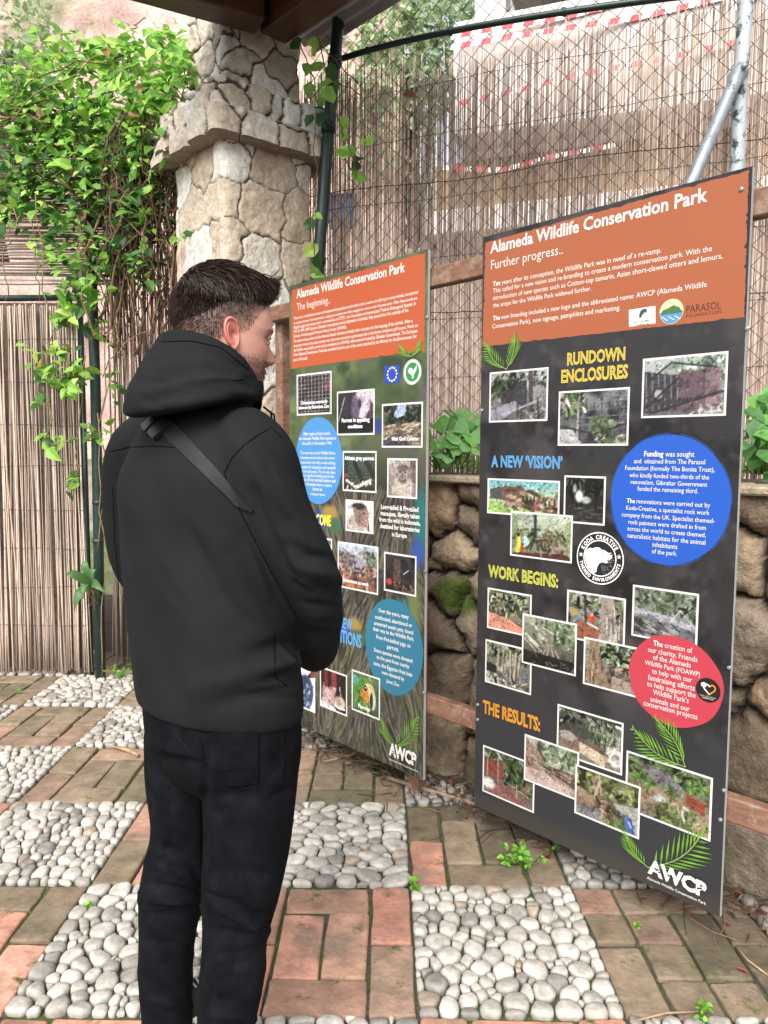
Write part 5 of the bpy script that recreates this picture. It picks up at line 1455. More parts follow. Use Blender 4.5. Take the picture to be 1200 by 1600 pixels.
for st, x0, y0, x1, y1 in (("The creation of", 732, 503, 890, 535), ("our charity, Friends", 710, 530, 910, 570), ("of the Alameda", 730, 560, 884, 595), ("Wildlife Park (FOAWP)", 697, 580, 920, 632), ("to help with our", 725, 615, 888, 655), ("fundraising efforts", 709, 642, 898, 687),
                           ("to help support the", 705, 668, 902, 715), ("Wildlife Park’s", 729, 700, 873, 738), ("animals and our", 718, 728, 877, 772), ("conservation projects", 690, 744, 908, 804)):
    B2.text(t, st, z6(x0, y0), z6(x1, y1), 0.0029, WH, 0.004, 1.2, bold='The' if st[:4] == 'The ' else None)
t.build("lettering", MT['attr'], disc)
m = MB(); cx, cy = B2.uv((1105, 1084)); B2.disc(m, cx, cy, .034, .034, 0.0029, (.13, .12, .12))
def heart(k): return (cx + .004 + .0010 * 16 * math.sin(k) ** 3, cy + .004 + .0010 * (13 * math.cos(k) - 5 * math.cos(2 * k) - 2 * math.cos(3 * k) - math.cos(4 * k)))
ks = np.linspace(0.15, 6.13, 40)
for i, (a, b) in enumerate(zip(ks[:-1], ks[1:])):
    pa, pb = np.array(heart(a)), np.array(heart(b)); d = pb - pa; n_ = np.array([-d[1], d[0]]) / (np.linalg.norm(d) + 1e-9) * .0017
    B2.flat(m, [pa + n_, pa - n_, pb - n_, pb + n_], 0.0032, lin([.9, .55, .2]) if i < 22 else lin([.92, .92, .9]))
B2.disc(m, cx - .012, cy + .013, .008, .007, 0.0033, (.93, .93, .92), 12)
for k, st in enumerate(("Friends of the Alameda", "Wildlife Park")): B2.text_uv(m, st, cx - .022 + .006 * k, cx + .022 - .006 * k, cy - .019 - .006 * k, 0.0032, WH, 0.0)
m.build("charity_badge", MT['attr'], disc)
# round studio logo
m = MB(); cx, cy = B2.uv((938, 875)); R0 = B2.uv((975.5, 878))[0] - cx
B2.disc(m, cx, cy, R0, R0, 0.0008, (.94, .94, .93), 64); B2.disc(m, cx, cy, R0 * .955, R0 * .955, 0.0010, (.13, .13, .135), 64); B2.annulus(m, cx, cy, R0 * .66, R0 * .70, 0.0012, (.94, .94, .93))
def ring_text(st, a0, a1, rad, inward):
    ws = [max(glyphs(ch, 0.03, 2)[0][:, 0].max(), .2) if ch != ' ' else .4 for ch in st]; tot = sum(ws) + .12 * len(st); acc = 0
    for ch, w_ in zip(st, ws):
        th = a0 + (a1 - a0) * (acc + w_ / 2) / tot; acc += w_ + .12
        if ch == ' ': continue
        V, F = glyphs(ch, 0.03, 2); sc = abs(a1 - a0) * rad / tot
        up_ = np.array([math.cos(th), math.sin(th)]) * (1 if not inward else -1); rt = np.array([up_[1], -up_[0]])
        Q = np.array([cx, cy]) + np.array([math.cos(th), math.sin(th)]) * rad + ((V[:, :1] - w_ / 2) * rt + (V[:, 1:2] - .36) * up_ * 1.15) * sc
        m.add(B2.P(Q, 0.0012), F, lin([.94, .94, .93]))
ring_text("KODA CREATIVE", math.radians(158), math.radians(28), R0 * .815, False)
ring_text("THEMED ENVIRONMENTS", math.radians(192), math.radians(352), R0 * .815, True)
def star(cx_, cy_, r, lift, col):
    B2_ = cur
    B2_.flat(m, [(cx_ + r * (1 if k % 2 == 0 else .42) * math.sin(k * math.pi / 5), cy_ + r * (1 if k % 2 == 0 else .42) * math.cos(k * math.pi / 5)) for k in range(10)], lift, lin(col))
cur = B2
for a in (175, 10): star(cx + R0 * .815 * math.cos(math.radians(a)), cy + R0 * .815 * math.sin(math.radians(a)), R0 * .1, 0.0012, (.94, .94, .93))
hp = [(-.62, .12), (-.56, .28), (-.42, .36), (-.3, .34), (-.18, .40), (-.02, .40), (.08, .33), (.2, .32), (.34, .24), (.46, .26), (.52, .18), (.5, .06), (.4, -.02), (.3, -.03), (.36, -.12), (.26, -.16), (.12, -.12), (-.02, -.2), (-.1, -.36), (-.12, -.52), (-.26, -.62), (-.48, -.4), (-.6, -.15)]
B2.flat(m, [(cx + R0 * 1.02 * x, cy + R0 * 1.02 * y) for x, y in hp], 0.0013, lin([.94, .94, .93]))
B2.disc(m, cx + R0 * .12, cy + R0 * .2, R0 * .03, R0 * .025, 0.0015, (.1, .1, .1), 10); B2.disc(m, cx + R0 * .47, cy + R0 * .2, R0 * .05, R0 * .035, 0.0015, (.12, .12, .12), 10)
for k in range(60):
    a = rng.uniform(-1.3, .1); rr = R0 * .62 * math.sqrt(rng.uniform(.1, 1))
    B2.disc(m, cx + rr * math.cos(a), cy + rr * math.sin(a), R0 * .014, R0 * .014, 0.0014, (.6, .6, .6), 5)
m.build("studio_logo", MT['attr'], B2.root)
for (base, tips) in (((796, 577), ((763, 534), (809, 522))), ((1069, 1202), ((988.5, 1140), (1022, 1124))), ((1009, 1355), ((973, 1299), (1098, 1299)))):
    m = MB()
    for k, tp_ in enumerate(tips): B2.frond(m, base, tp_, 0.0024 + 0.001 * k, curve=(.12 if k == 0 else -.1))
    m.build("palm_leaf", MT['attr'], B2.root)


def awcp(B, a, b, k, sa, sb, lift=0.0046):
    t = MB(); B.text(t, "AWCP", a, b, lift, WH, 0.05, k)
    pa, pb = B.uv(a), B.uv(b); L = pb[0] - pa[0]; y = (pa[1] + pb[1]) / 2
    r = np.random.default_rng(4)
    for c in (.13, .36, .66, .86):     # small dark animal cut-outs in the letters
        for j in range(4): B.disc(t, pa[0] + L * (c + .025 * j), y + L * (.10 + .02 * r.uniform(-1, 1)), L * .022, L * .014, lift + .0004, (.15, .15, .16), 8)
    B.text(t, "Alameda Wildlife Conservation Park", sa, sb, lift, WH, 0.008, 1.0)
    t.build("park_logo", MT['attr'], B.root)
awcp(B2, (1009, 1366), (1100, 1400), 1.02, (1008, 1372.5), (1099, 1415))
for (x, y) in ((1165, 300), (1122, 1285), (1128, 1240), (1138, 1050), (748, 1097), (748, 1120), (1172, 520), (757, 640)):
    m = MB(); q = B2.uv((x, y)); V = B2.P(q, 0.0); m.tube([V, V + B2.N * 0.004, V + B2.N * 0.0055], [.0055, .0055, .003], 10); m.build("fixing_screw", MT['galv'], B2.root)

# ---------------- smaller looking, farther board
B1 = make_board("farther information board headed The beginning, bark patterned with pictures and a teal oval", (-0.429, 3.425, 0.110), (0.159, 2.791, 0.110), 2.006, O1)
p = Paint(190, 430, (.27, .27, .22), 9)
p.noise(4, (.34, .36, .24), 0, .5, 1).noise(6, (.18, .18, .16), 0, .5, 2)
r_ = np.random.default_rng(77)
for i in range(1500):
    x, y = r_.uniform(0, 1), r_.uniform(.42, 1); a = 1.57 + .5 * math.sin(x * 9 + y * 4) + r_.normal(0, .15); L = r_.uniform(.03, .12)
    yy0, yy1, xx0, xx1 = int(max(0, (y - .07) * 430)), int(min(430, (y + .07) * 430)), int(max(0, (x - .16) * 190)), int(min(190, (x + .16) * 190))
    c = [(.52, .48, .42), (.42, .38, .36), (.10, .10, .09), (.46, .44, .30), (.13, .12, .13), (.40, .36, .40)][r_.integers(6)]
    sub = Paint(1, 1); sub.a = p.a[yy0:yy1, xx0:xx1]; sub.x = p.x[yy0:yy1, xx0:xx1]; sub.y = p.y[yy0:yy1, xx0:xx1]; sub.asp = p.asp; sub.w = p.w
    if sub.a.size == 0: continue
    sub.line(x, y, x + math.cos(a) * L, y + math.sin(a) * L / p.asp, .006, c); p.a[yy0:yy1, xx0:xx1] = sub.a
top = np.clip((.46 - p.y) / .12, 0, 1)
g_ = Paint(190, 430, (.33, .38, .24), 12); g_.noise(5, (.50, .56, .36), 0, .5, 1).noise(7, (.20, .26, .17), 0, .5, 2).noise(6, (.40, .34, .44), .15, .5, 5, amt=.7)
p.a = p.a * (1 - top[..., None]) + g_.a * top[..., None]
p.blob(.70, .318, .08, .014, (.2, .25, .5), .8, .3).blob(.97, .50, .05, .06, (.16, .42, .42), .8, .3).blob(.95, .56, .04, .03, (.2, .32, .62), .8, .3).blob(.93, .66, .05, .06, (.42, .46, .28), .9, .4)
for (cx, cy) in ((.27, .515), (.45, .745)):
    p.blob(cx, cy, .075, .02, (.20, .26, .62), .6, .3).blob(cx + .07, cy - .015, .06, .015, (.62, .52, .28), .7, .3).blob(cx + .1, cy + .012, .05, .015, (.26, .4, .3), .7, .3)
p.blob(.86, .685, .05, .03, (.2, .5, .5), .7, .3).blob(.45, .62, .05, .02, (.62, .6, .3), .8, .4).blob(.78, .62, .05, .02, (.3, .3, .5), .9, .4)
B1.backdrop(p.a * .92)
B1.orange([(455, 453), (670, 394.6), (667, 554), (454.5, 581)], (.67, .32, .18), 0.0004, 8)
t = MB(); B1.text(t, "Alameda Wildlife Conservation Park", (463, 466.6), (637, 426), 0.0008, WH, 0.022, 1.12); t.build("title", MT['attr'], B1.root)
t = MB(); B1.text(t, "The beginning..", (463.8, 485.8), (517, 476), 0.0008, WH, -0.002, 1.15); t.build("subtitle", MT['attr'], B1.root)
t = MB()
def zA(x, y): return (430 + x * .225, 380 + y * .225)
for st, x0, y0, x1, y1 in (("There was a worldwide increase in threatened wild populations and trade is also a source of suffering to many animals, transported", 128, 540, 1012, 362),
                           ("to overseas markets. Commonly used as a staging post, animals were often smuggled en route to other European ports. Often these animals are", 128, 575, 1005, 402),
                           ("illegally caught and transported in contravention of CITES - the Convention on International Trade in Endangered Species. In", 128, 608, 995, 442),
                           ("1991 & 1994, HM Customs Gibraltar intercepted several shipments of animals; they passed into the custody of the", 128, 640, 942, 488),
                           ("Gibraltar Ornithological & Natural History Society (GONHS).", 128, 670, 505, 605), ("The need to house them led the Alameda Botanic Gardens to kindly offer a location for the keeping of the animals. After a", 128, 706, 970, 566),
                           ("temporary home in the plant nursery area, they were moved to a permanent site in the former miniature golf course. Work on", 128, 740, 1008, 600), ("the facilities was initially carried out by volunteers for GONHS, with materials funded by Gibraltar Government. The European", 128, 770, 1005, 640),
                           ("Union Regional Development Fund also provided funds for part of the work, matched by the Ministry for the Environment, for", 128, 803, 1000, 678), ("part of the park.", 128, 838, 228, 824)):
    if st.startswith("The need to house"): t.build("body_text", MT['attr'], B1.root); t = MB()
    B1.text(t, st, zA(x0, y0), zA(x1, y1), 0.0008, WH, 0.012, 1.25)
t.build("body_text", MT['attr'], B1.root)
def zB(x, y): return (440 + x * .21667, 640 + y * .21667)
def zC(x, y): return (440 + x * .21667, 900 + y * .21667)
for i, (kind, quad, lf, lb, caps) in enumerate((
        ('cage_mesh', ((463, 591), (519, 584), (520, 653), (465, 656)), 1, "picture of a caged animal behind wire mesh", (("Chimpanzees eventually", zA(180, 1143), zA(370, 1138)), ("taken on by Barcelona Zoo", zA(165, 1178), zA(380, 1172)))),
        ('arch_cage', ((527, 618), (588, 613.5), (587.5, 686.5), (529, 688)), 1, "dark picture of a caged parrot", (("Parrots in appalling", zA(470, 1274), zA(665, 1270)), ("conditions", zA(513, 1316), zA(615, 1316)))),
        ('golf', ((599, 639), (664, 634), (663, 708), (599, 707)), 1, "picture of an overgrown mini golf course", (("Mini Golf Course", zA(822, 1405), zA(1003, 1405)),)),
        ('grey_parrots', ((537, 712), (590.6, 712.6), (590, 778.7), (537, 775)), 1, "picture of grey parrots on a branch", (("African grey parrots", zB(462, 398), zB(678, 402)),)),
        ('monkey', ((607, 724), (654.5, 724.5), (654, 788), (607, 785.6)), 1, "picture of a long tailed monkey", ()), ('pigtail', ((541, 788), (585.6, 791.7), (585, 842.6), (542, 837.6)), 1, "picture of a pink faced monkey on white", ()),
        ('grey_hut', ((470, 843), (520.6, 850), (520, 925), (470, 915)), 1, None, ()), ('site', ((529, 853.4), (592.7, 862.5), (592, 937), (529, 924)), 1, "picture of people working on a red earth site", (("Volunteers at work", zB(450, 1272), zB(635, 1308)),)),
        ('dark_corner', ((601.4, 870), (652, 877), (651, 940.7), (601.4, 929)), 1, "dark picture with a red flower", ()), ('blue_bird', ((462, 1045), (494.6, 1056), (493.7, 1116), (462, 1106)), 1, "picture of a blue bird on white", ()),
        ('fruit_bats', ((502, 1047), (544, 1059), (543, 1121), (501, 1107)), 1, "picture of pale bats on red cloth", (("Fruit bats", zC(390, 962), zC(462, 985)),)), ('parrot', ((551, 1049.5), (595, 1065), (594, 1128), (550.5, 1111)), 3, "picture of a green and orange parrot", (("Parrots", zC(560, 965), zC(640, 985)),)))):
    B1.photo(quad, kind, 0.0006 + 0.0003 * lf, 200 + i, caps=caps, label=lb, res=60, border=0.0075)
cur = B1
m = MB(); q = [B1.uv(z) for z in ((604, 606), (628, 603), (627.5, 576), (603, 578))]; B1.flat(m, q, 0.0008, lin([.14, .26, .66])); cx, cy = np.mean(q, 0)
rr = abs(q[1][0] - q[0][0]) * .3
for k in range(12): star(cx + rr * math.sin(k * math.pi / 6), cy + rr * math.cos(k * math.pi / 6), .0065, 0.0010, (.95, .88, .4))
m.build("flag_emblem", MT['attr'], B1.root)
m = MB(); cx, cy = B1.uv((647.6, 587.5)); R1 = B1.uv((662, 586))[0] - cx
B1.disc(m, cx, cy, R1, R1, 0.0008, (.93, .94, .92)); B1.annulus(m, cx, cy, R1 * .93, R1 * .97, 0.0010, (.15, .4, .22)); B1.disc(m, cx, cy, R1 * .76, R1 * .76, 0.0010, (.2, .5, .28))
B1.flat(m, [(cx + R1 * x, cy + R1 * y) for x, y in ((-.5, .1), (-.3, .35), (-.05, .3), (.1, .1), (.5, .5), (.42, .1), (.15, -.25), (.1, -.5), (-.02, -.5), (-.05, -.25), (-.3, -.1))], 0.0012, lin([.93, .94, .92]))
B1.disc(m, cx - R1 * .3, cy + R1 * .22, R1 * .05, R1 * .05, 0.0014, (.1, .2, .14), 8)
m.build("bird_emblem", MT['attr'], B1.root)
m = MB(); B1.ellipse(m, (463, 723), (536.6, 731), (498.5, 657.8), (499, 795.6), 0.0016, (.28, .52, .74), 60, 0.006); disc = m.build("light_blue_oval", MT['attr'], B1.root)
t = MB()
for st, x0, y0, x1, y1 in (("After years of hard work,", 160, 218, 360, 215), ("the Alameda Wildlife Park opened to", 128, 252, 400, 250), ("the public in November 1994.", 152, 288, 370, 285), ("The main aims of the Wildlife Park is", 140, 356, 395, 358), ("rehoming rescued animals that cannot", 142, 390, 392, 393), ("be returned to the wild, as well as being", 128, 425, 395, 428),
                           ("a centre for education and research", 140, 460, 398, 464), ("for the local people. The zoo also takes", 140, 490, 395, 496), ("part in captive breeding and in the", 140, 520, 385, 528), ("study of how animals behave and", 142, 552, 398, 560), ("what threatens them in nature,", 150, 582, 372, 594), ("home to", 232, 620, 300, 624), ("endangered species.", 215, 652, 322, 658)):
    if st.startswith("The main aims"): t.build("lettering", MT['attr'], disc); t = MB()
    B1.text(t, st, zB(x0, y0), zB(x1, y1), 0.0020, WH, 0.012, 1.15)
t.build("lettering", MT['attr'], disc)
m = MB(); B1.ellipse(m, (572, 1004), (661, 1028), (615.5, 943), (624, 1092), 0.0012, (.18, .43, .53), 60, 0.005); disc = m.build("teal_oval", MT['attr'], B1.root)
t = MB()
for st, x0, y0, x1, y1 in (("Over the years, many", 705, 285, 920, 345), ("confiscated, abandoned or", 680, 335, 945, 400), ("unwanted exotic pets, found", 672, 378, 952, 450), ("their way to the Wildlife Park.", 665, 415, 957, 500), ("From Pot-bellied pigs, to", 688, 470, 932, 550), ("parrots.", 765, 545, 850, 572), ("Some species were donated", 672, 565, 945, 650),
                           ("to the park from nearby", 690, 612, 922, 692), ("zoos, the Egyptian fruit bats", 668, 655, 943, 752), ("were donated by", 725, 722, 885, 776), ("Jerez Zoo", 758, 785, 850, 815)):
    if st.startswith("Some species"): t.build("lettering", MT['attr'], disc); t = MB()
    B1.text(t, st, zC(x0, y0), zC(x1, y1), 0.0017, WH, 0.016, 1.15)
t.build("lettering", MT['attr'], disc)
t = MB()
for st, x0, y0, x1, y1 in (("Long-tailed & Pig-tailed", 725, 755, 995, 775), ("macaques, illegally taken", 722, 800, 1002, 825), ("from the wild in Indonesia,", 712, 840, 1008, 877), ("destined for laboratories", 718, 888, 1002, 925), ("in Europe", 803, 948, 910, 966)):
    B1.text(t, st, zB(x0, y0), zB(x1, y1), 0.0010, WH, 0.03, 1.15)
t.build("caption", MT['attr'], B1.root)
t = MB(); B1.text(t, "WELCOME", (478, 824), (518.5, 831), 0.0010, (.95, .85, .2), 0.035, 1.7); t.build("section_heading", MT['attr'], B1.root)
t = MB(); B1.text(t, "NEW", (531, 986.5), (551.8, 991), 0.0010, CYA, 0.035, 1.7); B1.text(t, "ADDITIONS", (511, 1003), (565.8, 1017), 0.0010, CYA, 0.035, 1.75); t.build("section_heading", MT['attr'], B1.root)
for (base, tips) in (((647, 563), ((628, 545), (662, 538))), ((615.5, 1168), ((596, 1125), (652, 1121)))):
    m = MB()
    for k, tp_ in enumerate(tips): B1.frond(m, base, tp_, 0.0024 + 0.001 * k, curve=(.12 if k == 0 else -.1))
    m.build("palm_leaf", MT['attr'], B1.root)
awcp(B1, (608.5, 1176), (650.5, 1197), 1.35, (609, 1183), (653, 1208))
for (x, y) in ((666, 900), (662, 1085), (672, 500), (456, 760)):
    m = MB(); q = B1.uv((x, y)); V = B1.P(q, 0.0); m.tube([V, V + B1.N * 0.004, V + B1.N * 0.0055], [.0055, .0055, .003], 10); m.build("fixing_screw", MT['galv'], B1.root)

# ---------------- timber frame carrying both boards
fr = empty("timber_frame", tuple(B1.bl * [1, 1, 0]), "brown timber post and rail frame carrying both information boards", "frame")
def along(s, back, z):     # s from the near right corner of the larger board towards the pillar
    p = np.array([0.933, 1.956]) + DIRP * s - B2.N[:2] * back
    return (p[0], p[1], z)
AX = ((DIRP[0], DIRP[1], 0), (B2.N[0], B2.N[1], 0), (0, 0, 1))
for z in (2.02, 0.405):
    m = MB(); m.box(along(0.69, 0.042, z), (1.53, 0.022, 0.035), AX, bevel=0.004); m.build("rail", MT['raili'], fr)
for s in (-0.55, 1.262, 2.19):
    m = MB(); m.box(along(s, 0.093, 1.02), (0.028, 0.026, 1.02), AX, bevel=0.004); m.build("post", MT['raili'], fr)
for s in (-0.55, 1.262, 2.19):
    for z in (2.02, 0.405):
        m = MB(); m.tube([along(s, 0.022, z), along(s, 0.012, z)], 0.006, 8); m.build("bolt", MT['galv'], fr)
# ================================================================== THE MAN
PF = Vector((math.sin(math.radians(45)), math.cos(math.radians(45)), 0))     # he faces the boards
PRT = Vector((PF.y, -PF.x, 0))
PO = Vector((-0.40, 1.58, 0))
man = empty("person", tuple(PO), "man with short dark hair in a black hooded jacket and black jeans, reading the boards", "person")

MT['skin'] = mat("skin", attr=True, rough=0.5, noise=(60, 0.93, 1.05), bump=[(240, 0.12, 0.001)])
MT['skin'].node_tree.nodes["Principled BSDF"].inputs["Subsurface Weight"].default_value = 0.12
MT['skin'].node_tree.nodes["Principled BSDF"].inputs["Subsurface Radius"].default_value = (0.012, 0.005, 0.003)
MT['hair'] = mat("dark_brown_hair", attr=True, rough=0.5, spec=0.25)
MT['jacket'] = mat("black_softshell", (0.0135, 0.0146, 0.0157), 0.92, noise=(7, 0.8, 1.15), bump=[(900, 0.25, 0.0008), (60, 0.12, 0.004)], spec=0.10)
MT['denim'] = mat("black_denim", (0.0058, 0.0066, 0.0084), 0.95, noise=(24, 0.6, 1.5), noise2=[(8, (0.013, 0.0145, 0.0175), 0.55, 0.72)], bump=[(700, 0.4, 0.001), (80, 0.15, 0.004)], spec=0.06)
MT['stitch'] = mat("black_stitching", (0.0045, 0.0048, 0.005), 0.95, spec=0.03)
MT['thread'] = mat("grey_stitching", (0.012, 0.013, 0.016), 0.9, spec=0.05)
MT['webbing'] = mat("black_webbing", (0.013, 0.0145, 0.0145), 0.6, spec=0.25, bump=[(1200, 0.4, 0.0006)])
MT['buckle'] = mat("black_plastic", (0.012, 0.012, 0.013), 0.38)
MT['shoe'] = mat("black_canvas", (0.012, 0.012, 0.013), 0.7, bump=[(500, 0.2, 0.001)])
MT['white_rubber'] = mat("white_rubber", (0.62, 0.62, 0.60), 0.6, noise=(20, 0.85, 1.05))


def ering(c, a, b, n=40, ex=2.2, fa=PF, ra=PRT, tilt=0.0):
    th = np.arange(n) / n * 2 * math.pi
    k = (np.abs(np.cos(th)) ** ex + np.abs(np.sin(th)) ** ex) ** (-1 / ex)
    x, y = a * np.cos(th) * k, b * np.sin(th) * k
    P = np.array(list(c)) + x[:, None] * np.array(list(ra)) + y[:, None] * np.array(list(fa))
    P[:, 2] += tilt * y
    return P


def px_rings(rows, ratio=None, n=40, Y=1.58, ex=2.2, tilt=0.0):
    out = []
    for (py, L, R, rt, *rest) in rows:
        Yc = rest[0] if rest else Y
        a_, b_ = W(L, py, Yc), W(R, py, Yc)
        hx = (b_.x - a_.x) / 2
        a = hx / math.sqrt(0.5 * (1 + rt * rt))
        out.append(ering((a_ + b_) / 2, a, a * rt, n, ex, tilt=tilt))
    return np.array(out)


def limb(mb, pts, rad, n=20):
    P = np.array([list(p) for p in pts]); k = np.linspace(0, 1, len(P)); kk = np.linspace(0, 1, 4 * len(P))
    def cr(v):   # smooth interpolation through the joints
        v = np.asarray(v, float); o = []
        for t in kk:
            s = t * (len(v) - 1); i = min(int(s), len(v) - 2); f = s - i
            p0, p1, p2, p3 = v[max(i - 1, 0)], v[i], v[i + 1], v[min(i + 2, len(v) - 1)]
            o.append(0.5 * ((2 * p1) + (-p0 + p2) * f + (2 * p0 - 5 * p1 + 4 * p2 - p3) * f * f + (-p0 + 3 * p1 - 3 * p2 + p3) * f ** 3))
        return np.array(o)
    mb.tube(cr(P), cr(rad), n)


def ball(mb, c, r, n=12):
    th = np.linspace(-math.pi / 2 * .98, math.pi / 2 * .98, n); az = np.arange(2 * n) / (2 * n) * 2 * math.pi
    r = np.array(r if hasattr(r, '__len__') else (r, r, r))
    rings = [np.array(list(c)) + np.stack([np.cos(t) * np.cos(az) * r[0], np.cos(t) * np.sin(az) * r[1], np.full(2 * n, math.sin(t)) * r[2]], 1) for t in th]
    mb.loft(np.array(rings))


def remesh(mb, voxel, smooth=8, fac=0.5):
    me = mb.mesh("tmp"); ob = bpy.data.objects.new("tmp", me); COL.objects.link(ob)
    md = ob.modifiers.new("r", 'REMESH'); md.mode = 'VOXEL'; md.voxel_size = voxel
    s = ob.modifiers.new("s", 'SMOOTH'); s.iterations = smooth; s.factor = fac
    dg = bpy.context.evaluated_depsgraph_get(); dg.update()
    out = bpy.data.meshes.new_from_object(ob.evaluated_get(dg))
    bpy.data.objects.remove(ob); bpy.data.meshes.remove(me)
    return out


def vget(me):
    V = np.zeros(len(me.vertices) * 3); me.vertices.foreach_get("co", V); return V.reshape(-1, 3)


def nget(me):
    V = np.zeros(len(me.vertices) * 3); me.vertices.foreach_get("normal", V); return V.reshape(-1, 3)


def vset(me, V):
    me.vertices.foreach_set("co", V.ravel()); me.update()


def to_px(V):
    d = V - np.array([0, 0, CAM_H]); R, U, F_ = (np.array(list(q)) for q in (RI, UP, fw))
    z = d @ F_; return 600 + FPX * (d @ R) / z, 800 - FPX * (d @ U) / z


def folds(V, N, lines, side=None):
    """Cloth creases: each line is (x0, y0, x1, y1, width, height) measured on the photo, pressed into the surface that faces the viewer."""
    x, y = to_px(V); cam_side = ((np.array([0, 0, CAM_H]) - V) * N).sum(1) > 0
    h = np.zeros(len(V))
    for (x0, y0, x1, y1, w, a) in lines:
        dx, dy = x1 - x0, y1 - y0; L = dx * dx + dy * dy
        t = ((x - x0) * dx + (y - y0) * dy) / L; tc = np.clip(t, 0, 1)
        d = np.hypot(x - x0 - tc * dx, y - y0 - tc * dy)
        h += a * np.exp(-(d / w) ** 2) * (0.35 + 0.65 * np.sin(np.pi * np.clip(tc, 0.03, 0.97)))
    return h * cam_side


# ---- jacket: torso and both sleeves grown into one cloth surface
tor = MB()
rows = [(1106, 210, 473, .74), (1085, 206, 476, .74), (1050, 201, 474, .72), (960, 191, 464, .70), (880, 182, 456, .68), (800, 178, 448, .64), (745, 180, 437, .60), (706, 192, 420, .56), (676, 214, 404, .56), (648, 248, 394, .66), (615, 276, 388, .8), (590, 286, 382, .85)]
tor.loft(px_rings(rows, tilt=-0.11)[::-1])
RS, RE, RW = W(405, 716, 1.455), W(478, 892, 1.475), W(495, 1008, 1.655)
limb(tor, [W(372, 672, 1.50), RS, W(431, 800, 1.455), RE, W(491, 950, 1.55), RW, W(488, 1020, 1.71)], [.058, .074, .071, .064, .060, .051, .047])
limb(tor, [W(258, 668, 1.66), W(216, 712, 1.74), W(206, 800, 1.80), W(222, 895, 1.86), W(310, 960, 1.95), W(420, 995, 1.90), W(448, 1002, 1.87)], [.058, .073, .068, .061, .056, .05, .047])
jm = remesh(tor, 0.0065, 14)
V, N = vget(jm), nget(jm)
fl = [(250, 800, 370, 975, 34, -.006), (330, 830, 430, 985, 20, .006), (235, 860, 330, 1010, 28, .004), (360, 870, 455, 1010, 16, -.006), (300, 1075, 440, 1040, 18, .004), (330, 1105, 470, 1062, 14, -.004), (395, 1020, 470, 1000, 12, -.006),
      (410, 1045, 470, 1028, 10, .006), (205, 900, 225, 1060, 16, .003), (260, 1010, 275, 1120, 22, -.003), (380, 700, 440, 800, 14, .005), (400, 690, 470, 760, 10, -.005), (430, 740, 480, 850, 12, .004), (395, 770, 470, 930, 10, -.005), (420, 800, 490, 930, 12, .005),
      (450, 850, 522, 880, 9, -.005), (460, 880, 528, 905, 10, .006), (465, 912, 528, 930, 9, -.004), (475, 960, 528, 965, 12, .004), (470, 985, 528, 1000, 10, -.003), (190, 740, 215, 830, 14, .004), (225, 705, 250, 800, 18, -.003), (300, 720, 350, 800, 26, .003)]
fl2 = [(386, 1077, 455, 1067, 5, .005), (395, 1090, 470, 1090, 5, -.004), (415, 1060, 448, 1050, 4, -.004), (440, 1000, 455, 1045, 5, .005), (290, 820, 345, 930, 9, -.004), (345, 930, 420, 1000, 9, -.004), (385, 850, 420, 930, 6, .004), (440, 800, 488, 850, 6, -.004), (470, 870, 520, 868, 5, -.004), (455, 900, 500, 925, 5, .004), (470, 940, 520, 948, 5, -.004), (480, 972, 526, 978, 4, .004), (400, 700, 430, 750, 6, -.003), (215, 950, 222, 1080, 8, .003), (240, 880, 300, 960, 10, -.003)]
h = 2.1 * folds(V, N, fl) + 1.6 * folds(V, N, fl2) + 0.0035 * vnoise(V * [1, 1, .55], 7, 31, 2) + 0.001 * vnoise(V, 18, 32, 2)
# loose hem: the jacket flares a touch and is cut straight below
vset(jm, V + N * h[:, None])
jk = link("jacket", jm, MT['jacket'], man, smooth=True)
bm_v = vget(jm)
JB = BVHTree.FromPolygons([tuple(v) for v in bm_v], [tuple(p.vertices) for p in jm.polygons])


def on_surf(bvh, px, py, off=0.002):
    d = (RI * ((px - 600) / FPX) - UP * ((py - 800) / FPX) + fw).normalized()
    loc, nor, idx, dist = bvh.ray_cast(Vector((0, 0, CAM_H)), d)
    if loc is None: return None
    if nor.dot(d) > 0: nor = -nor
    return loc + nor * off, nor


def seam(name, bvh, pxs, mt, parent, r=0.0011, off=0.0004, step=7, dash=None):
    pts = []
    for (a, b) in zip(pxs[:-1], pxs[1:]):
        n = max(2, int(math.hypot(b[0] - a[0], b[1] - a[1]) / step))
        for i in range(n):
            t = i / n; q = on_surf(bvh, a[0] + (b[0] - a[0]) * t, a[1] + (b[1] - a[1]) * t, off)
            if q: pts.append(q[0])
    q = on_surf(bvh, *pxs[-1], off)
    if q: pts.append(q[0])
    m = MB()
    if dash:
        for i in range(0, len(pts) - 1): m.tube([pts[i], pts[i].lerp(pts[i + 1], .6)], r, 4)
    elif len(pts) > 1: m.tube(pts, r, 5)
    return m.build(name, mt, parent, smooth=True) if m.n else None


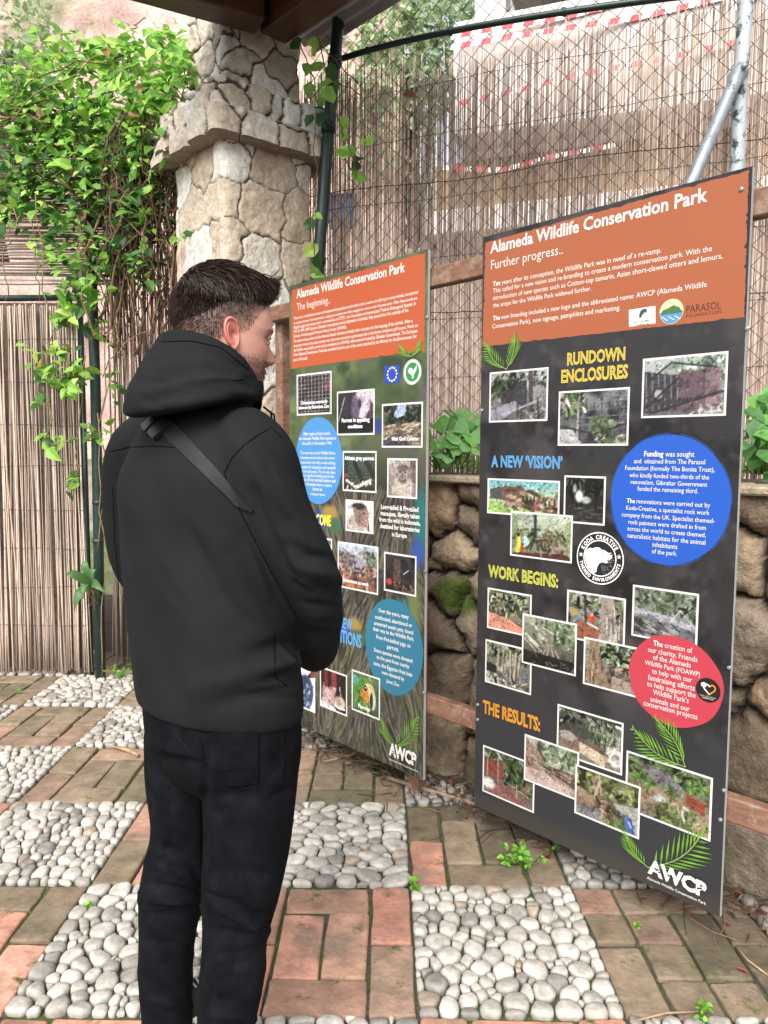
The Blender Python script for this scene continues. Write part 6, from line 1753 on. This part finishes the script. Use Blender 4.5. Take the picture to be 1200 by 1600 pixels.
def patch(bvh, quad, nu, nv, off, thick=0.002, edge=True):
    """A piece of cloth lying on a surface: bilinear pixel quad cast onto it."""
    (a, b, c, d) = [np.array(q, float) for q in quad]
    rows = []; nr = []
    for j in range(nv):
        t = j / (nv - 1); row = []; n_ = []
        for i in range(nu):
            s = i / (nu - 1); p = (a * (1 - s) + b * s) * (1 - t) + (d * (1 - s) + c * s) * t
            q = on_surf(bvh, p[0], p[1], 0)
            if q is None: q = (Vector(rows[-1][i]), Vector((0, -1, 0)))
            row.append(q[0]); n_.append(q[1])
        rows.append(row); nr.append(n_)
    N0 = [[sum((nr[min(max(j + dj, 0), nv - 1)][min(max(i + di, 0), nu - 1)] for dj in (-1, 0, 1) for di in (-1, 0, 1)), Vector()).normalized() for i in range(nu)] for j in range(nv)]
    top = np.array([[tuple(rows[j][i] + N0[j][i] * off) for i in range(nu)] for j in range(nv)])
    bot = np.array([[tuple(rows[j][i] - N0[j][i] * 0.002) for i in range(nu)] for j in range(nv)])
    m = MB(); m.grid(top); 
    b_idx = [(0, i) for i in range(nu)] + [(j, nu - 1) for j in range(1, nv)] + [(nv - 1, i) for i in range(nu - 2, -1, -1)] + [(j, 0) for j in range(nv - 2, 0, -1)]
    T_ = np.array([top[k] for k in b_idx]); B_ = np.array([bot[k] for k in b_idx]); n = len(b_idx)
    m.add(np.vstack([T_, B_]), [(i, n + i, n + (i + 1) % n, (i + 1) % n) for i in range(n)])
    return m


seam("shoulder_seam", JB, [(440, 684), (424, 668), (400, 682), (381, 696), (362, 716), (351, 738), (354, 756), (364, 776)], MT['stitch'], jk)
seam("sleeve_seam", JB, [(364, 776), (392, 832), (425, 895), (450, 938), (465, 966)], MT['stitch'], jk)
seam("yoke_seam", JB, [(171, 706), (200, 699), (248, 697), (300, 702)], MT['stitch'], jk)
seam("pocket_seam", JB, [(429, 985), (429, 1020), (430, 1058), (448, 1072)], MT['stitch'], jk)
seam("panel_seam", JB, [(176, 760), (180, 850), (192, 960), (200, 1060)], MT['stitch'], jk, r=.0008)
m = MB()
q0, q1 = on_surf(JB, 463, 1018, .003), on_surf(JB, 465, 1036, .004)
if q0 and q1: m.tube([q0[0], q1[0]], .0022, 6)
m.build("zip_pull", MT['buckle'], jk)
# hem band: a rolled edge right round the bottom of the jacket
hr = px_rings([(1107, 211, 472, .74)], tilt=-0.11)[0]

# ---- hood lying bunched round the neck
HC = W(336, 590, 1.575)
def zpx(py, Y=1.5): return W(336, py, Y).z
nphi = 56
rings = []
for i in range(nphi):
    ph = i / nphi * 2 * math.pi
    cb = (1 + math.cos(ph)) / 2                       # 1 at the back, 0 in front
    s = math.sin(ph)
    d = -PF * math.cos(ph) + PRT * s
    rin = 0.069 + 0.029 * cb + 0.004 * abs(s)
    rout = 0.088 + 0.104 * cb ** 1.4 + 0.008 * abs(s) ** 2
    zt = zpx(556) + (zpx(516) - zpx(556)) * cb ** 0.9 - 0.075 * (1 - cb) ** 1.6
    zb_ = zpx(645) + 0.020 * (1 - cb) - 0.012 * cb + 0.022 * s * s
    fold = 0.006 * math.sin(3 * ph + .6) * cb + 0.004 * math.sin(7 * ph)
    L_ = [(rin - .012, zt - .10), (rin - .006, zt - .045), (rin, zt - .006), (rin + .007, zt + .001), (rin + .016, zt - .004), (rin + .026, zt - .026),
          (rin + .3 * (rout - rin) + .014, zt - .047), (rin + .62 * (rout - rin) + .006 + fold, zt - .36 * (zt - zb_) - .018), (rin + .88 * (rout - rin) + fold, zt - .6 * (zt - zb_)), (rout - .004 + fold, zb_ + .046), (rout + .001 + .6 * fold, zb_ + .014), (rout - .003, zb_ + .001), (rout - .03, zb_ - .003), (rin + .012, zb_ + .012)]
    c = HC
    rings.append([(c.x + d.x * r, c.y + d.y * r, z) for r, z in L_])
R_ = np.array(rings); n1, n2 = R_.shape[:2]
m = MB()
m.add(R_.reshape(-1, 3), [(i * n2 + k, i * n2 + (k + 1) % n2, ((i + 1) % nphi) * n2 + (k + 1) % n2, ((i + 1) % nphi) * n2 + k) for i in range(nphi) for k in range(n2)])
hm_ = m.mesh("hood"); ob = bpy.data.objects.new("tmp", hm_); COL.objects.link(ob)
sb = ob.modifiers.new("s", 'SUBSURF'); sb.levels = 2
dg = bpy.context.evaluated_depsgraph_get(); hme = bpy.data.meshes.new_from_object(ob.evaluated_get(dg)); bpy.data.objects.remove(ob)
V, N = vget(hme), nget(hme)
h = folds(V, N, [(200, 600, 330, 575, 9, -.004), (215, 575, 380, 560, 8, .004), (230, 640, 400, 610, 8, .004), (225, 625, 300, 612, 7, -.004), (330, 560, 395, 610, 9, -.005), (300, 545, 385, 575, 6, -.003), (240, 560, 250, 640, 10, -.004), (205, 592, 300, 600, 4.5, -.005), (250, 545, 262, 600, 5, .004), (300, 562, 390, 604, 4.5, -.004), (262, 600, 380, 586, 5, .005), (220, 560, 262, 552, 5, .004), (340, 606, 405, 620, 5, .004), (215, 622, 262, 640, 5, -.004), (330, 545, 372, 572, 4, -.004)]) + .0025 * vnoise(V, 11, 77, 2)
vset(hme, V + N * h[:, None])
hood = link("hood", hme, MT['jacket'], jk, smooth=True)
HB = BVHTree.FromPolygons([tuple(v) for v in vget(hme)], [tuple(p.vertices) for p in hme.polygons])
seam("hood_seam", HB, [(252, 534), (300, 533), (345, 543), (388, 578)], MT['stitch'], hood)
for k, (x0, y0) in enumerate(((412, 636), (417, 640))):
    m = MB(); a = W(x0, y0, 1.60); m.tube([a, a + Vector((.012, .02, -.01)), a + Vector((.016, .03, -.045)), a + Vector((.012, .035, -.08))], .0022, 6)
    m.build("drawcord", MT['stitch'], hood, smooth=True)

# ---- strap of a crossbody bag over his back
bag = empty("crossbody_bag", tuple(W(300, 720, 1.42)), "black crossbody bag strap with a square slide buckle running down the man's back", "bag strap")
m = patch(JB, ((242, 666), (264, 650), (398, 800), (368, 790)), 7, 26, 0.005); m.build("strap", MT['webbing'], bag, smooth=True)
m = patch(JB, ((224, 668), (252, 640), (274, 664), (246, 690)), 6, 6, 0.010); m.build("slide_buckle", MT['buckle'], bag, smooth=True)
m = patch(JB, ((228, 672), (255, 645), (260, 650), (233, 678)), 6, 3, 0.0125); m.build("buckle_bar", MT['buckle'], bag)
m = patch(JB, ((241, 684), (268, 657), (273, 663), (246, 689)), 6, 3, 0.0125); m.build("buckle_bar", MT['buckle'], bag)

# ---- jeans
jn = MB()
jn.loft(px_rings([(1215, 262, 452, .70, 1.575), (1180, 238, 470, .76, 1.575), (1140, 222, 472, .76, 1.578), (1090, 216, 470, .72, 1.58), (1060, 220, 465, .7, 1.58)], tilt=-0.03))
RL = [W(400, 1140, 1.525), W(392, 1210, 1.515), W(388, 1300, 1.51), W(376, 1390, 1.51), W(367, 1460, 1.50), W(362, 1530, 1.495), W(352, 1610, 1.495), W(350, 1668, 1.495)]
limb(jn, RL, [.098, .101, .093, .083, .069, .069, .062, .062], 28)
LL = [W(292, 1140, 1.63), W(291, 1210, 1.64), W(291, 1300, 1.65), W(270, 1390, 1.655), W(262, 1460, 1.66), W(259, 1530, 1.665), W(261, 1585, 1.665), W(262, 1606, 1.668)]
limb(jn, LL, [.095, .092, .080, .076, .066, .062, .059, .060], 28)
jn_me = remesh(jn, 0.0062, 10)
V, N = vget(jn_me), nget(jn_me)
fl = [(320, 1395, 430, 1440, 9, -.006), (330, 1420, 425, 1455, 8, .006), (325, 1450, 415, 1472, 8, -.005), (340, 1480, 420, 1468, 9, .004), (320, 1380, 350, 1420, 8, .005), (360, 1360, 440, 1370, 12, -.003), (350, 1240, 430, 1250, 14, -.003),
      (225, 1380, 315, 1400, 8, -.005), (220, 1405, 312, 1415, 8, .006), (218, 1432, 300, 1425, 8, -.005), (225, 1345, 310, 1370, 10, .004), (240, 1320, 300, 1345, 9, -.004), (245, 1185, 315, 1195, 10, -.005), (240, 1165, 300, 1180, 8, .004), (330, 1520, 415, 1510, 14, .003), (315, 1560, 405, 1575, 12, -.003), (216, 1520, 300, 1530, 14, .003),
      (319, 1150, 320, 1240, 7, -.010), (318, 1240, 322, 1380, 5, -.004)]
fl2 = [(320, 1390, 358, 1420, 4.5, -.006), (358, 1420, 425, 1442, 4.5, -.005), (322, 1404, 365, 1432, 4, .005), (326, 1412, 380, 1446, 4, -.004), (384, 1450, 425, 1435, 4, .005), (294, 1349, 316, 1382, 5, -.005), (219, 1394, 298, 1409, 4.5, .005), (264, 1319, 245, 1362, 6, -.004), (236, 1330, 300, 1352, 5, .004), (222, 1412, 300, 1420, 4, -.004), (340, 1500, 400, 1490, 6, .003), (225, 1470, 300, 1478, 6, -.003), (225, 1560, 300, 1572, 5, .004), (310, 1585, 400, 1592, 5, .004), (420, 1250, 455, 1230, 6, -.003), (325, 1260, 380, 1250, 6, .003)]
h = 1.7 * folds(V, N, fl) + 1.8 * folds(V, N, fl2) + 0.003 * vnoise(V * [1, 1, .6], 9, 51, 2)
vset(jn_me, V + N * h[:, None])
jeans = link("jeans", jn_me, MT['denim'], man, smooth=True)
NB = BVHTree.FromPolygons([tuple(v) for v in vget(jn_me)], [tuple(p.vertices) for p in jn_me.polygons])
m = patch(NB, ((309, 1146), (403, 1138), (403, 1224), (334, 1228)), 14, 14, 0.0035); pk = m.build("back_pocket", MT['denim'], jeans, smooth=True)
seam("pocket_stitching", NB, [(312, 1150), (318, 1192), (336, 1225), (366, 1232), (400, 1226), (400, 1142)], MT['thread'], pk, r=.0008, off=.0052, step=3, dash=True)
seam("pocket_stitching", NB, [(312, 1194), (350, 1200), (400, 1195)], MT['thread'], pk, r=.0008, off=.0052, step=3, dash=True)
seam("side_seam", NB, [(444, 1130), (446, 1180), (442, 1216)], MT['stitch'], jeans)
seam("seat_seam", NB, [(276, 1148), (300, 1180), (318, 1184)], MT['thread'], jeans, r=.0009)
seam("pocket_stitching", NB, [(222, 1148), (246, 1178), (262, 1160)], MT['thread'], jeans, r=.0008, step=3, dash=True)
for nm, leg, r in (("right", RL, .0635), ("left", LL, .0595)):
    e = leg[-1]; d = (leg[-1] - leg[-2]).normalized()
    th = np.linspace(0, 2 * math.pi, 25)
    m = MB(); m.tube([e + Vector((math.cos(t) * r, math.sin(t) * r, 0.004)) for t in th], .004, 6); m.build("leg_hem", MT['denim'], jeans, smooth=True)

# ---- shoes
def shoe(anchor, heading, name="shoe"):
    f = Vector((math.sin(heading), math.cos(heading), 0)); r = Vector((f.y, -f.x, 0))
    def P(a, b, z): return anchor + f * a + r * b + Vector((0, 0, z))
    outl = [(-.075, .018), (-.07, .031), (-.03, .035), (.02, .034), (.07, .040), (.12, .044), (.16, .038), (.185, .022), (.192, 0)]
    full = outl + [(a, -b) for a, b in outl[-2::-1]]
    so_ = MB()
    so_.loft(np.array([[tuple(P(a, b * k, z)) for a, b in full] for z, k in ((0.0, .96), (.006, 1.02), (.022, 1.03), (.026, .98))]))
    s = so_.build(name, MT['white_rubber'], man, smooth=True)
    u = MB(); rr = []
    for z, k, a1, a0 in ((.024, .97, .185, -.07), (.04, .95, .175, -.07), (.06, .82, .13, -.067), (.075, .72, .09, -.064), (.09, .66, .05, -.06), (.10, .62, .03, -.056)):
        rr.append([tuple(P(a0 + (a + .075) / .267 * (a1 - a0), b * k, z)) for a, b in full])
    u.loft(np.array(rr)); u.build("upper", MT['shoe'], s, smooth=True)
    l = MB()
    for i in range(5):
        a = .05 + i * .02; z = .093 - i * .0105
        l.tube([P(a, -.022, z - .006), P(a + .003, -.008, z + .003), P(a - .002, .008, z + .003), P(a + .002, .022, z - .006)], .0028, 6)
    l.build("laces", MT['white_rubber'], s, smooth=True)
    return s
shoe(Vector((LL[-1].x, LL[-1].y, 0.0)) + Vector((0.012, .004, 0)), math.radians(38))
shoe(Vector((RL[-1].x, RL[-1].y, 0.0)), math.radians(52))

# ---- head, neck and body: one skin
HY = math.radians(63)
hf = Vector((math.sin(HY), math.cos(HY), 0)); hrt = Vector((hf.y, -hf.x, 0))
tiltm = Matrix.Rotation(math.radians(-6), 3, hrt)       # looking slightly down
H0 = W(349, 524, 1.565)
zt = np.array([.1255, .1225, .115, .097, .068, .036, .015, 0, -.02, -.04, -.055, -.07, -.085, -.1, -.113, -.121, -.130, -.145, -.17, -.23, -.30])
Ft = np.array([.006, .028, .048, .073, .091, .0985, .0985, .0935, .0935, .093, .092, .092, .088, .088, .080, .058, .036, .026, .022, .03, .04])
Bt = np.array([.006, .03, .054, .080, .096, .1005, .0995, .097, .091, .083, .077, .071, .066, .063, .062, .062, .063, .065, .068, .075, .085])
Wt = np.array([.005, .026, .046, .065, .075, .0785, .0785, .0775, .0755, .073, .0705, .0675, .063, .0575, .051, .049, .050, .052, .054, .06, .08])
nz_, na = 170, 144
zs = np.concatenate([np.linspace(.1255, .09, 30, endpoint=False), np.linspace(.09, -.135, 115, endpoint=False), np.linspace(-.135, -.30, 25)])
def it(v): return np.interp(-zs, -zt, v)
def sm(v, k=4):
    for _ in range(k): v = np.concatenate([v[:1], (v[:-2] + 2 * v[1:-1] + v[2:]) / 4, v[-1:]])
    return v
Fz, Bz, Wz = sm(it(Ft)), sm(it(Bt)), sm(it(Wt))
az = np.arange(na) / na * 2 * math.pi            # 0 = face, pi/2 = right
Zg, Ag = np.meshgrid(zs, az, indexing='ij')
ca, sa = np.cos(Ag), np.sin(Ag)
ex = 2.25
front = ca > 0
ff = np.where(front, Fz[:, None], Bz[:, None])
k_ = (np.abs(ca) ** ex + np.abs(sa) ** ex) ** (-1 / ex)
X = ff * ca * k_; S_ = Wz[:, None] * sa * k_
def G(s0, z0, ws, wz): return np.exp(-((S_ - s0) / ws) ** 2 - ((Zg - z0) / wz) ** 2) * front
fd = np.zeros_like(X)
nose_out = np.interp(-Zg, [-.012, 0, .015, .033, .040, .048, .056], [0, .004, .013, .0245, .023, .010, 0])
nose_w = np.interp(-Zg, [0, .02, .036, .05], [.008, .0095, .0135, .014])
fd += nose_out * np.exp(-(S_ / nose_w) ** 2) * front
for sg in (-1, 1):
    fd += -.0095 * G(sg * .032, .001, .017, .012) + .0045 * G(sg * .034, .019, .02, .007) + .003 * G(sg * .048, -.024, .02, .015) + .004 * G(sg * .013, -.040, .006, .006) - .003 * G(sg * .03, -.062, .012, .02)
fd += .0045 * G(0, -.0635, .02, .0045) + .005 * G(0, -.0755, .018, .005) - .0035 * G(0, -.0695, .022, .0022) - .003 * G(0, -.085, .02, .005) + .005 * G(0, -.101, .018, .011)
X = X + fd
# cut of the hair fade and stubble, as real short hair thickness (sub millimetre) and colour
stub = np.clip((-.034 - Zg) / .022, 0, 1) * np.clip((X + .03) / .05, 0, 1) * (Zg > -.128)
mouth = np.exp(-(S_ / .02) ** 2 - ((Zg + .0695) / .008) ** 2) * front
hairline = np.where(X > -.01, .012 + .03 * np.clip((X - .02) / .05, 0, 1), -.075)
side = np.clip((Zg - np.interp(X, [-.1, -.05, -.015, .03, .05, .07], [-.10, -.075, -.02, .0, .03, .058])) / .045, 0, 1) * np.clip((.083 - X) / .01, 0, 1)
skin = lin([.80, .60, .53]); dark = lin([.30, .23, .20]); stubc = lin([.50, .37, .32])
q3 = np.stack([X, S_, Zg], -1)
C = np.ones(X.shape + (3,)) * skin
C *= (1 + .08 * vnoise(q3, 30, 3, 3))[..., None]
red = np.exp(-((np.abs(S_) - .045) / .02) ** 2 - ((Zg + .025) / .025) ** 2) * front * .35 + np.exp(-(S_ / .014) ** 2 - ((Zg + .033) / .018) ** 2) * front * .4
C = C * (1 - red[..., None]) + lin([.78, .47, .42]) * red[..., None]
b_ = (stub * .8 * (1 - mouth) * (1 + .5 * vnoise(q3, 160, 9, 2))).clip(0, .9)[..., None]
C = C * (1 - b_) + stubc * b_
s_ = (side ** .8 * .93 * (1 + .25 * vnoise(q3, 180, 11, 2))).clip(0, .96)[..., None]
C = C * (1 - s_) + dark * s_
mo = (mouth * .7)[..., None]; C = C * (1 - mo) + lin([.66, .38, .36]) * mo
for sg in (-1, 1):   # brows
    br = (np.exp(-((S_ - sg * .034) / .02) ** 4 - ((Zg - .0195 + .08 * (np.abs(S_) - .03)) / .0048) ** 2) * front * .85)[..., None]
    C = C * (1 - br) + lin([.2, .15, .12]) * br
loc = np.stack([X, S_, Zg], -1)
AX3 = np.array([list(tiltm @ hf), list(hrt), list(tiltm @ Vector((0, 0, 1)))])
lower = np.clip((-.125 - Zg) / .05, 0, 1)[..., None]      # the neck stays upright below the tilted head
AXU = np.array([list(hf), list(hrt), [0, 0, 1.0]])
Pw = np.array(list(H0)) + (loc @ AX3) * (1 - lower) + (loc @ AXU) * lower
body = MB()
Fq = [(i * na + j, (i + 1) * na + j, (i + 1) * na + (j + 1) % na, i * na + (j + 1) % na) for i in range(nz_ - 1) for j in range(na)]
Fq.append(tuple(range(na)))
body.add(Pw.reshape(-1, 3), Fq, C.reshape(-1, 3))
def HP(f, s, z): return H0 + Vector(tuple(np.array([f, s, z]) @ AX3))
# ears
def ear(sg):
    nr, nt = 16, 40
    front_l, back_l = [], []
    tl = math.radians(14); pr = math.radians(24)
    for i in range(nr + 1):
        q = i / nr
        for j in range(nt):
            t = j / nt * 2 * math.pi
            rx = .0175 * (1 + .12 * math.sin(t)) * (1 - .28 * max(0, -math.sin(t)) ** 2); rz = .0325
            u, v = q * rx * math.cos(t), q * rz * math.sin(t)
            rim = .0075 * math.exp(-((q - .9) / .11) ** 2) * (1 if math.sin(t) > -.75 else .4) * (1 - .75 * max(0, math.cos(t)) ** 3)
            anti = .005 * math.exp(-((q - .6) / .12) ** 2) * max(0, -math.cos(t) * .8 + .35)
            con = -.011 * math.exp(-((u - .003) / .008) ** 2 - ((v + .004) / .011) ** 2)
            lobe = .003 * max(0, -math.sin(t)) ** 3 * q
            front_l.append((u, v, rim + anti + con + lobe + .004 * (1 - q)))
            back_l.append((u, v, -.004 - .006 * (1 - q)))
    out = []
    for (u, v, w) in front_l + back_l:
        u2, v2 = u * math.cos(tl) - v * math.sin(tl) * 1, u * math.sin(tl) + v * math.cos(tl)
        # hinged at its front edge, standing out behind
        off = .0775 + (0.0165 - u) * math.sin(pr) * .9 + w
        out.append(tuple(HP(-.004 + u2, sg * off, -.008 + v2)))
    n1 = (nr + 1) * nt; F = []
    for i in range(nr):
        for j in range(nt):
            a, b2, c2, d2 = i * nt + j, i * nt + (j + 1) % nt, (i + 1) * nt + (j + 1) % nt, (i + 1) * nt + j
            f1 = (a, d2, c2, b2) if sg > 0 else (a, b2, c2, d2)
            F.append(f1); F.append(tuple(n1 + x for x in f1[::-1]))
    for j in range(nt):
        a, b2 = nr * nt + j, nr * nt + (j + 1) % nt
        F.append((a, n1 + a, n1 + b2, b2))
    L = np.array(front_l + back_l)
    rr = np.clip(.45 + 28 * L[:, 2] , 0, 1)[:, None]
    cc_ = lin([.74, .38, .36]) * (1 - rr) + lin([.86, .56, .51]) * rr
    body.add(np.array(out), F, cc_)
ear(1); ear(-1)
# trunk, arms, hands and legs under the clothes, grown into one surface
ub = MB()
ub.loft(px_rings([(1150, 240, 450, .7), (1050, 232, 444, .68), (960, 222, 434, .66), (880, 212, 428, .64), (800, 208, 420, .6), (745, 212, 408, .56), (706, 226, 392, .52), (676, 250, 382, .54), (640, 290, 376, .8)], tilt=-0.03)[::-1])
limb(ub, [W(372, 690, 1.50), RS, W(431, 800, 1.46), RE, W(491, 950, 1.55), RW, W(486, 1023, 1.73)], [.045, .052, .05, .043, .04, .032, .028])
limb(ub, [W(258, 690, 1.66), W(216, 716, 1.74), W(206, 800, 1.80), W(222, 895, 1.86), W(310, 960, 1.95), W(420, 995, 1.90), W(452, 1003, 1.86)], [.045, .05, .048, .043, .04, .032, .028])
limb(ub, RL[:-1] + [Vector((RL[-1].x, RL[-1].y, .07))], [.08, .082, .075, .066, .052, .05, .042, .04]); limb(ub, LL[:-2] + [Vector((LL[-1].x, LL[-1].y, .07))], [.08, .076, .064, .06, .05, .046, .04])
def hand(mb, wrist, fwd, side, up, sg):
    """Relaxed, lightly curled hand: palm, four unequal fingers bent at the knuckles, a thumb from the side of the palm."""
    f, s, u = fwd.normalized(), side.normalized(), up.normalized()
    for k in np.linspace(-.028, .028, 5):
        limb(mb, [wrist + s * k * .6 + f * .0, wrist + s * k + f * .045, wrist + s * k * 1.12 + f * .085], [.014, .0155, .012], 10)
    for k, L in ((-.031, .062), (-.0105, .074), (.0105, .070), (.031, .054)):
        b = wrist + s * k * 1.1 + f * .085
        limb(mb, [b, b + f * L * .42 - u * L * .16, b + f * L * .66 - u * L * .46, b + f * L * .62 - u * L * .78], [.0095, .009, .0085, .007], 10)
    b = wrist + s * sg * .032 + f * .028
    limb(mb, [b, b + s * sg * .020 + f * .022 - u * .008, b + s * sg * .022 + f * .05 - u * .02, b + s * sg * .012 + f * .07 - u * .028], [.013, .012, .010, .008], 10)
wr = W(486, 1022, 1.735); wl_ = W(452, 1003, 1.865)
hand(ub, wr, Vector((-.75, .62, .12)), Vector((.1, .1, .97)), Vector((.62, .75, 0)), 1)
hand(ub, wl_, Vector((.75, -.62, -.15)), Vector((.1, .1, .97)), Vector((.6, .75, 0)), 1)
um = remesh(ub, 0.0055, 3)
V = vget(um)
body.add(V, [tuple(p.vertices) for p in um.polygons], lin([.78, .57, .50]))
bo = body.build("body", MT['skin'], man, smooth=True)
# eyes
em, im_, lm = mat("eye_white", (.5, .45, .42), .3), mat("iris", (.05, .03, .02), .2), mat("eyelid", (.30, .15, .11), .5)
for sg in (-1, 1):
    m = MB(); ball(m, HP(.0765, sg * .032, .0005), .0112, 10); ey = m.build("eye", em, bo, smooth=True)
    m = MB(); ball(m, HP(.0853, sg * .0322, -.0025), .0042, 6); m.build("iris", im_, ey, smooth=True)
    m = MB()
    for dz, df in ((.0042, .0005), (.0075, -.001), (-.0065, -.001)):
        m.tube([HP(.0825 + df, sg * .017, dz - .0025), HP(.0875 + df, sg * .026, dz), HP(.0875 + df, sg * .038, dz), HP(.081 + df, sg * .047, dz - .003)], .0030, 8)
    m.build("eyelid", lm, bo, smooth=True)

# ---- hair: a dense cap with thousands of combed strands
MT["hair_cap"] = mat("hair_undercoat", attr=True, rough=0.85, spec=0.08)
cap = MB()
hz = np.interp(X, [-.105, -.08, -.04, -.01, .03, .06, .075, .095], [.006, .020, .040, .064, .068, .070, .073, .080])   # lower edge of the long hair
msk = np.clip((Zg - hz) / .03, 0, 1)
thick = msk ** .7 * (.010 + .012 * np.clip((Zg - .05) / .06, 0, 1) + .006 * np.clip((X - .02) / .06, 0, 1) * np.clip((Zg - .06) / .03, 0, 1))
Nl = np.stack([X, S_, (Zg - .02) * .9], -1); Nl /= np.linalg.norm(Nl, axis=-1, keepdims=True)
rough_ = 1 + .35 * vnoise(q3 * [1, 2.2, 1], 45, 8, 3)
Lc = loc + Nl * (thick * .66 * rough_ - .0015 * (msk <= 0))[..., None]
sel = np.arange(nz_)[zs > -.03]
Pc = (np.array(list(H0)) + Lc @ AX3)[sel]
HCOL = lin(np.array([[.19, .145, .125], [.23, .175, .15], [.15, .115, .10], [.27, .21, .175]]))
cf_ = []
for i in range(len(sel) - 1):
    for j in range(na):
        if max(msk[i, j], msk[i + 1, j], msk[i, (j + 1) % na], msk[i + 1, (j + 1) % na]) > 0: cf_.append((i * na + j, (i + 1) * na + j, (i + 1) * na + (j + 1) % na, i * na + (j + 1) % na))
cf_.append(tuple(range(na)))
cap.add(Pc.reshape(-1, 3), cf_, HCOL[2])
hair = cap.build("hair", MT['hair_cap'], bo, smooth=True)
st = MB()
ii, jj = np.where((msk > .02) & (Zg > -.03))
wgt_ = (Wz[ii] + .02); pick = rng.choice(len(ii), 10500, p=wgt_ / wgt_.sum())
for i, j in zip(ii[pick], jj[pick]):
    p0 = loc[i, j]; n = Nl[i, j]; mk = msk[i, j]
    topw = np.clip((p0[2] - .06) / .05, 0, 1)
    comb = np.array([1.0, .12 * np.sign(p0[1]) , .1]) * topw + np.array([-.25 if p0[0] < .03 else .5, 0, -.9]) * (1 - topw)
    comb = comb + rng.normal(0, .22, 3)
    comb = comb - n * (comb @ n) * .75
    comb /= np.linalg.norm(comb)
    L_ = (.010 + .026 * topw + .008 * mk) * rng.uniform(.6, 1.2)
    if p0[0] > .06 and p0[2] > .05: comb = comb + np.array([.0, 0, .95]); L_ *= .95
    lift = thick[i, j] * rough_[i, j] * rng.uniform(.75, 1.12)
    a = p0 + n * lift * .55
    k = np.linspace(0, 1, 4)[:, None]
    pts = a + n * (lift * .55 * np.sqrt(k)) + comb * L_ * k - n * L_ * .30 * k ** 2 * (0.4 + topw)
    st.tube(np.array(list(H0)) + pts @ AX3, np.array([.00085, .0008, .0006, .0002]) * (0.75 + .5 * mk), 3, HCOL[rng.integers(4)] * rng.uniform(.7, 1.25), cap=False)
# short bristles of the fade
ii, jj = np.where((side > .15) & (msk < .3) & (Zg > -.11)); pick = rng.choice(len(ii), 3500)
for i, j in zip(ii[pick], jj[pick]):
    p0 = loc[i, j]; n = Nl[i, j]; d = n * .4 + np.array([-.2, 0, -.8]) + rng.normal(0, .2, 3); d /= np.linalg.norm(d)
    L_ = .002 + .006 * side[i, j] * rng.uniform(.5, 1.1)
    st.tube(np.array(list(H0)) + np.array([p0, p0 + d * L_ * .6 + n * .001, p0 + d * L_]) @ AX3, [.0004, .0004, .0001], 3, HCOL[rng.integers(4)], cap=False)
ii, jj = np.where((stub > .4) & (Zg > -.122)); pick = rng.choice(len(ii), 1800)
for i, j in zip(ii[pick], jj[pick]):
    p0 = loc[i, j]; n = Nl[i, j]; d = n * .7 + np.array([.2, 0, -.6]) + rng.normal(0, .25, 3); d /= np.linalg.norm(d)
    st.tube(np.array(list(H0)) + np.array([p0, p0 + d * .002, p0 + d * rng.uniform(.003, .006)]) @ AX3, [.0003, .0003, .0001], 3, HCOL[rng.integers(4)] * 1.4, cap=False)
st.build("strands", MT['hair'], hair)
